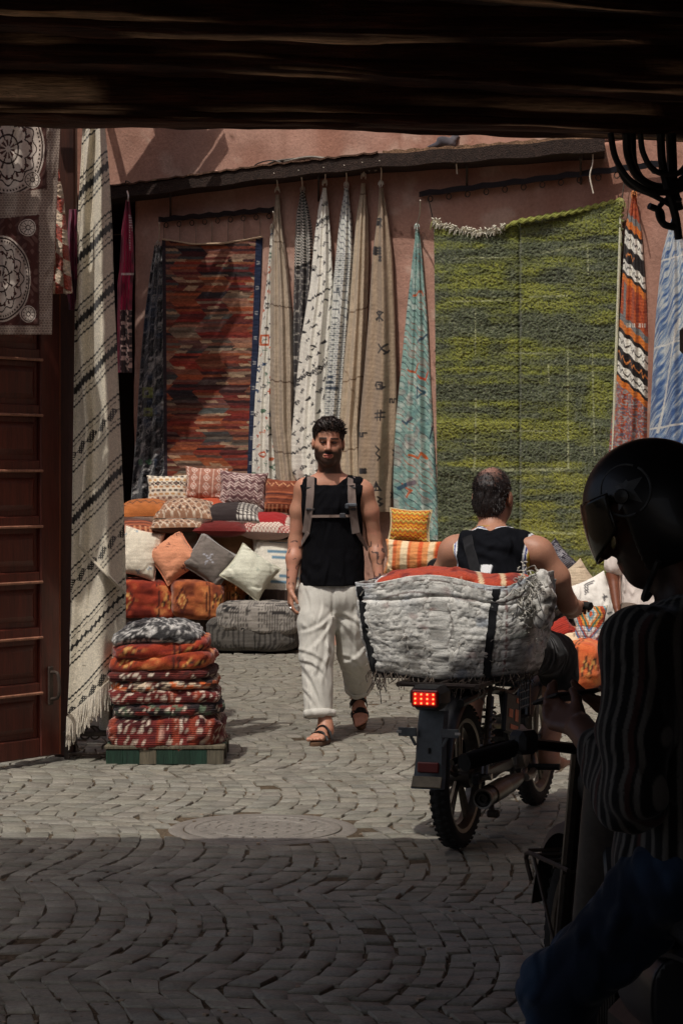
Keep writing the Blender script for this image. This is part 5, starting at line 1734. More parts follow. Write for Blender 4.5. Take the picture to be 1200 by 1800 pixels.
pal_ = thing('pallet', 'low wooden pallet with chipped green and white paint under the rug stack', 'pallet', tuple(at(297, 1333, ST)[:2]) + (0,))
pc = at(297, 1333, ST)
for i in range(5):
    m = MB(); m.col = S(*((96, 88, 72), (54, 70, 54))[i % 2])
    m.box((pc.x, ST - .22 + i * .115, .088), (.62, .095, .018), None, .003, jit=.001)
    m.build('deck_board', M_WOOD, pal_)
for i, y_ in enumerate((ST - .235, ST, ST + .235)):
    for k in range(7):
        m = MB(); m.col = S(*((30, 56, 42), (28, 52, 40), (96, 88, 72), (32, 58, 44), (30, 54, 41), (28, 54, 42), (88, 82, 68))[k]) * random.uniform(.8, 1.1)
        m.box((pc.x - .26 + k * .0868, y_, .038), (.0866, .055, .076), None, .002)
        m.build('block', M_WOOD, pal_)
def srug(label, px, py, w, h, pat, dy=0.0, tilt=0.0, mat=M_WEAVE, e1=.5, sag=0, d=.52, wrk=.02):
    lump('folded_rug', label, px, py, ST + dy, w, h, d, pat, e1, .35, random.uniform(-4, 4), tilt, wrk, 'rug', mat, G4, (40, 150), sag=sag)
srug('thick maroon rug with white woven motifs at the bottom of the stack', 296, 1284, 196, 78, q_maroon(2.0), wrk=.030)
srug('dark rug with green and cream fold second from the bottom of the stack', 296, 1240, 190, 26, q_band([(60, 44, 42), (120, 46, 40), (90, 104, 84), (40, 34, 36)], 4), tilt=.03)
srug('maroon rug with red hexagons and white bars in the middle of the stack', 292, 1218, 190, 30, q_maroon(5.3), tilt=.0)
srug('dark brown rug with cream and orange dashes above the hexagon rug', 294, 1198, 186, 22, q_band([(54, 40, 38), (80, 40, 36), (196, 176, 150), (194, 96, 50)], 7), tilt=.04)
srug('plain dark wine rug in the upper middle of the stack', 288, 1180, 182, 24, q_band([(78, 34, 34), (64, 36, 32), (100, 44, 38)], 9), tilt=.03)
srug('bright orange rug with a brown woven lozenge near the top of the stack', 290, 1158, 178, 34, q_orange(3, (158, 66, 38), (118, 42, 30)), tilt=.06, mat=M_WOOL)
srug('orange red rug with black and white rim just under the fluffy top rug', 284, 1136, 168, 30, q_orange(7, (150, 54, 34), (112, 36, 28)), tilt=.10, mat=M_WOOL)
srug('black and white fluffy rug lying on top of the stack', 280, 1112, 152, 44, q_fluff, tilt=.02, mat=M_PILE, e1=.8, sag=.35, wrk=.03)

# ---- wrought iron bench below the striped kilim
bn = thing('iron_bench', 'low wrought iron bench with scrolls at the foot of the striped kilim', 'bench', tuple(at(162, 1345, 11.4)[:2]) + (0,))
bl, br = at(118, 1290, 11.36), at(197, 1290, 11.36)
m = MB()
m.box(((bl.x + br.x) / 2, 11.48, bl.z), (br.x - bl.x + .04, .26, .025), None, .004)
m.build('seat', M_IRON, bn)
for (x, y) in ((bl.x, 11.37), (br.x, 11.37), (bl.x, 11.59), (br.x, 11.59)):
    m = MB()
    m.box((x, y, bl.z / 2), (.028, .024, bl.z), None, .003)
    m.build('leg', M_IRON, bn)
for (sx, fl_) in ((.30, 1), (.72, -1)):
    m = MB()
    cx = bl.x + (br.x - bl.x) * sx
    for q in (0, 1):
        pts = []
        for k in range(26):
            a = k / 25 * 4.2 * math.pi / 2
            rr = .052 * (1 - .75 * k / 25)
            pts.append((cx + fl_ * (rr * math.cos(a) + (.03 if q else -.03)), 11.365, .085 + (.045 if q else -.03) + rr * math.sin(a) * (1 if q else -1)))
        m.tube(pts, .005, 5)
    m.build('scroll', M_IRON, bn)
m = MB()
m.cyl((bl.x, 11.365, .03), (br.x, 11.365, .03), .008, n=6)
m.build('crossbar', M_IRON, bn)

# ================================================================== PEOPLE
def npv(*p): return np.array(p, float)
def unit(v): return np.asarray(v, float) / np.linalg.norm(v)

def hand(f, w, d, n, side, curl=0.5, sc=1.0, spread=0.0, thumb_out=0.5):
    """palm + five fingers; w wrist, d towards the fingers, n palm normal (fingers curl towards it), side = direction of the thumb"""
    d, n, side = unit(d), unit(n), unit(side)
    w = np.asarray(w, float)
    for o in (-.026, -.009, .009, .026):
        f.cap(w + side * o * .6 * sc, w + d * .085 * sc + side * o * sc, .0135 * sc, .0115 * sc, .012)
    for o, L in ((.029, .066), (.010, .075), (-.010, .070), (-.029, .054)):
        p = w + d * .088 * sc + side * o * sc
        a = 0.15 + curl * .4
        dd = d + side * o * spread * 20
        for k, fr in enumerate((.45, .32, .23)):
            q = p + (unit(dd) * math.cos(a) + n * math.sin(a)) * L * sc * fr
            f.cap(p, q, .0092 * sc * (1 - .08 * k), .0085 * sc * (1 - .08 * k), .004)
            p = q; a += curl * .75
    p = w + d * .022 * sc + side * .028 * sc
    q = p + unit(d * .75 + side * thumb_out + n * .35) * .042 * sc
    r = q + unit(d * .95 + side * .12 + n * .45) * .032 * sc
    f.cap(p, q, .0135 * sc, .0105 * sc, .012); f.cap(q, r, .0105 * sc, .0085 * sc, .006)

def foot(f, heel, fw, up, ankle, sc=1.0):
    fw, up = unit(fw), unit(up)
    sd = np.cross(fw, up)
    heel = np.asarray(heel, float)
    P = lambda a, b, c: heel + fw * a * sc + sd * b * sc + up * c * sc
    f.cap(ankle, P(.045, 0, .055), .036 * sc, .040 * sc, .03)
    f.ell(P(.035, 0, .035), (.036 * sc, .036 * sc, .032 * sc), .03)
    f.cap(P(.04, 0, .045), P(.17, .005, .022), .038 * sc, .024 * sc, .03)
    f.cap(P(.13, -.022, .022), P(.19, -.026, .020), .024 * sc, .019 * sc, .02)
    f.cap(P(.13, .022, .022), P(.185, .026, .020), .024 * sc, .019 * sc, .02)
    for k, (b, L) in enumerate(((.030, .250), (.012, .248), (-.004, .238), (-.019, .226), (-.032, .210))):
        f.cap(P(.185, b, .020), P(L, b * 1.05, .017), .0115 * sc, (.0125 if k == 0 else .009) * sc, .005)

def head(f, c, fw, up, sc=1.0, beard=False):
    """head with face; c = centre, fw = where the face looks"""
    fw, up = unit(fw), unit(up)
    sd = np.cross(fw, up)                         # the person's right
    c = np.asarray(c, float)
    M = np.stack([sd, -fw, up], 1)                # local (x right, y back, z up) -> space
    eul = [math.degrees(a) for a in Matrix(M.tolist()).to_euler()]
    P = lambda x, y, z: c + M @ npv(x, y, z) * sc
    r = lambda *q: tuple(v * sc for v in q)
    f.ell(P(0, .016, .042), r(.077, .097, .084), .02, eul)
    f.ell(P(0, -.022, -.035), r(.064, .070, .078), .04, eul)
    f.ell(P(0, -.058, -.088), r(.034, .030, .028), .03, eul)
    for s in (-1, 1):
        f.ell(P(.048 * s, -.045, -.015), r(.025, .03, .03), .03, eul)
        f.ell(P(.054 * s, -.012, -.062), r(.018, .035, .028), .03, eul)
    f.ell(P(0, -.070, .055), r(.055, .028, .035), .03, eul)
    for s in (-1, 1):
        f.ell(P(.031 * s, -.100, .014), r(.019, .017, .012), .014, eul, sub=True)
        f.ell(P(.031 * s, -.082, .013), r(.013, .011, .010), .003, eul)
        f.cap(P(.012 * s, -.095, .033), P(.050 * s, -.081, .032), .0085 * sc, .006 * sc, .012)
    f.cap(P(0, -.096, .024), P(0, -.117, -.022), .0085 * sc, .0135 * sc, .008)
    for s in (-1, 1): f.ell(P(.013 * s, -.098, -.028), r(.009, .011, .008), .008, eul)
    f.ell(P(0, -.090, -.055), r(.025, .012, .0065), .006, eul)
    f.ell(P(0, -.088, -.068), r(.021, .012, .0075), .006, eul)
    for s in (-1, 1):
        f.ell(P(.083 * s, .008, -.002), r(.010, .021, .034), .006, eul)
    return P, M

def face_colour(V, C, c, M, sc, skin, hairc, beard=0.0, scalp=None):
    L = ((V - np.asarray(c)) @ M) / sc
    x, y, z = L[:, 0], L[:, 1], L[:, 2]
    inh = (np.abs(z) < .16) & (np.abs(x) < .11) & (y > -.14) & (y < .13)
    front = inh & (y < -.03)
    C = mix(C, S(166, 92, 80), front & (np.hypot(x / .024, (z + .061) / .013) < 1) & (y < -.075))
    br = front & (np.abs(z - .0345 + .10 * (np.abs(x) - .03) ** 2 * 40 * .1) < .0058) & (np.abs(x) > .011) & (np.abs(x) < .054)
    C = mix(C, hairc, br * .95)
    for s in (-1, 1):
        e = np.hypot((x - .031 * s) / .016, (z - .013) / .0075)
        C = mix(C, S(112, 76, 62), front & (e < 1.15)); C = mix(C, S(46, 32, 28), front & (np.hypot((x - .031 * s) / .014, (z - .0115) / .0048) < 1))
    if beard:
        jaw = sstep(-.028, -.055, z + .25 * np.clip(-y - .05, 0, .06) * -1 + .0) * sstep(.02, -.03, y)
        side = sstep(.0, -.03, z) * sstep(.045, .06, np.abs(x)) * sstep(.03, -.01, y)
        nol = 1 - ((np.hypot(x / .030, (z + .061) / .016) < 1) & (y < -.07))
        C = mix(C, hairc, inh * np.clip(np.maximum(jaw, side), 0, 1) * beard * nol)
        C = mix(C, hairc, front & (np.hypot(x / .036, (z + .045) / .0075) < 1) & (y < -.07))
    return C

def ribbon(pts, nrm, w, t, col):
    """flat strap along pts; nrm = outward direction at each point"""
    P = np.array([list(p) for p in pts], float); N = np.array([unit(n) for n in nrm])
    T = np.gradient(P, axis=0); T /= np.linalg.norm(T, axis=1)[:, None]
    B_ = np.cross(T, N); B_ /= np.linalg.norm(B_, axis=1)[:, None]
    V, F = [], []
    for i in range(len(P)):
        for (a, b) in ((-1, 0), (1, 0), (1, 1), (-1, 1)):
            V.append(P[i] + B_[i] * a * w / 2 + N[i] * b * t)
    for i in range(len(P) - 1):
        for k in range(4):
            F.append((i * 4 + k, i * 4 + (k + 1) % 4, i * 4 + 4 + (k + 1) % 4, i * 4 + 4 + k))
    F += [(3, 2, 1, 0), tuple((len(P) - 1) * 4 + k for k in range(4))]
    return V, F

def surf_y(rows, x, z, front=True, off=0.0):
    A = np.array(sorted(rows), float)
    cx, cy, rx, ry = [np.interp(z, A[:, 0], A[:, i]) for i in (1, 2, 3, 4)]
    q = np.sqrt(np.clip(1 - ((x - cx) / rx) ** 2, 0.02, 1))
    return cy - (ry * q + off) if front else cy + ry * q + off

SKIN = S(178, 128, 104)
HAIRC = S(38, 28, 24)

# ------------------------------------------------------------------ the walking man
mo = (-0.049, 12.30, 0.0)
man = thing('person', 'man in black sleeveless top and white linen trousers walking towards us', 'person', mo)
f = Field((-.34, -.46, 0.0), (.36, .52, 1.80), .0055, ((-.125, -.18, 1.54), (.075, .09, 1.80)), .0034)
hc = npv(-.026, -.035, 1.668)
hP, hM = head(f, hc, (.02, -1, -.06), (0.03, -.04, 1), 1.02)
f.cap((-.024, -.004, 1.58), (-.012, .012, 1.44), .062, .072, .03)
f.cap((-.155, .015, 1.415), (.165, .015, 1.405), .058, .058, .06)
f.ell((-.06, .012, 1.43), (.11, .06, .05), .06); f.ell((.06, .012, 1.43), (.11, .06, .05), .06)
f.stack([(.88, 0, .01, .155, .105), (1.05, 0, .01, .140, .10), (1.25, 0, .01, .150, .105), (1.40, 0, .012, .150, .09)], .04)
# right arm (towards the cushions) and left arm
f.chain([(-.165, .015, 1.405), (-.192, .02, 1.29), (-.212, .03, 1.11)], [.054, .049, .038], .03)
f.chain([(-.212, .03, 1.11), (-.222, .00, 1.02), (-.236, -.045, .855)], [.038, .041, .027], .03)
hand(f, (-.238, -.047, .85), (-.01, -.12, -1), (1, .1, 0), (0.25, -1, 0), .5, .98)
f.chain([(.178, .015, 1.395), (.210, .03, 1.29), (.236, .06, 1.13)], [.054, .049, .039], .03)
f.chain([(.236, .06, 1.13), (.250, .035, 1.04), (.262, -.005, .90)], [.039, .041, .027], .03)
hand(f, (.266, -.007, .895), (.0, -.15, -1), (-1, .1, 0), (-.25, -1, 0), .55, .98)
# legs (inside the trousers) and bare feet in sandals
A1, A2 = npv(-.040, -.215, .10), npv(.150, .42, .255)
f.chain([(-.09, .01, .88), (-.085, -.10, .50), A1], [.080, .052, .036], .03)
f.chain([(.09, .02, .88), (.115, .05, .50), A2], [.080, .052, .036], .03)
H1, D1, U1 = npv(-.030, -.185, .022), unit((-.30, -.95, 0)), npv(0, 0, 1)
H2, D2 = npv(.140, .455, .190), unit((.10, -.74, -.66)); U2 = unit(npv(0, 0, 1) - D2 * (D2 @ npv(0, 0, 1)))
foot(f, H1, D1, U1, A1, .98)
foot(f, H2, D2, U2, A2, .98)
V, F = f.mesh()
C = fill((len(V),), SKIN)
C = mix(C, S(206, 140, 118), .35 * (fbm(V[:, 0] * 14, V[:, 1] * 14, V[:, 2] * 14, 2) > .1))
arm = (np.abs(V[:, 0]) > .17) & (V[:, 2] > .84) & (V[:, 2] < 1.12)
tn = fbm(V[:, 0] * 30, V[:, 1] * 30, V[:, 2] * 22, 2); tl = np.abs(fbm(V[:, 0] * 34 + 9, V[:, 1] * 34, V[:, 2] * 30, 1))
C = mix(C, S(58, 48, 48), arm * (tn > -.05) * (tl < .17) * .9)
C = face_colour(V, C, hc, hM, 1.02, SKIN, S(42, 29, 24), .92)
mesh_obj('body', V, F, M_SKIN, man, C, local=True)
# hair: short, fuller on top
f = Field(hc - .16, hc + .17, .004)
g = lambda x, y, z: hc + hM @ npv(x, y, z) * 1.02
f.ell(g(0, .020, .060), (.092, .106, .090), .01)
f.ell(g(.0, -.045, .112), (.070, .056, .040), .03); f.ell(g(.02, -.07, .098), (.040, .030, .024), .02); f.ell(g(-.03, -.062, .102), (.036, .03, .026), .02)
f.ell(g(0, .075, -.005), (.068, .045, .075), .03)
f.wrinkle(lambda x, y, z: .006 * fbm(x * 40 + y * 12, y * 40, z * 26, 2) + .003 * np.sin((x * 1.3 + y + .3 * z) * 260 + 5 * noise3(x * 30, y * 30, z * 30)), .06)
# hairline: open the face, ears free
L0 = hM.T
def hl(x, y, z):
    X = x - hc[0]; Y_ = y - hc[1]; Z = z - hc[2]
    ly = (Y_ + .06 * Z); 
    face = np.maximum(-(Z - (.072 - .5 * np.clip(np.abs(X) - .035, 0, .1) + .9 * np.clip(ly + .055, 0, .2) * -1)), -(-ly - .0))   # below hairline and in front
    a = (Z - (.078 - .75 * np.clip(np.abs(X + .006) - .030, 0, .1) + .010 * np.sin(X * 150 + 1) * (np.abs(X) < .06) - .35 * np.clip(X, 0, .05)))
    front = (ly + .022)
    return np.where((ly < -.022), np.maximum(-a, front * 0 - .5) * 1.0, np.where(ly < .03, -(Z + .012 - 0.0), -(Z + .085)))
f.cut(hl)
V, F = f.mesh()
C = fill((len(V),), HAIRC); C = mix(C, S(66, 46, 36), .5 * sstep(.0, .4, fbm(V[:, 0] * 60, V[:, 1] * 60, V[:, 2] * 25, 2)))
hair = mesh_obj('hair', V, F, M_HAIR, man, C, local=True)
m = MB(); rr = random.Random(3)
top = V[(V[:, 2] > hc[2] + .055)]
for i in range(420):
    p = top[rr.randrange(len(top))]
    d = unit(p - hc - npv(0, .02, .0)) * .35 + npv(rr.uniform(-.2, .2) + .45, -.75 + rr.uniform(-.15, .15), .10 + rr.uniform(-.1, .1))
    d = unit(d) * rr.uniform(.016, .030)
    m.tube([p - d * .2, p + d * .6, p + d + npv(0, -.003, -.005)], [.0032, .0028, .0008], 4, HAIRC * rr.uniform(.6, 1.6))
tag(m.build('locks', M_HAIR, hair, local=True), kind='stuff')
# top
TR = [(.862, 0, .005, .188, .138), (.95, 0, .005, .178, .132), (1.08, 0, .005, .168, .124), (1.20, -.002, .003, .168, .124), (1.31, -.006, .0, .176, .128), (1.39, -.008, .004, .182, .112), (1.435, -.010, .01, .165, .088), (1.475, -.014, .015, .13, .072), (1.50, -.018, .015, .085, .066)]
f = Field((-.24, -.20, .84), (.24, .20, 1.53), .0055)
f.stack(TR[:7], .01)
f.cap((-.135, .015, 1.415), (.135, .015, 1.408), .069, .069, .05)
f.ell((-.06, .012, 1.43), (.115, .068, .058), .05); f.ell((.06, .012, 1.43), (.115, .068, .058), .05)
for s in (-1, 1):
    f.ell((.234 * s + (-.004), .01, 1.345), (.068, .16, .150), .012, sub=True)
f.ell((-.020, -.030, 1.548), (.072, .098, .085), .010, sub=True)
f.wrinkle(lambda x, y, z: .009 * fbm(x * 12, y * 12, z * 6, 3) + .003 * np.sin(z * 60 + x * 30 + 5 * noise3(x * 9, y * 9, z * 9)) * sstep(1.05, .9, z) + .004 * np.sin((x * 1.6 - z) * 52 + 4 * noise3(x * 8, y * 8, z * 8)) * sstep(1.2, 1.4, z) * .5)
V, F = f.mesh()
mesh_obj('tank_top', V, F, M_BLACKCLOTH, man, fill((len(V),), S(15, 15, 18)), local=True)
# trousers
f = Field((-.25, -.34, .10), (.29, .52, .92), .005)
f.ell((.0, .012, .80), (.186, .132, .14), .03)
f.chain([(-.090, .0, .82), (-.090, -.05, .66), (-.088, -.10, .48), (-.078, -.175, .17)], [.110, .106, .093, .080], .03)
f.chain([(.098, .02, .82), (.110, .03, .66), (.122, .06, .47), (.146, .335, .27)], [.110, .106, .091, .079], .03)
f.cut(lambda x, y, z: np.where(x < .04, .14 - z, -1.0))
pl = unit((.0, .75, -.66))
f.cut(lambda x, y, z: np.where(y > .15, (x - .146) * pl[0] + (y - .345) * pl[1] + (z - .262) * pl[2], -1.0))
FOLDS = [((.0, .71), (-.17, .60), .014, .016), ((.0, .69), (-.13, .50), .014, .015), ((-.02, .66), (-.07, .38), .012, .014), ((-.19, .52), (-.04, .44), .012, .016), ((-.18, .46), (-.03, .37), .013, .014),
         ((-.17, .43), (-.045, .17), .018, .016), ((-.165, .30), (-.06, .15), .012, .012), ((-.10, .60), (-.12, .30), .010, .014), ((-.15, .86), (-.13, .62), .010, .012), ((-.07, .86), (-.08, .66), .009, .010),
         ((.02, .71), (.19, .61), .014, .016), ((.02, .68), (.15, .50), .014, .015), ((.20, .53), (.05, .43), .013, .016), ((.05, .47), (.18, .37), .013, .015), ((.10, .86), (.12, .62), .010, .012), ((.16, .84), (.17, .6), .009, .012),
         ((.05, .38), (.19, .30), .012, .014), ((.12, .62), (.10, .42), .010, .014)]
def pants(x, y, z):
    r = .009 * fbm(x * 7, y * 7, z * 2.2, 2)
    wob = .010 * noise3(x * 9, y * 9, z * 9)
    for (p, q, A_, sg) in FOLDS:
        dx, dz = q[0] - p[0], q[1] - p[1]
        L_ = math.hypot(dx, dz)
        t = ((x - p[0]) * dx + (z - p[1]) * dz) / L_ ** 2
        d = ((x - p[0]) * dz - (z - p[1]) * dx) / L_ + wob + .02 * np.sin(t * 3) - .01
        r += .72 * A_ * (d / sg) * np.exp(-(d / sg) ** 2) * sstep(-.15, .15, t) * sstep(1.2, .75, t)
    r -= .003 * np.abs(noise3(x * 24 + z * 3, y * 24, z * 9))
    r += .007 * np.exp(-(x / .008) ** 2) * (z > .70)
    return r
f.wrinkle(pants, .05)
V, F = f.mesh()
tr = mesh_obj('trousers', V, F, M_CLOTH, man, fill((len(V),), S(194, 191, 182)), local=True)
m = MB(); m.col = S(226, 216, 200)
def cuff(c, n, r):
    n = unit(n); u = unit(np.cross(n, (1, 0, 0))); w = np.cross(n, u)
    prof = [(r - .002, .020), (r + .003, .019), (r + .005, 0), (r + .004, -.018), (r - .003, -.021), (r - .012, -.014)]
    mm = MB(); mm.col = S(200, 197, 188)
    VV = []
    for (q, t) in prof:
        for k in range(40):
            a = 2 * math.pi * k / 40
            rr = q + .004 * math.sin(3 * a + 1) + .003 * math.sin(7 * a)
            VV.append(np.array(c) + n * t + rr * (math.cos(a) * u + math.sin(a) * w))
    FF = [(i * 40 + k, i * 40 + (k + 1) % 40, (i + 1) * 40 + (k + 1) % 40, (i + 1) * 40 + k) for i in range(len(prof) - 1) for k in range(40)]
    mm.raw(VV, FF)
    o = mm.build('cuff', M_CLOTH, man, local=True, sharp=80)
cuff((-.077, -.180, .156), (.03, -.22, -1), .086)
cuff((.147, .340, .266), (.05, .75, -.66), .083)
# sandals
def sandal(H, D, U, sc=.98):
    sd = np.cross(D, U)
    P = lambda a, b, c: H + D * a * sc + sd * b * sc + U * c * sc
    out = []
    for t in np.linspace(0, 2 * math.pi, 40, endpoint=False):
        a = .118 + .142 * math.cos(t)
        b = (.043 + .010 * math.cos(t)) * math.sin(t)
        out.append((a, b))
    VV, FF = [], []
    for (c, s) in ((-.022, .97), (-.020, 1.0), (-.004, 1.0), (.002, .96)):
        for (a, b) in out: VV.append(P(.118 + (a - .118) * s, b * s, c))
    for i in range(3):
        for k in range(40): FF.append((i * 40 + k, i * 40 + (k + 1) % 40, (i + 1) * 40 + (k + 1) % 40, (i + 1) * 40 + k))
    FF += [tuple(range(40))[::-1], tuple(range(120, 160))]
    mm = MB(); mm.raw(VV, FF, S(92, 68, 50)); sl = mm.build('sandal', M_CLOTH, man, local=True)
    for a0, wd, hh in ((.085, .034, .086), (.160, .036, .058)):
        pts, nn = [], []
        for t in np.linspace(-1.25, 1.25, 15):
            b = .050 * math.sin(t) / math.sin(1.25); c = hh * math.cos(t * 1.15) * .98
            pts.append(P(a0, b, max(c, 0) - .006)); nn.append(sd * b * 12 + U * .6)
        mm = MB(); mm.raw(*ribbon(pts, nn, wd, .006, None), S(30, 26, 25)); o = mm.build('strap', M_CLOTH, sl, local=True)
        mm = MB(); mm.box(pts[11] + U * .008, (.016, .016, .010), None, .002, S(60, 54, 48)); mm.build('buckle', M_METAL, sl, local=True)
sandal(H1, D1, U1); sandal(H2, D2, U2)
# ring, bracelet
m = MB(); m.col = S(206, 206, 206); m.lathe([(.011, -.004), (.013, 0), (.011, .004)], (-.236, -.072, .742), (0, -.1, -1), 14); m.build('ring', M_METAL, man, local=True)
m = MB(); m.col = S(60, 54, 70); m.tube([npv(.266 + .032 * math.cos(a), -.003 + .030 * math.sin(a), .905) for a in np.linspace(0, 6.28, 18, endpoint=False)], .006, 6, closed=True); m.build('bracelet', M_CLOTH, man, local=True)
# backpack: straps on the chest, pack behind
bk = thing('backpack', 'grey brown hiking backpack worn by the walking man, chest strap buckled', 'backpack', (mo[0], mo[1] + .2, .95))
MTXB = MTX[bk]; bo = npv(0, .2, .95)
f = Field((-.20, .10, .90), (.20, .42, 1.50), .008)
f.ell((0, .235, 1.20), (.165, .115, .27), .03, p=4.0).ell((0, .32, 1.10), (.13, .06, .14), .03, p=4.0)
f.wrinkle(lambda x, y, z: .008 * fbm(x * 14, y * 14, z * 10, 3))
V, F = f.mesh()
mesh_obj('pack', V - bo, F, M_CLOTH, bk, fill((len(V),), S(104, 92, 86)), local=True)
gry = S(112, 98, 92)
for s in (-1, 1):
    pts, nn = [], []
    for t in np.linspace(0, 1, 24):
        if t < .25:
            k = t / .25; z = 1.44 + .035 * math.sin(k * math.pi / 2); x = s * (.118 - .004 * k) - .01; y = .10 - .13 * k; n_ = (0, -.3 * k, 1)
        else:
            k = (t - .25) / .75; z = 1.475 - .31 * k; x = s * (.112 + .028 * k ** 2) - .01; y = min(surf_y(TR, x, z, True, .004), .02); n_ = (s * .3, -1, .4 * (1 - k))
        pts.append(npv(x, y, z) - bo); nn.append(n_)
    mm = MB(); mm.raw(*ribbon(pts, nn, .044, .012, None), gry); so = mm.build('shoulder_strap', M_CLOTH, bk, local=True)
    pts2, nn2 = [], []
    for k in np.linspace(0, 1, 10):
        x = s * (.138 + .055 * k); z = 1.17 - .10 * k
        y = surf_y(TR, x * .96, z, True, .006) + .05 * k * k
        pts2.append(npv(x, y, z) - bo); nn2.append((s * .8, -1 + .9 * k, 0))
    mm = MB(); mm.raw(*ribbon(pts2, nn2, .026, .006, None), S(112, 98, 92)); mm.build('webbing', M_CLOTH, bk, local=True)
    for z in (1.42, 1.30):
        x = s * .116 - .01
        mm = MB(); mm.box(npv(x, surf_y(TR, x, z, True, .012), z) - bo, (.050, .012, .014), None, .003, S(40, 38, 40)); mm.build('strap_buckle', M_PLASTIC, so, local=True)
pts = [npv(x, surf_y(TR, x, 1.265, True, .006), 1.262 + .012 * x) - bo for x in np.linspace(-.125, .115, 16)]
mm = MB(); mm.raw(*ribbon(pts, [(0, -1, 0)] * 16, .015, .004, None), S(124, 108, 100)); mm.build('chest_strap', M_CLOTH, bk, local=True)
mm = MB(); mm.box(npv(.055, surf_y(TR, .055, 1.265, True, .012), 1.265) - bo, (.034, .014, .028), None, .004, S(52, 52, 56)); mm.build('buckle', M_PLASTIC, bk, local=True)
mm = MB(); mm.box(npv(.105, surf_y(TR, .105, 1.325, True, .030), 1.325) - bo, (.062, .022, .020), None, .005, S(70, 74, 80)); mm.box(npv(.080, surf_y(TR, .105, 1.325, True, .036), 1.318) - bo, (.022, .022, .030), None, .005, S(54, 58, 64)); mm.build('camera_clip', M_PLASTIC, bk, local=True)

# ------------------------------------------------------------------ the rider, in the motorcycle's own space (y forward)
MOTO, MROT = (0.468, 8.68, 0.0), R(-20)
rd = thing('person', 'bareheaded rider in black vest with white and blue trim seen from behind', 'person', MOTO, MROT)
RS = S(170, 122, 98)
f = Field((-.44, .22, .12), (.46, 1.12, 1.52), .0055)
hc = npv(-.045, .660, 1.392)
hP, hM = head(f, hc, (.05, 1, -.12), (0.0, .10, 1), .98)
f.cap((-.040, .63, 1.31), (-.028, .58, 1.22), .056, .066, .03)
f.cap((-.185, .58, 1.165), (.165, .58, 1.165), .062, .062, .06)
f.ell((-.075, .57, 1.205), (.10, .06, .045), .06); f.ell((.055, .57, 1.205), (.10, .06, .045), .06)
f.chain([(0, .44, .80), (-.005, .48, .95), (-.01, .56, 1.12)], [.13, .135, .13], .05)
f.chain([(.185, .58, 1.165), (.245, .62, 1.06), (.275, .70, .945)], [.058, .051, .039], .04)
f.chain([(.275, .70, .945), (.268, .80, .92), (.255, .93, .925)], [.039, .038, .027], .03)
hand(f, (.255, .93, .925), (.0, 1, .05), (0, .1, -1), (-1, 0, 0), .9, .98)
f.chain([(-.20, .58, 1.165), (-.255, .63, 1.06), (-.285, .71, .945)], [.058, .051, .039], .04)
f.chain([(-.285, .71, .945), (-.275, .80, .92), (-.255, .93, .925)], [.039, .038, .027], .03)
hand(f, (-.255, .93, .925), (.0, 1, .05), (0, .1, -1), (1, 0, 0), .9, .98)
for s in (-1, 1):
    f.chain([(.10 * s, .46, .76), (.20 * s, .84, .70)], [.095, .068], .04)
    f.chain([(.20 * s, .84, .70), (.195 * s, .84, .55), (.175 * s, .76, .30)], [.062, .058, .038], .04)
    foot(f, (.175 * s, .72, .225), (.05 * s, 1, -.05), (0, .05, 1), (.175 * s, .76, .31), .98)
V, F = f.mesh()
C = fill((len(V),), RS)
L = (V - hc) @ hM
scalp = (L[:, 2] > -.055) & (np.abs(L[:, 0]) < .2) & (V[:, 2] > 1.27)
C = face_colour(V, C, hc, hM, .98, RS, HAIRC, .7)
mesh_obj('body', V, F, M_SKIN, rd, C, local=True)
f = Field(hc - .16, hc + .16, .004)
g = lambda x, y, z: hc + hM @ npv(x, y, z) * .98
f.ell(g(0, .020, .046), (.0795, .1025, .087), .01).ell(g(0, .065, -.03), (.070, .050, .062), .03)
f.wrinkle(lambda x, y, z: .005 * fbm(x * 60, y * 60, z * 40, 2), .05)
def cutr(x, y, z):
    lx = (x - hc[0]); ly = -(y - hc[1]); lz = z - hc[2]      # ly > 0 behind
    return np.where(ly < -.03, -(lz - .07), np.where(ly < .03, -(lz - .012), -(lz + .075)))
f.cut(cutr)
V, F = f.mesh()
L = (V - hc) @ hM / .98
C = fill((len(V),), S(30, 23, 21))
thin = sstep(.062, .018, np.hypot(L[:, 0] - .006, (L[:, 1] - .062)) + .022 * fbm(V[:, 0] * 70, V[:, 1] * 70, V[:, 2] * 70, 2)) * (L[:, 2] > .045)
C = mix(C, S(150, 108, 92), .8 * thin)
hair = mesh_obj('hair', V, F, M_HAIR, rd, C, local=True)
m = MB(); rr = random.Random(8)
for i in range(1100):
    k = rr.randrange(len(V)); p = V[k]
    if thin[k] > .35 and rr.random() < .8: continue
    n_ = unit(p - hc); d = unit(n_ + npv(0, 0, -.9) + npv(rr.uniform(-.4, .4), rr.uniform(-.4, .4), rr.uniform(-.3, .3))) * rr.uniform(.006, .012)
    m.tube([p - n_ * .001, p + d], [.0016, .0006], 3, S(30, 23, 21) * rr.uniform(.5, 1.6))
tag(m.build('cropped_hair', M_HAIR, hair, local=True), kind='stuff')
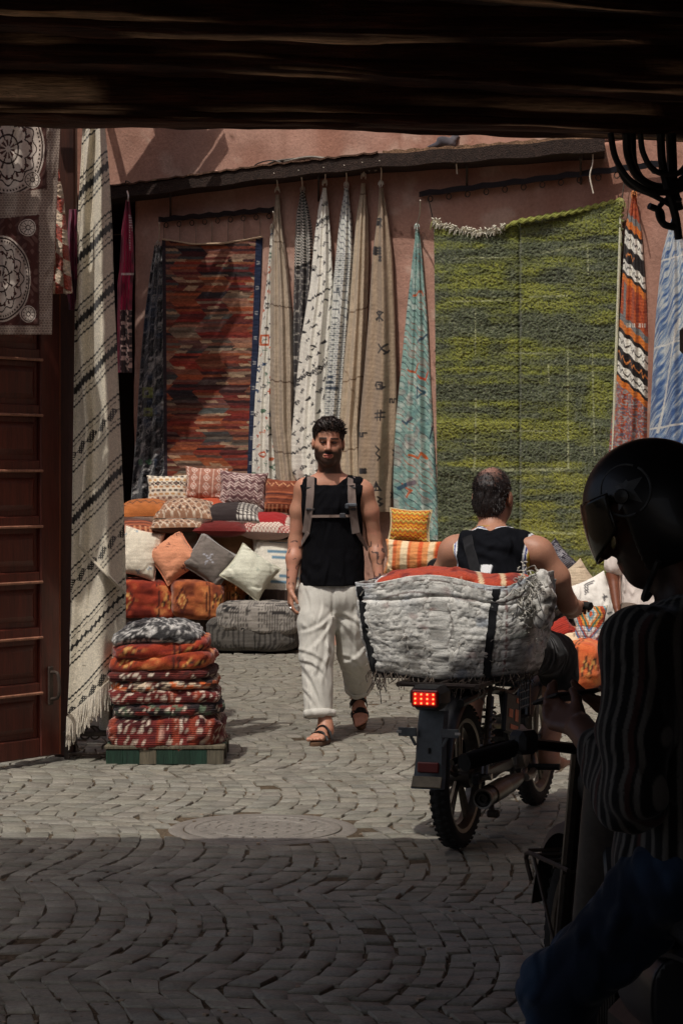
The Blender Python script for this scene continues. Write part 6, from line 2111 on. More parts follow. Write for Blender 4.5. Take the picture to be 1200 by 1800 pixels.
# vest: offset of the torso with armholes and trim colours
f = Field((-.28, .24, .70), (.28, .80, 1.27), .0055)
f.cap((-.13, .575, 1.165), (.11, .575, 1.165), .078, .078, .06).ell((-.07, .57, 1.205), (.095, .070, .052), .06).ell((.05, .57, 1.205), (.095, .070, .052), .06)
f.chain([(0, .44, .78), (-.005, .48, .95), (-.01, .56, 1.12)], [.155, .155, .150], .05)
f.ell((-.035, .625, 1.285), (.082, .090, .072), .008, sub=True)
for s in (-1, 1): f.ell((.222 * s - .01, .60, 1.125), (.072, .17, .135), .008, sub=True)
f.wrinkle(lambda x, y, z: .009 * fbm(x * 13, y * 13, z * 9, 3) + .005 * np.sin((x + z * 1.4) * 50 + 4 * noise3(x * 9, y * 9, z * 9)))
V, F = f.mesh()
C = fill((len(V),), S(18, 19, 23))
dn = np.sqrt(((V[:, 0] + .035) / .082) ** 2 + ((V[:, 1] - .625) / .090) ** 2 + ((V[:, 2] - 1.285) / .072) ** 2)
C = mix(C, S(214, 214, 214), (dn < 1.32)); C = mix(C, S(52, 62, 120), (dn < 1.22) & (dn > 1.12))
for s in (-1, 1):
    da = np.sqrt(((V[:, 0] - .222 * s + .01) / .072) ** 2 + ((V[:, 1] - .60) / .17) ** 2 + ((V[:, 2] - 1.125) / .135) ** 2)
    C = mix(C, S(214, 214, 214), da < 1.30); C = mix(C, S(58, 66, 128), (da < 1.20) & (da > 1.12)); C = mix(C, S(196, 164, 70), (da <= 1.08))
C = mix(C, S(210, 210, 210), (np.abs(V[:, 0] - .004) < .022) & (np.abs(V[:, 2] - 1.07) < .05) & (V[:, 1] < .5) & (np.abs(V[:, 2] - 1.075) > .012))
VEST = V
mesh_obj('vest', V, F, M_BLACKCLOTH, rd, C, local=True)
f = Field((-.32, .26, .50), (.32, .98, .92), .007)
f.ell((0, .46, .80), (.165, .16, .11), .03)
for s in (-1, 1): f.chain([(.09 * s, .48, .78), (.19 * s, .82, .71)], [.115, .095], .03); f.chain([(.19 * s, .82, .71), (.20 * s, .84, .62)], [.085, .085], .03)
f.wrinkle(lambda x, y, z: .010 * fbm(x * 14, y * 14, z * 14, 3))
V, F = f.mesh()
mesh_obj('shorts', V, F, M_CLOTH, rd, fill((len(V),), S(34, 33, 34)), local=True)
pts = [npv(-.04 + .066 * math.cos(a), .598 + .064 * math.sin(a), 1.262 - .016 * math.sin(a)) for a in np.linspace(0, 2 * math.pi, 40, endpoint=False)]
m = MB(); m.col = S(206, 170, 96)
m.tube(pts, .0035, 5, closed=True); m.build('necklace', M_METAL, rd, local=True)
sb = thing('shoulder_bag', 'black crossbody bag strap lying across the rider\'s back', 'bag', MOTO, MROT)
pts, nn = [], []
for t in np.linspace(0, 1, 20):
    x = -.105 + .17 * t; z = 1.235 - .33 * t
    near = (np.abs(VEST[:, 0] - x) < .03) & (np.abs(VEST[:, 2] - z) < .012)
    pts.append(npv(x, (VEST[near, 1].min() if near.any() else .5) - .004, z)); nn.append((0, -1, .35))
P_ = np.array(pts); P_[1:-1, 1] = np.minimum(P_[1:-1, 1], (P_[:-2, 1] + P_[2:, 1]) / 2); pts = list(P_)
m = MB(); m.raw(*ribbon(pts, nn, .042, .004, None), S(26, 26, 28)); m.build('strap', M_CLOTH, sb, local=True)
f = Field((.04, .60, .80), (.30, .80, 1.02), .007); f.ell((.13, .69, .90), (.085, .04, .07), .02, p=4.0); V, F = f.mesh()
mesh_obj('pouch', V, F, M_CLOTH, sb, fill((len(V),), S(28, 28, 30)), local=True)

# ================================================================== MOTORCYCLES
def wheel(parent, c, r, w, name='wheel', spokes=5, lean=None):
    """rear/front wheel, axle along local x"""
    c = npv(*c)
    wt = []
    m = MB()
    prof = []
    for t in np.linspace(-1.35, 1.35, 15):
        prof.append((r - .052 + .052 * math.cos(t), w / 2 * math.sin(t) / math.sin(1.35)))
    prof = [(r - .066, -w / 2 * .72)] + prof + [(r - .066, w / 2 * .72), (r - .066, -w / 2 * .72)]
    m.lathe(prof, c, (1, 0, 0), 64)
    for k in range(52):
        a = 2 * math.pi * k / 52
        for q, off in ((-.55, 0), (.0, .5), (.55, 0)):
            aa = a + off * 2 * math.pi / 52
            rr = r - .002 - abs(q) * .009
            rot = Matrix.Rotation(aa, 3, 'X')
            m.box(c + npv(q * w * .52, rr * -math.sin(aa), rr * math.cos(aa)), (w * .24, .017, .007), rot, .002)
    ty = m.build(name, M_RUBBER, parent, local=True, sharp=50)
    m = MB(); m.col = S(96, 88, 78)
    R1 = r - .066
    m.lathe([(R1 - .012, -w * .36), (R1 + .004, -w * .40), (R1 + .004, -w * .3), (R1 - .016, -w * .2), (R1 - .016, w * .2), (R1 + .004, w * .3), (R1 + .004, w * .40), (R1 - .012, w * .36), (R1 - .028, 0), (R1 - .012, -w * .36)], c, (1, 0, 0), 56)
    m.build('rim', M_METAL, ty, local=True)
    m = MB(); m.col = S(70, 66, 62)
    m.lathe([(.001, -w * .7), (.045, -w * .7), (.050, -w * .5), (.040, 0), (.050, w * .5), (.045, w * .7), (.001, w * .7)], c, (1, 0, 0), 28)
    m.build('hub', M_METAL, ty, local=True)
    for k in range(spokes):
        a = 2 * math.pi * (k + .2) / spokes
        for s in (-.11, .11):
            p = c + npv(0, .04 * math.cos(a + s * 2), .04 * math.sin(a + s * 2)); q = c + npv(0, (R1 - .02) * math.cos(a + s), (R1 - .02) * math.sin(a + s))
            m = MB(); m.col = S(110, 102, 92); m.tube([p, q], .010, 6); m.build('spoke', M_METAL, ty, local=True)
    return ty

moto = thing('motorcycle', 'small black motorcycle with lit red tail light carrying a big wrapped basket', 'motorcycle', MOTO, MROT)
def part(name, mat, build, parent=None, col=(60, 58, 56), sharp=35):
    m = MB(); m.col = S(*col)
    build(m)
    return m.build(name, mat, parent or moto, local=True, sharp=sharp)
RA, FA = npv(0, 0, .29), npv(0, 1.20, .28)
wheel(moto, RA, .29, .080)
wheel(moto, FA, .28, .075)
# rear mudguard and flap
def arc_guard(c, r, w, a0, a1, n=26, crown=.018):
    V, F = [], []
    for i in range(n):
        a = R(a0 + (a1 - a0) * i / (n - 1))
        for k, (x, d) in enumerate(((-1, -.022), (-.92, 0), (-.4, crown * .8), (.4, crown * .8), (.92, 0), (1, -.022))):
            V.append(c + npv(x * w / 2, (r + d) * math.cos(a), (r + d) * math.sin(a)))
    for i in range(n - 1):
        for k in range(5): F.append((i * 6 + k, i * 6 + k + 1, i * 6 + 7 + k, i * 6 + 6 + k))
    return V, F
part('rear_mudguard', M_BLACK, lambda m: m.raw(*arc_guard(RA, .335, .135, 60, 168)), sharp=60)
def flap_(m):
    pr = [(-.345, .585, .118), (-.372, .50, .120), (-.385, .40, .122), (-.395, .345, .126), (-.425, .292, .136)]
    V, F = [], []
    for (y, z, w) in pr:
        for (x, dy) in ((-1, .02), (-.82, 0), (.82, 0), (1, .02)): V.append((x * w / 2, y + dy, z))
        for (x, dy) in ((-1, .026), (-.82, .006), (.82, .006), (1, .026)): V.append((x * w / 2, y + dy, z))
    for i in range(len(pr) - 1):
        for k in range(3):
            a = i * 8 + k
            F += [(a, a + 8, a + 9, a + 1), (a + 4, a + 5, a + 13, a + 12)]
    F += [((len(pr) - 1) * 8 + k, (len(pr) - 1) * 8 + k + 4, (len(pr) - 1) * 8 + k + 5, (len(pr) - 1) * 8 + k + 1) for k in range(3)]
    m.raw(V, F)
fp = part('mud_flap', M_PLASTIC, flap_, col=(58, 64, 68), sharp=60)
part('dirty_tip', M_PLASTIC, lambda m: m.box((0, -.415, .318), (.118, .006, .045), Matrix.Rotation(R(-28), 3, 'X'), .002), fp, (112, 102, 82))
part('reflector', M_GLOSS, lambda m: m.box((0, -.397, .372), (.086, .012, .040), None, .004), fp, (96, 26, 24))
def brk(m, s):
    if 1:
        m.box((s * .085, -.392, .505), (.075, .006, .034), None, .002)
        m.box((s * .118, -.396, .505), (.022, .003, .010), None, .001, S(150, 148, 144))
        m.box((s * .066, -.385, .475), (.012, .006, .05), Matrix.Rotation(s * .5, 3, 'Y'), .002)
for s in (-1, 1): part('plate_bracket', M_PLASTIC, lambda m: brk(m, s), col=(70, 74, 76))
part('slot', M_BLACK, lambda m: m.box((0, -.386, .435), (.007, .012, .022), None, .001), fp)
# tail light
def house(m):
    V, F = [], []
    prof = [(-.335, .070, .046), (-.40, .072, .048), (-.435, .060, .038)]
    for (y, hx, hz) in prof:
        for (x, z) in ((-1, -.4), (-.6, -1), (.6, -1), (1, -.4), (1, .5), (.7, 1), (-.7, 1), (-1, .5)):
            V.append((x * hx, y, .640 + z * hz))
    for i in range(2):
        for k in range(8): F.append((i * 8 + k, i * 8 + (k + 1) % 8, i * 8 + 8 + (k + 1) % 8, i * 8 + 8 + k))
    F += [tuple(range(16, 24)), tuple(range(8))[::-1]]
    m.raw(V, F)
tl = part('tail_light', M_PLASTIC, house, col=(30, 26, 26), sharp=30)
part('lens', mat_attr('red_lens', .15, .05, 20, 0, .001, .5, base=tuple(S(150, 14, 10)), coat=.3), lambda m: m.box((0, -.437, .640), (.108, .012, .066), None, .006), tl)
M_LED = mat_emit('tail_light_led', (1.0, 0.10, 0.03), 9.0)
M_LEDG = mat_emit('tail_light_glow', (0.9, 0.02, 0.01), 0.45)
if 0: part('light_guide', M_LEDG, lambda m: [m.box((x, -.4445, .638), (.010, .003, .050), None, .001) for x in (-.039, -.013, .013, .039)] and [m.box((0, -.4452, z), (.096, .003, .006), None, .001) for z in (.622, .652)], tl)
part('glowing_insert', M_LEDG, lambda m: m.box((0, -.4410, .640), (.092, .010, .050), None, .004), tl)
for x in (-.036, -.012, .012, .036):
    for z in (.623, .640, .657):
        part('led', M_LED, lambda m: m.lathe([(.0001, -.003), (.0034, -.002), (.0040, .002), (.0040, .006)], (x, -.4470, z), (0, 1, 0), 10), tl)
# frame, rack, shocks, swing arm
part('frame', M_BLACK, lambda m: [m.tube(curve_pts([(s * .07, -.20, .60), (s * .09, .15, .62), (s * .08, .50, .58), (s * .06, .80, .66), (s * .02, 1.02, .78)], 20), .016, 8) for s in (-1, 1)]
     + [m.tube(curve_pts([(s * .08, .35, .60), (s * .09, .40, .40), (s * .08, .55, .22), (s * .05, .85, .24), (s * .02, 1.0, .72)], 20), .014, 8) for s in (-1, 1)])
for s in (-1, 1): part('swing_arm', M_BLACK, lambda m: m.box((s * .085, .20, .285), (.028, .52, .045), None, .006))
for s in (-1, 1):
    sh = part('shock_absorber', M_METAL, lambda m: m.tube([(s * .115, -.02, .30), (s * .105, .10, .60)], .016, 10), col=(70, 66, 64))
    part('spring', M_METAL, lambda m: m.tube([(s * (.113 - .006 * t) + .026 * math.cos(t * 50), -.005 + .09 * t + .026 * math.sin(t * 50), .34 + .22 * t) for t in np.linspace(0, 1, 80)], .005, 5), sh, (110, 104, 100))
part('axle_nut', M_METAL, lambda m: m.cyl((-.13, 0, .29), (.14, 0, .29), .014, n=8), col=(150, 144, 136))
part('chain_case', M_BLACK, lambda m: m.box((-.105, .22, .33), (.03, .50, .085), Matrix.Rotation(R(3), 3, 'X'), .02))
part('rack', M_IRON, lambda m: [m.tube(curve_pts([(s * .16, -.28, .675), (s * .17, .10, .68), (s * .12, .42, .70)], 12), .010, 7) for s in (-1, 0, 1)] + [m.tube([(-.17, y, .675), (.17, y, .675)], .010, 7) for y in (-.26, -.1, .06, .22)]
     + [m.tube([(s * .10, .02, .31), (s * .15, -.05, .67)], .009, 7) for s in (-1, 1)])
# silencer
def muf(m):
    a, b = npv(.150, -.16, .225), npv(.145, .42, .235)
    d = unit(b - a)
    m.lathe([(.001, .012), (.014, .012), (.014, -.004), (.019, -.004), (.021, .006), (.031, .004), (.036, -.002), (.038, .006), (.038, .05), (.036, .06), (.037, .40), (.026, .52), (.016, .60)], a, d, 30)
mf = part('silencer', M_METAL, muf, col=(46, 44, 42), sharp=40)
part('heat_shield', M_METAL, lambda m: m.lathe([(.040, .10), (.041, .11), (.041, .30), (.040, .31)], npv(.150, -.16, .225), unit(npv(-.01, .58, .01)), 30), mf, (84, 80, 74))
part('end_ring', M_METAL, lambda m: m.lathe([(.032, -.006), (.039, -.008), (.041, .004), (.039, .014)], npv(.150, -.16, .225), unit(npv(-.01, .58, .01)), 30), mf, (96, 92, 88))
part('exhaust_pipe', M_METAL, lambda m: m.tube(curve_pts([(.165, .42, .235), (.14, .62, .22), (.10, .80, .25), (.05, .86, .36)], 20), .017, 10), col=(120, 112, 102))
def eng(m):
    m.box((0, .62, .33), (.20, .26, .18), None, .03)
    m.lathe([(.001, -.02), (.065, -.018), (.075, 0), (.075, .02)], (.105, .60, .32), (-1, 0, 0), 24, S(120, 116, 110))
    for k in range(7): m.box((0, .76 + k * .018, .37), (.15, .006, .15), None, .002)
part('engine', M_METAL, eng, col=(84, 80, 76))
for s in (-1, 1): part('footpeg', M_RUBBER, lambda m: m.cyl((s * .10, .70, .24), (s * .24, .70, .245), .014, n=8))
part('kick_stand', M_IRON, lambda m: (m.tube([(-.10, .45, .24), (-.19, .40, .12)], .010, 7), m.tube([(.10, .10, .22), (.125, .06, .13)], .012, 7), m.box((.13, .055, .135), (.05, .03, .03), None, .006)))
for s in (-1, 1): part('side_panel', M_PLASTIC, lambda m: m.box((s * .115, .38, .50), (.02, .24, .17), Matrix.Rotation(R(-12), 3, 'X'), .03), col=(34, 33, 35))
part('sticker', M_PLASTIC, lambda m: [m.box((.1265, .38 + dx, .49 + dz), (.003, w, h), Matrix.Rotation(R(-12), 3, 'X'), .001) for (dx, dz, w, h) in ((-.05, .02, .06, .035), (.04, .0, .05, .05), (0, -.045, .12, .02), (.06, .06, .04, .02))], col=(178, 96, 66))
part('grille_panel', M_PLASTIC, lambda m: [m.box((.150, .24, .64), (.10, .12, .012), None, .004)] + [m.box((.203, .19 + i * .026, .60), (.005, .006, .12), None, .001) for i in range(6)] + [m.box((.203, .255, .55 + i * .03), (.005, .15, .005), None, .001) for i in range(4)], col=(70, 84, 92))
part('seat', M_RUBBER, lambda m: m.box((0, .46, .71), (.22, .46, .08), None, .035))
f = Field((-.16, .62, .58), (.16, 1.02, .86), .009); f.ell((0, .82, .72), (.12, .17, .09), .02, p=3.0); V, F = f.mesh()
mesh_obj('fuel_tank', V, F, M_GLOSS, moto, fill((len(V),), S(40, 26, 26)), local=True)
for s in (-1, 1): part('fork', M_METAL, lambda m: m.tube([(s * .075, 1.20, .28), (s * .07, 1.03, .80)], .017, 10), col=(110, 106, 102))
part('front_mudguard', M_BLACK, lambda m: m.raw(*arc_guard(FA, .31, .11, 20, 150)), sharp=60)
part('headlight', M_PLASTIC, lambda m: m.lathe([(.001, -.08), (.07, -.06), (.085, .0), (.08, .02), (.001, .03)], (0, 1.10, .80), (0, 1, 0), 24), col=(40, 38, 38))
part('handlebar', M_METAL, lambda m: m.tube(curve_pts([(-.30, .96, .92), (-.20, 1.0, .93), (-.08, 1.04, .88), (.08, 1.04, .88), (.20, 1.0, .93), (.30, .96, .92)], 30), .012, 8), col=(120, 116, 112))
for s in (-1, 1): part('grip', M_RUBBER, lambda m: m.cyl((s * .20, 1.0, .928), (s * .315, .955, .920), .018, n=10))
for s in (-1, 1): part('brake_lever', M_METAL, lambda m: m.tube([(s * .18, 1.04, .93), (s * .31, 1.02, .915)], .007, 6), col=(140, 136, 130))
for s in (-1,):
    mr_ = part('mirror', M_PLASTIC, lambda m: (m.tube(curve_pts([(s * .24, 1.0, .94), (s * .30, 1.0, 1.04), (s * .36, .98, 1.06)], 10), .006, 6), m.lathe([(.001, -.01), (.045, -.008), (.05, .008), (.001, .012)], (s * .40, .98, 1.07), (0, 1, .1), 20)), col=(34, 33, 34))

# ---- the wrapped basket on the rack
bk2 = thing('pannier_basket', 'big carrier basket wrapped in torn dirty white plastic sacking on the motorcycle', 'basket', MOTO, MROT)
BC = npv(-.032, .075)
def basket_ring(t):
    """t 0 bottom .. 1 top: half width, half depth, z"""
    return .300 + .070 * t ** .8, .185 + .03 * t, .695 + .385 * t
nz, nr = 130, 380
tt = np.linspace(0, 1, nz)[:, None]
q4 = np.linspace(0, 2 * math.pi, 4001)
e_ = .22
cxx, syy = spow(np.cos(q4), e_ * 1.3) * .36, spow(np.sin(q4), e_ * 1.3) * .20
s_ = np.concatenate([[0], np.cumsum(np.hypot(np.diff(cxx), np.diff(syy)))])
ang = np.interp(np.linspace(0, s_[-1], nr + 1)[:nr], s_, q4)[None, :]
hw, hd, zz = basket_ring(tt)
ux, uy = spow(np.cos(ang), e_ * 1.3), spow(np.sin(ang), e_ * 1.3)
sag = .012 * np.sin(ux * 3 + 1)
cr1 = noise3(ux * 2.6 + 1.2 * noise3(ux * 3, tt * 4, 2), tt * 8 + uy * 2 + ux * 1.5, 2.0); cr2 = noise3(ux * 9 + 3, tt * 9 + 1.5 * noise3(ux * 5, tt * 5, 1), uy * 4); cr3 = noise3(ux * 22, tt * 12, uy * 9)
wr = .007 * fbm(ux * 2.4 + 5, tt * 5 + uy * 3, 2, 3) + .005 * np.abs(cr1) + .004 * np.abs(cr2) + .005 * np.abs(cr3) + .0035 * np.abs(noise3(ux * 36 + 2 * cr2, tt * 26, uy * 9)) - .010 * np.exp(-((tt - .80 - .02 * np.sin(ux * 5)) / .02) ** 2) - .007 * np.exp(-((ux + .42 + .05 * tt) / .015) ** 2) * (uy < 0)
wr = wr + .012 * np.sin(tt * math.pi) 
bx_ = BC[0] + ux * (hw + wr); by_ = BC[1] + uy * (hd + wr)
bz_ = zz + .02 * tt * np.sin(ux * 4 + 2) + .035 * tt * sstep(.75, 1, ux) * (uy < .5) - .012 * (1 - tt) * np.cos(ux * 3) + 0 * ang
Xp, Tp = ux * .37 + uy * 0.2 + 0 * tt, tt + 0 * ang
C = fill(Xp.shape, S(206, 203, 195))
C = mix(C, S(184, 184, 182), .5 * sstep(0, .4, fbm(Xp * 9, Tp * 4, 1, 3)))
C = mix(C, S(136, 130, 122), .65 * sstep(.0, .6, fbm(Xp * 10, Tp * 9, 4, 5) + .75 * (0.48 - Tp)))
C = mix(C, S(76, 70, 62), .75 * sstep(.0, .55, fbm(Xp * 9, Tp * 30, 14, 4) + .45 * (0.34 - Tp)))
C = mix(C, S(84, 76, 70), .7 * (np.abs(fbm(Xp * 16, Tp * 7, 17, 2)) < .012))
C = mix(C, S(96, 88, 80), .6 * (np.abs(fbm(Xp * 6 + 3, Tp * 16, 27, 2)) < .014))
C = mix(C, S(120, 114, 108), .35 * np.exp(-((cr1 + 0 * tt) / .05) ** 2) * (fbm(Xp * 20, Tp * 20, 3, 2) > 0))
C = mix(C, S(112, 134, 160), .35 * sstep(.25, .5, fbm(Xp * 8 + 4, Tp * 5, 24, 3)))
C = mix(C, S(96, 120, 106), .35 * sstep(.3, .5, fbm(Xp * 12 + 9, Tp * 12, 34, 3)) * (Xp > .1))
C = mix(C, S(140, 88, 84), .35 * sstep(.40, .6, fbm(Xp * 12 + 2, Tp * 8, 44, 3)))
C = mix(C, S(90, 60, 54), ((np.abs(Tp - .82 - .02 * np.sin(Xp * 14)) < .008) | (np.abs(Tp - .95) < .010) & (tri(Xp * 60) > .4)) * .6)
C = mix(C, S(100, 56, 52), (np.abs(Xp - .10 + .03 * Tp) < .004) * (tri(Tp * 24) > .3) * .8)
C = mix(C, S(92, 84, 78), (np.abs(Xp + .165 + .02 * np.sin(Tp * 9)) < .004) * .6)
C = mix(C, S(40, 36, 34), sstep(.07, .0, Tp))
P = np.stack([bx_, by_, bz_ + 0 * bx_], -1)
mesh_obj('sacking', P, grid_faces(nz, nr, True), M_SACK, bk2, C, local=True, solid=.006)
m = MB(); m.col = S(44, 38, 34)
m.box((BC[0], BC[1], .695), (.60, .34, .03), None, .01)
m.build('base', M_WOOD, bk2, local=True)
def strapline(x, name='strap'):
    j = int(np.argmin(np.abs(np.where(uy[0] < -.5, bx_[64], 9) - x)))
    pts = [P[i, j] + npv(0, -.004, 0) for i in range(0, nz, 6)]
    mm = MB(); mm.raw(*ribbon(pts, [(0, -1, 0)] * len(pts), .030, .004, None), S(24, 24, 26)); mm.build(name, M_CLOTH, bk2, local=True)
def slant(x0, x1, name='strap'):
    pts = []
    for i in range(0, nz, 5):
        x = x0 + (x1 - x0) * i / nz
        j = int(np.argmin(np.abs(np.where(uy[0] < -.3, bx_[i], 9) - x)))
        pts.append(P[i, j] + npv(0, -.006, 0))
    mm = MB(); mm.raw(*ribbon(pts, [(0, -1, 0)] * len(pts), .032, .004, None), S(24, 24, 26)); mm.build(name, M_CLOTH, bk2, local=True)
slant(.155, .205); slant(-.318, -.372)
# frayed threads
m = MB()
rr = random.Random(5)
for i in range(210):
    j = rr.randrange(nr)
    if uy[0, j] > .3 and rr.random() < .8: continue
    p = P[rr.randrange(0, 6), j]
    L_ = rr.uniform(.02, .09) * (2.0 if rr.random() < .08 else 1)
    d = npv(rr.uniform(-.025, .025), -.012, -L_)
    m.tube(curve_pts([p, p + d * .5 + npv(rr.uniform(-.02, .02), -.01, 0), p + d], 6), [.0022] * 7 if False else .0020, 4, S(96, 84, 74) * rr.uniform(.3, 1.2))
for i in range(150):
    a = rr.uniform(0, 6.28)
    p = npv(BC[0] + .36 + rr.uniform(-.05, .035), BC[1] - .17 + rr.uniform(-.05, .06), 1.02 + rr.gauss(0, .055))
    pts = [p]
    for k in range(4): pts.append(pts[-1] + npv(rr.uniform(-.022, .022), rr.uniform(-.02, .012), rr.uniform(-.028, .018)))
    m.tube(curve_pts(pts, 10), .0022, 4, S(206, 200, 188) * rr.uniform(.35, 1.0))
for i in range(120):
    i_ = rr.randrange(8, nz); j = rr.randrange(nr)
    if uy[0, j] > -.2: continue
    p = P[i_, j]; pts = [p]
    for k in range(3): pts.append(pts[-1] + npv(rr.uniform(-.018, .018), rr.uniform(-.010, .002), rr.uniform(-.022, .008)))
    m.tube(curve_pts(pts, 6), .0013, 4, S(190, 182, 170) * rr.uniform(.3, 1.0))
tag(m.build('loose_threads', M_WOOL, bk2, local=True), kind='stuff')
# corner bulge of bundled sacking
f = Field((.28, -.20, .88), (.46, .10, 1.16), .006)
f.chain([(.365, -.09, .93), (.372, -.09, 1.02), (.362, -.08, 1.10)], [.035, .045, .028], .02)
f.wrinkle(lambda x, y, z: .018 * fbm(x * 24, y * 24, z * 18, 3)); V, F = f.mesh()
C = fill((len(V),), S(206, 202, 194)); C = mix(C, S(110, 102, 94), sstep(.0, .4, fbm(V[:, 0] * 40, V[:, 1] * 40, V[:, 2] * 30, 3)))
mesh_obj('frayed_corner', V, F, M_SACK, bk2, C, local=True)
# the load: red cloth on top
f = Field((-.40, -.14, 1.00), (.40, .30, 1.16), .007)
f.ell((-.12, .06, 1.065), (.22, .16, .055), .03).ell((.16, .06, 1.05), (.20, .16, .05), .03).ell((-.28, .05, 1.06), (.09, .13, .035), .03).ell((-.02, -.03, 1.08), (.12, .09, .035), .03)
f.wrinkle(lambda x, y, z: .016 * fbm(x * 14, y * 14, z * 14, 3)); V, F = f.mesh()
C = fill((len(V),), S(170, 66, 42)); C = mix(C, S(120, 40, 30), sstep(0, .4, fbm(V[:, 0] * 20, V[:, 1] * 20, 1, 2)))
C = mix(C, S(206, 176, 140), (V[:, 0] > .04) * (tri(V[:, 0] * 22 + V[:, 1] * 8) > .78)); C = mix(C, S(206, 204, 200), (V[:, 0] < -.30) * sstep(0, .2, fbm(V[:, 0] * 30, V[:, 1] * 30, 3, 2)))
V = V + 0
ld = thing('red_cloth', 'rust red cloth bundled on top of the wrapped basket', 'cloth', MOTO, MROT)
mesh_obj('bundle', V, F, M_WOOL, ld, C, local=True)

# ================================================================== FOREGROUND RIDER AND HIS MOTORCYCLE (in deep shade)
FP, FR = (0.705, 4.42, 0.0), R(-135)
fg = thing('person', 'man in crash helmet, striped shirt and jeans astride a parked motorcycle looking down', 'person', FP, FR)
# local: faces -y, his left is +x (towards the camera)
f = Field((-.36, -.42, .02), (.36, .20, 1.60), .006)
hc = npv(.02, -.065, 1.395)
hfw, hup = unit((.62, -1, -.42)), unit((.15, -.32, 1))
hP, hM = head(f, hc, hfw, hup, 1.0)
f.cap((.01, -.02, 1.30), (0, .02, 1.20), .056, .064, .03)
f.cap((-.16, .02, 1.155), (.16, .02, 1.155), .062, .062, .06)
f.chain([(0, .02, .72), (0, .03, .90), (0, .02, 1.10)], [.11, .12, .13], .05)
for s in (-1, 1):
    f.chain([(.18 * s, .02, 1.16), (.245 * s, .05, .875)], [.060, .044], .04)
    f.chain([(.245 * s, .05, .875), (.12 * s, -.18, .975)], [.044, .030], .03)
hand(f, (.115, -.185, .98), (-.30, -1, .15), (-.5, .0, 1), (-.6, -.1, .6), .55, 1.0)
hand(f, (-.115, -.185, .98), (.45, -1, .15), (.6, .0, 1), (.6, -.1, .6), .55, 1.0)
for s in (-1, 1):
    f.chain([(.10 * s, .0, .68), (.185 * s, -.19, .43), (.215 * s, -.11, .10)], [.070, .050, .038], .04)
V, F = f.mesh()
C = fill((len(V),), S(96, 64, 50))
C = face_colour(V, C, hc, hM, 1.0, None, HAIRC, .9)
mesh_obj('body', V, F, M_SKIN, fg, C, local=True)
# shirt
f = Field((-.36, -.26, .62), (.36, .24, 1.28), .0042)
f.cap((-.165, .02, 1.155), (.165, .02, 1.155), .078, .078, .06).ell((0, .02, 1.20), (.13, .085, .06), .05)
f.chain([(0, .02, .72), (0, .03, .90), (0, .02, 1.10)], [.168, .152, .146], .05)
for s in (-1, 1):
    f.chain([(.180 * s, .02, 1.15), (.220 * s, .04, 1.0), (.248 * s, .055, .87)], [.078, .070, .066], .04)
    f.chain([(.248 * s, .055, .87), (.16 * s, -.11, .945)], [.064, .048], .03)
f.ell((.01, -.03, 1.285), (.075, .085, .06), .01, sub=True)
f.cut(lambda x, y, z: np.maximum(.655 - z + .012 * np.sin(x * 18 + y * 20), -1))
def shirtw(x, y, z):
    r = .012 * fbm(x * 9, y * 9, z * 5, 3)
    r += .010 * np.sin(z * 55 + x * 30 + y * 20 + 5 * noise3(x * 6, y * 6, z * 6)) * np.exp(-((z - .90) / .10) ** 2) * (np.abs(x) > .15)
    r += .009 * np.sin((x - y) * 60 + 4 * noise3(x * 6, y * 6, z * 3)) * sstep(.85, .68, z)
    return r
f.wrinkle(shirtw, .06)
V, F = f.mesh()
th = np.arctan2(V[:, 0], V[:, 1]) * .17
armm = np.abs(V[:, 0]) > .205
par = np.where(armm, (V[:, 1] - .05) * 1.2 + .3 * (V[:, 2] - 1.0) * np.sign(V[:, 0]) * .3, th)
par = par + .0025 * fbm(V[:, 0] * 8, V[:, 1] * 8, V[:, 2] * 5, 2)
st = tri(par / .0145)
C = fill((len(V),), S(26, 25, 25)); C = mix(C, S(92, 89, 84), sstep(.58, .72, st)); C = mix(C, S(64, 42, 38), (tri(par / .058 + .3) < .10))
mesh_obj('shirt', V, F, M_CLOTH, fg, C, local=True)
# jeans
f = Field((-.36, -.36, .04), (.36, .20, .76), .005)
f.ell((0, .02, .68), (.185, .155, .10), .04)
for s in (-1, 1): f.chain([(.095 * s, .01, .68), (.185 * s, -.19, .43), (.215 * s, -.11, .10)], [.105, .078, .062], .04)
f.wrinkle(lambda x, y, z: -.022 * np.abs(noise3(x * 10 + z * 9, y * 10 - z * 6, z * 6)) - .014 * np.abs(noise3(x * 18, y * 18 + z * 12, z * 16)) + .018)
V, F = f.mesh()
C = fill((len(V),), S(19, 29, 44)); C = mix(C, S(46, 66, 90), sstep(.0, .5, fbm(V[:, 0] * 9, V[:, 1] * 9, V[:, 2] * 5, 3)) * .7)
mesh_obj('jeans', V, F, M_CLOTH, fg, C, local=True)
for s in (-1, 1):
    f = Field((.22 * s - .08, -.30, 0), (.22 * s + .08, .02, .16), .007)
    f.cap((.22 * s, -.09, .09), (.22 * s, -.10, .05), .052, .048, .03).cap((.22 * s, -.08, .042), (.23 * s, -.24, .036), .042, .036, .03)
    f.cut(lambda x, y, z: .004 - z); V, F = f.mesh()
    mesh_obj('shoe', V, F, M_CLOTH, fg, fill((len(V),), S(34, 31, 30)), local=True)
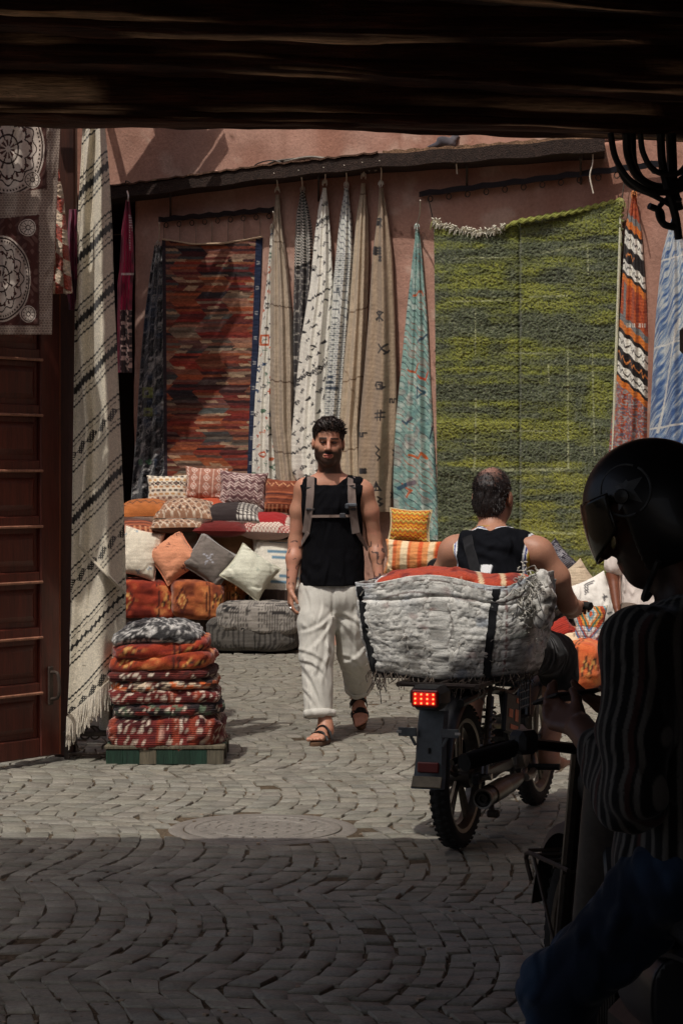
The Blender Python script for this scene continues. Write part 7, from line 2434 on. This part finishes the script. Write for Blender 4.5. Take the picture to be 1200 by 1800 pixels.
# helmet
hel = thing('helmet', 'black open face crash helmet with a circled star emblem worn by the seated man', 'helmet', FP, FR)
HC = hc + hM @ npv(0, .012, .035)
HR = npv(.128, .150, .142)
f = Field(HC - .19, HC + .19, .0055)
eul = [math.degrees(a) for a in Matrix(hM.tolist()).to_euler()]
f.ell(HC, HR, .0, eul).ell(HC + hM @ npv(0, .02, -.06), (.122, .135, .10), .02, eul)
x_, y_, z_ = f.ax[0][:, None, None] - HC[0], f.ax[1][None, :, None] - HC[1], f.ax[2][None, None, :] - HC[2]
lx = hM[0, 0] * x_ + hM[1, 0] * y_ + hM[2, 0] * z_; ly = hM[0, 1] * x_ + hM[1, 1] * y_ + hM[2, 1] * z_; lz = hM[0, 2] * x_ + hM[1, 2] * y_ + hM[2, 2] * z_
inner = (np.sqrt((lx / .112) ** 2 + (ly / .134) ** 2 + (lz / .126) ** 2) - 1) * .112
f.F = np.maximum(f.F, -inner)
f.F = np.maximum(f.F, -(lz + .125))
f.F = np.maximum(f.F, np.minimum(-(ly + .055), .040 - lz) * -1 * -1 * -1 * -1 if False else np.where((ly < -.055), .035 - lz, -1)).astype(np.float32)
V, F = f.mesh()
mesh_obj('shell', V, F, M_GLOSS, hel, fill((len(V),), S(20, 20, 21)), local=True)
def onhel(a, b, off=.002):
    """point on the helmet's left side: a forwards, b up (local metres)"""
    y, z = -a, b
    x = -HR[0] * math.sqrt(max(.02, 1 - (y / HR[1]) ** 2 - (z / HR[2]) ** 2))
    n = unit((x / HR[0] ** 2, y / HR[1] ** 2, z / HR[2] ** 2))
    return HC + hM @ (npv(x, y, z) + n * off)
# his left is the -right side of the head frame (x = right), so the emblem sits at -x
EC = (.035, .045)
m = MB(); m.col = S(84, 85, 84)
VV, FF = [], []
for k in range(10):
    rad = .044 if k % 2 == 0 else .018
    a = math.pi / 2 + k * math.pi / 5
    VV.append(onhel(EC[0] + rad * math.cos(a), EC[1] + rad * math.sin(a), .0018))
VV.append(onhel(*EC, .0035))
FF = [(10, k, (k + 1) % 10) for k in range(10)]
m.raw(VV, FF); m.build('star_emblem', M_PLASTIC, hel, local=True, smooth=False)
for (a0, a1) in ((.2, 2.2), (2.4, 4.4), (4.6, 6.35)):
    m = MB(); m.col = S(70, 71, 70)
    m.tube([onhel(EC[0] + .052 * math.cos(a), EC[1] + .052 * math.sin(a), .001) for a in np.linspace(a0, a1, 16)], .0028, 6)
    m.build('emblem_ring', M_PLASTIC, hel, local=True)
# visor: curved smoked sheet standing off the brow
VV, nvv, nuu = [], 14, 30
for i in range(nvv):
    for k in range(nuu):
        a = -1.05 + 2.1 * k / (nuu - 1); z = .052 - (.125 - .05 * (a / 1.05) ** 2) * i / (nvv - 1)
        rr_ = 1.00 + .06 * math.sin(i / (nvv - 1) * 2.4)
        VV.append(HC + hM @ npv(.128 * rr_ * math.sin(a), -.140 * rr_ * math.cos(a) * 1.02, z))
vm_ = bpy.data.materials.new('smoked_visor'); vm_.use_nodes = True
pb = vm_.node_tree.nodes['Principled BSDF']; pb.inputs['Base Color'].default_value = (.07, .06, .045, 1); pb.inputs['Roughness'].default_value = .08; pb.inputs['Transmission Weight'].default_value = .75; pb.inputs['IOR'].default_value = 1.25
mesh_obj('visor', VV, grid_faces(nvv, nuu), vm_, hel, None, local=True, solid=.003)
for s in (-1, 1):
    m = MB(); m.col = S(60, 60, 60)
    m.lathe([(.001, -.008), (.014, -.006), (.016, .006)], HC + hM @ npv(.132 * s, -.045, .035), hM @ npv(-s, 0, 0), 14)
    m.build('visor_screw', M_METAL, hel, local=True)
m = MB(); m.col = S(40, 38, 36)
m.tube(curve_pts([HC + hM @ npv(.10, -.02, -.11), HC + hM @ npv(.05, -.075, -.165), HC + hM @ npv(-.05, -.075, -.165), HC + hM @ npv(-.10, -.02, -.11)], 16), .007, 6)
m.build('chin_strap', M_CLOTH, hel, local=True)
ph = thing('phone', 'dark smartphone held in both hands by the helmeted man', 'phone', FP, FR)
m = MB(); m.col = S(24, 24, 27)
m.box((.0, -.315, 1.022), (.15, .075, .009), Matrix.Rotation(R(20), 3, 'X'), .003); m.build('body', M_GLOSS, ph, local=True)

fb = thing('motorcycle', 'dark parked motorcycle under the helmeted man with a wire rack over its front wheel', 'motorcycle', (0.765, 4.35, 0), R(10))
def fpart(name, mat, build, parent=None, col=(40, 39, 40), sharp=35):
    m = MB(); m.col = S(*col); build(m)
    return m.build(name, mat, parent or fb, local=True, sharp=sharp)
FW, RW = npv(0, .93, .30), npv(0, -.32, .30)
wheel(fb, FW, .30, .085, spokes=9); wheel(fb, RW, .30, .095, spokes=9)
fpart('front_mudguard', M_PLASTIC, lambda m: m.raw(*arc_guard(FW, .345, .125, 15, 165)), col=(44, 43, 42), sharp=60)
fpart('rear_mudguard', M_PLASTIC, lambda m: m.raw(*arc_guard(RW, .345, .14, 40, 175)), sharp=60)
for s in (-1, 1): fpart('fork', M_METAL, lambda m: m.tube([(s * .075, .93, .30), (s * .075, .76, .86)], .019, 10), col=(66, 62, 58))
fpart('front_rack', M_IRON, lambda m: [m.tube(curve_pts([(s * .085, 1.16, .47), (s * .10, 1.15, .54), (s * .10, .98, .555), (s * .09, .80, .56)], 12), .006, 6) for s in (-1, 1)] + [m.tube([(-.10, y, .552), (.10, y, .552)], .005, 6) for y in (1.13, 1.06, .98, .90, .82)]
      + [m.tube([(s * .095, 1.10, .545), (s * .075, .97, .34)], .005, 6) for s in (-1, 1)])
f = Field((-.25, .48, .24), (.25, .90, .90), .009); f.stack([(.26, 0, .72, .10, .05), (.45, 0, .70, .11, .06), (.70, 0, .66, .10, .07), (.86, 0, .64, .09, .07)], .02); V, F = f.mesh()
mesh_obj('leg_shield', V, F, M_PLASTIC, fb, fill((len(V),), S(52, 47, 42)), local=True)
fpart('handlebar', M_METAL, lambda m: m.tube(curve_pts([(-.37, .58, .86), (-.24, .66, .88), (-.08, .70, .86), (.08, .70, .86), (.24, .66, .88), (.37, .58, .86)], 30), .013, 8), col=(50, 48, 47))
for s in (-1, 1): fpart('grip', M_RUBBER, lambda m: m.cyl((s * .27, .645, .872), (s * .40, .56, .855), .020, n=12))
for s in (-1, 1): fpart('switch_box', M_PLASTIC, lambda m: m.box((s * .235, .665, .885), (.06, .055, .055), Matrix.Rotation(-s * .5, 3, 'Z'), .012), col=(40, 40, 42))
for s in (-1, 1): fpart('brake_lever', M_METAL, lambda m: m.tube(curve_pts([(s * .20, .70, .885), (s * .30, .70, .872), (s * .41, .64, .845)], 10), .008, 7), col=(60, 58, 56))
fpart('headlight', M_PLASTIC, lambda m: m.lathe([(.001, -.10), (.07, -.08), (.085, 0), (.001, .03)], (0, .80, .78), (0, 1, 0), 24), col=(36, 35, 35))
fpart('seat', M_RUBBER, lambda m: m.box((0, -.05, .60), (.25, .70, .10), None, .04))
f = Field((-.2, .1, .30), (.2, .60, .68), .009); f.ell((0, .36, .52), (.13, .20, .11), .02, p=3.0).ell((0, .2, .42), (.12, .26, .10), .03, p=3.0); V, F = f.mesh()
mesh_obj('tank', V, F, M_GLOSS, fb, fill((len(V),), S(40, 40, 44)), local=True)
fpart('engine', M_METAL, lambda m: (m.box((0, .25, .26), (.24, .34, .20), None, .03), [m.box((0, .46 + k * .02, .28), (.17, .007, .17), None, .002) for k in range(7)]), col=(60, 58, 56))
fpart('silencer', M_METAL, lambda m: m.lathe([(.001, 0), (.046, .0), (.05, .02), (.05, .42), (.03, .55)], (.19, -.55, .26), (0, 1, .02), 24), col=(80, 76, 72))
fpart('frame', M_BLACK, lambda m: [m.tube(curve_pts([(s * .08, -.45, .56), (s * .09, .0, .54), (s * .07, .45, .48), (s * .02, .74, .80)], 18), .017, 8) for s in (-1, 1)] + [m.box((s * .09, -.10, .30), (.03, .50, .045), None, .006) for s in (-1, 1)])
fpart('side_stand', M_IRON, lambda m: m.tube([(-.10, .22, .22), (-.26, .18, .0)], .012, 7))

# ---- vendor in white sitting by the green rug, mostly behind the helmeted man
vq = at(1132, 1100, 15.35)
vd = thing('person', 'person in white shirt sitting beside the heaped cushions with one arm hanging', 'person', (vq.x, 15.35, 0), R(4))
f = Field((-.32, -.55, .02), (.32, .22, 1.36), .010)
hc = npv(0, -.03, 1.24)
hP, hM = head(f, hc, (0, -1, -.1), (0, 0, 1), .98)
f.cap((0, 0, 1.15), (0, .02, 1.06), .055, .065, .03).cap((-.15, .02, 1.02), (.15, .02, 1.02), .06, .06, .05).chain([(0, .02, .50), (0, .03, .75), (0, .02, .97)], [.13, .125, .125], .05)
for s in (-1, 1):
    f.chain([(.185 * s, .02, 1.02), (.225 * s, .02, .78), (.22 * s, -.10, .56)], [.055, .042, .028], .03)
    hand(f, (.22 * s, -.10, .555), (0, -.2, -1), (-s, 0, 0), (0, -1, 0), .5)
    f.chain([(.10 * s, .0, .50), (.15 * s, -.42, .46), (.15 * s, -.38, .08)], [.085, .06, .04], .04)
    foot(f, (.15 * s, -.34, .0), (0, -1, 0), (0, 0, 1), (.15 * s, -.38, .09))
V, F = f.mesh()
C = face_colour(V, fill((len(V),), S(112, 66, 46)), hc, hM, .98, None, HAIRC, .5)
mesh_obj('body', V, F, M_SKIN, vd, C, local=True)
f = Field((-.32, -.12, .42), (.32, .24, 1.12), .009)
f.cap((-.15, .02, 1.02), (.15, .02, 1.02), .075, .075, .05).chain([(0, .02, .50), (0, .03, .75), (0, .02, .97)], [.165, .155, .15], .05)
for s in (-1, 1): f.chain([(.185 * s, .02, 1.02), (.215 * s, .02, .84)], [.078, .070], .03)
f.ell((0, -.02, 1.12), (.07, .08, .05), .01, sub=True); f.wrinkle(lambda x, y, z: .012 * fbm(x * 11, y * 11, z * 9, 3)); V, F = f.mesh()
mesh_obj('shirt', V, F, M_CLOTH, vd, fill((len(V),), S(222, 212, 204)), local=True)
f = Field((-.28, -.54, .12), (.28, .22, .62), .010)
f.ell((0, .02, .50), (.17, .15, .10), .04)
for s in (-1, 1): f.chain([(.10 * s, 0, .50), (.15 * s, -.42, .46), (.15 * s, -.38, .16)], [.105, .08, .06], .04)
V, F = f.mesh(); mesh_obj('trousers', V, F, M_CLOTH, vd, fill((len(V),), S(96, 84, 74)), local=True)
f = Field(hc - .15, hc + .15, .006); f.ell(hc + hM @ npv(0, .02, .046), (.084, .104, .088), .01); f.cut(lambda x, y, z: np.where(y - hc[1] < -.03, -(z - hc[2] - .075), -(z - hc[2] - .0)))
V, F = f.mesh(); mesh_obj('hair', V, F, M_HAIR, vd, fill((len(V),), S(26, 21, 20)), local=True)
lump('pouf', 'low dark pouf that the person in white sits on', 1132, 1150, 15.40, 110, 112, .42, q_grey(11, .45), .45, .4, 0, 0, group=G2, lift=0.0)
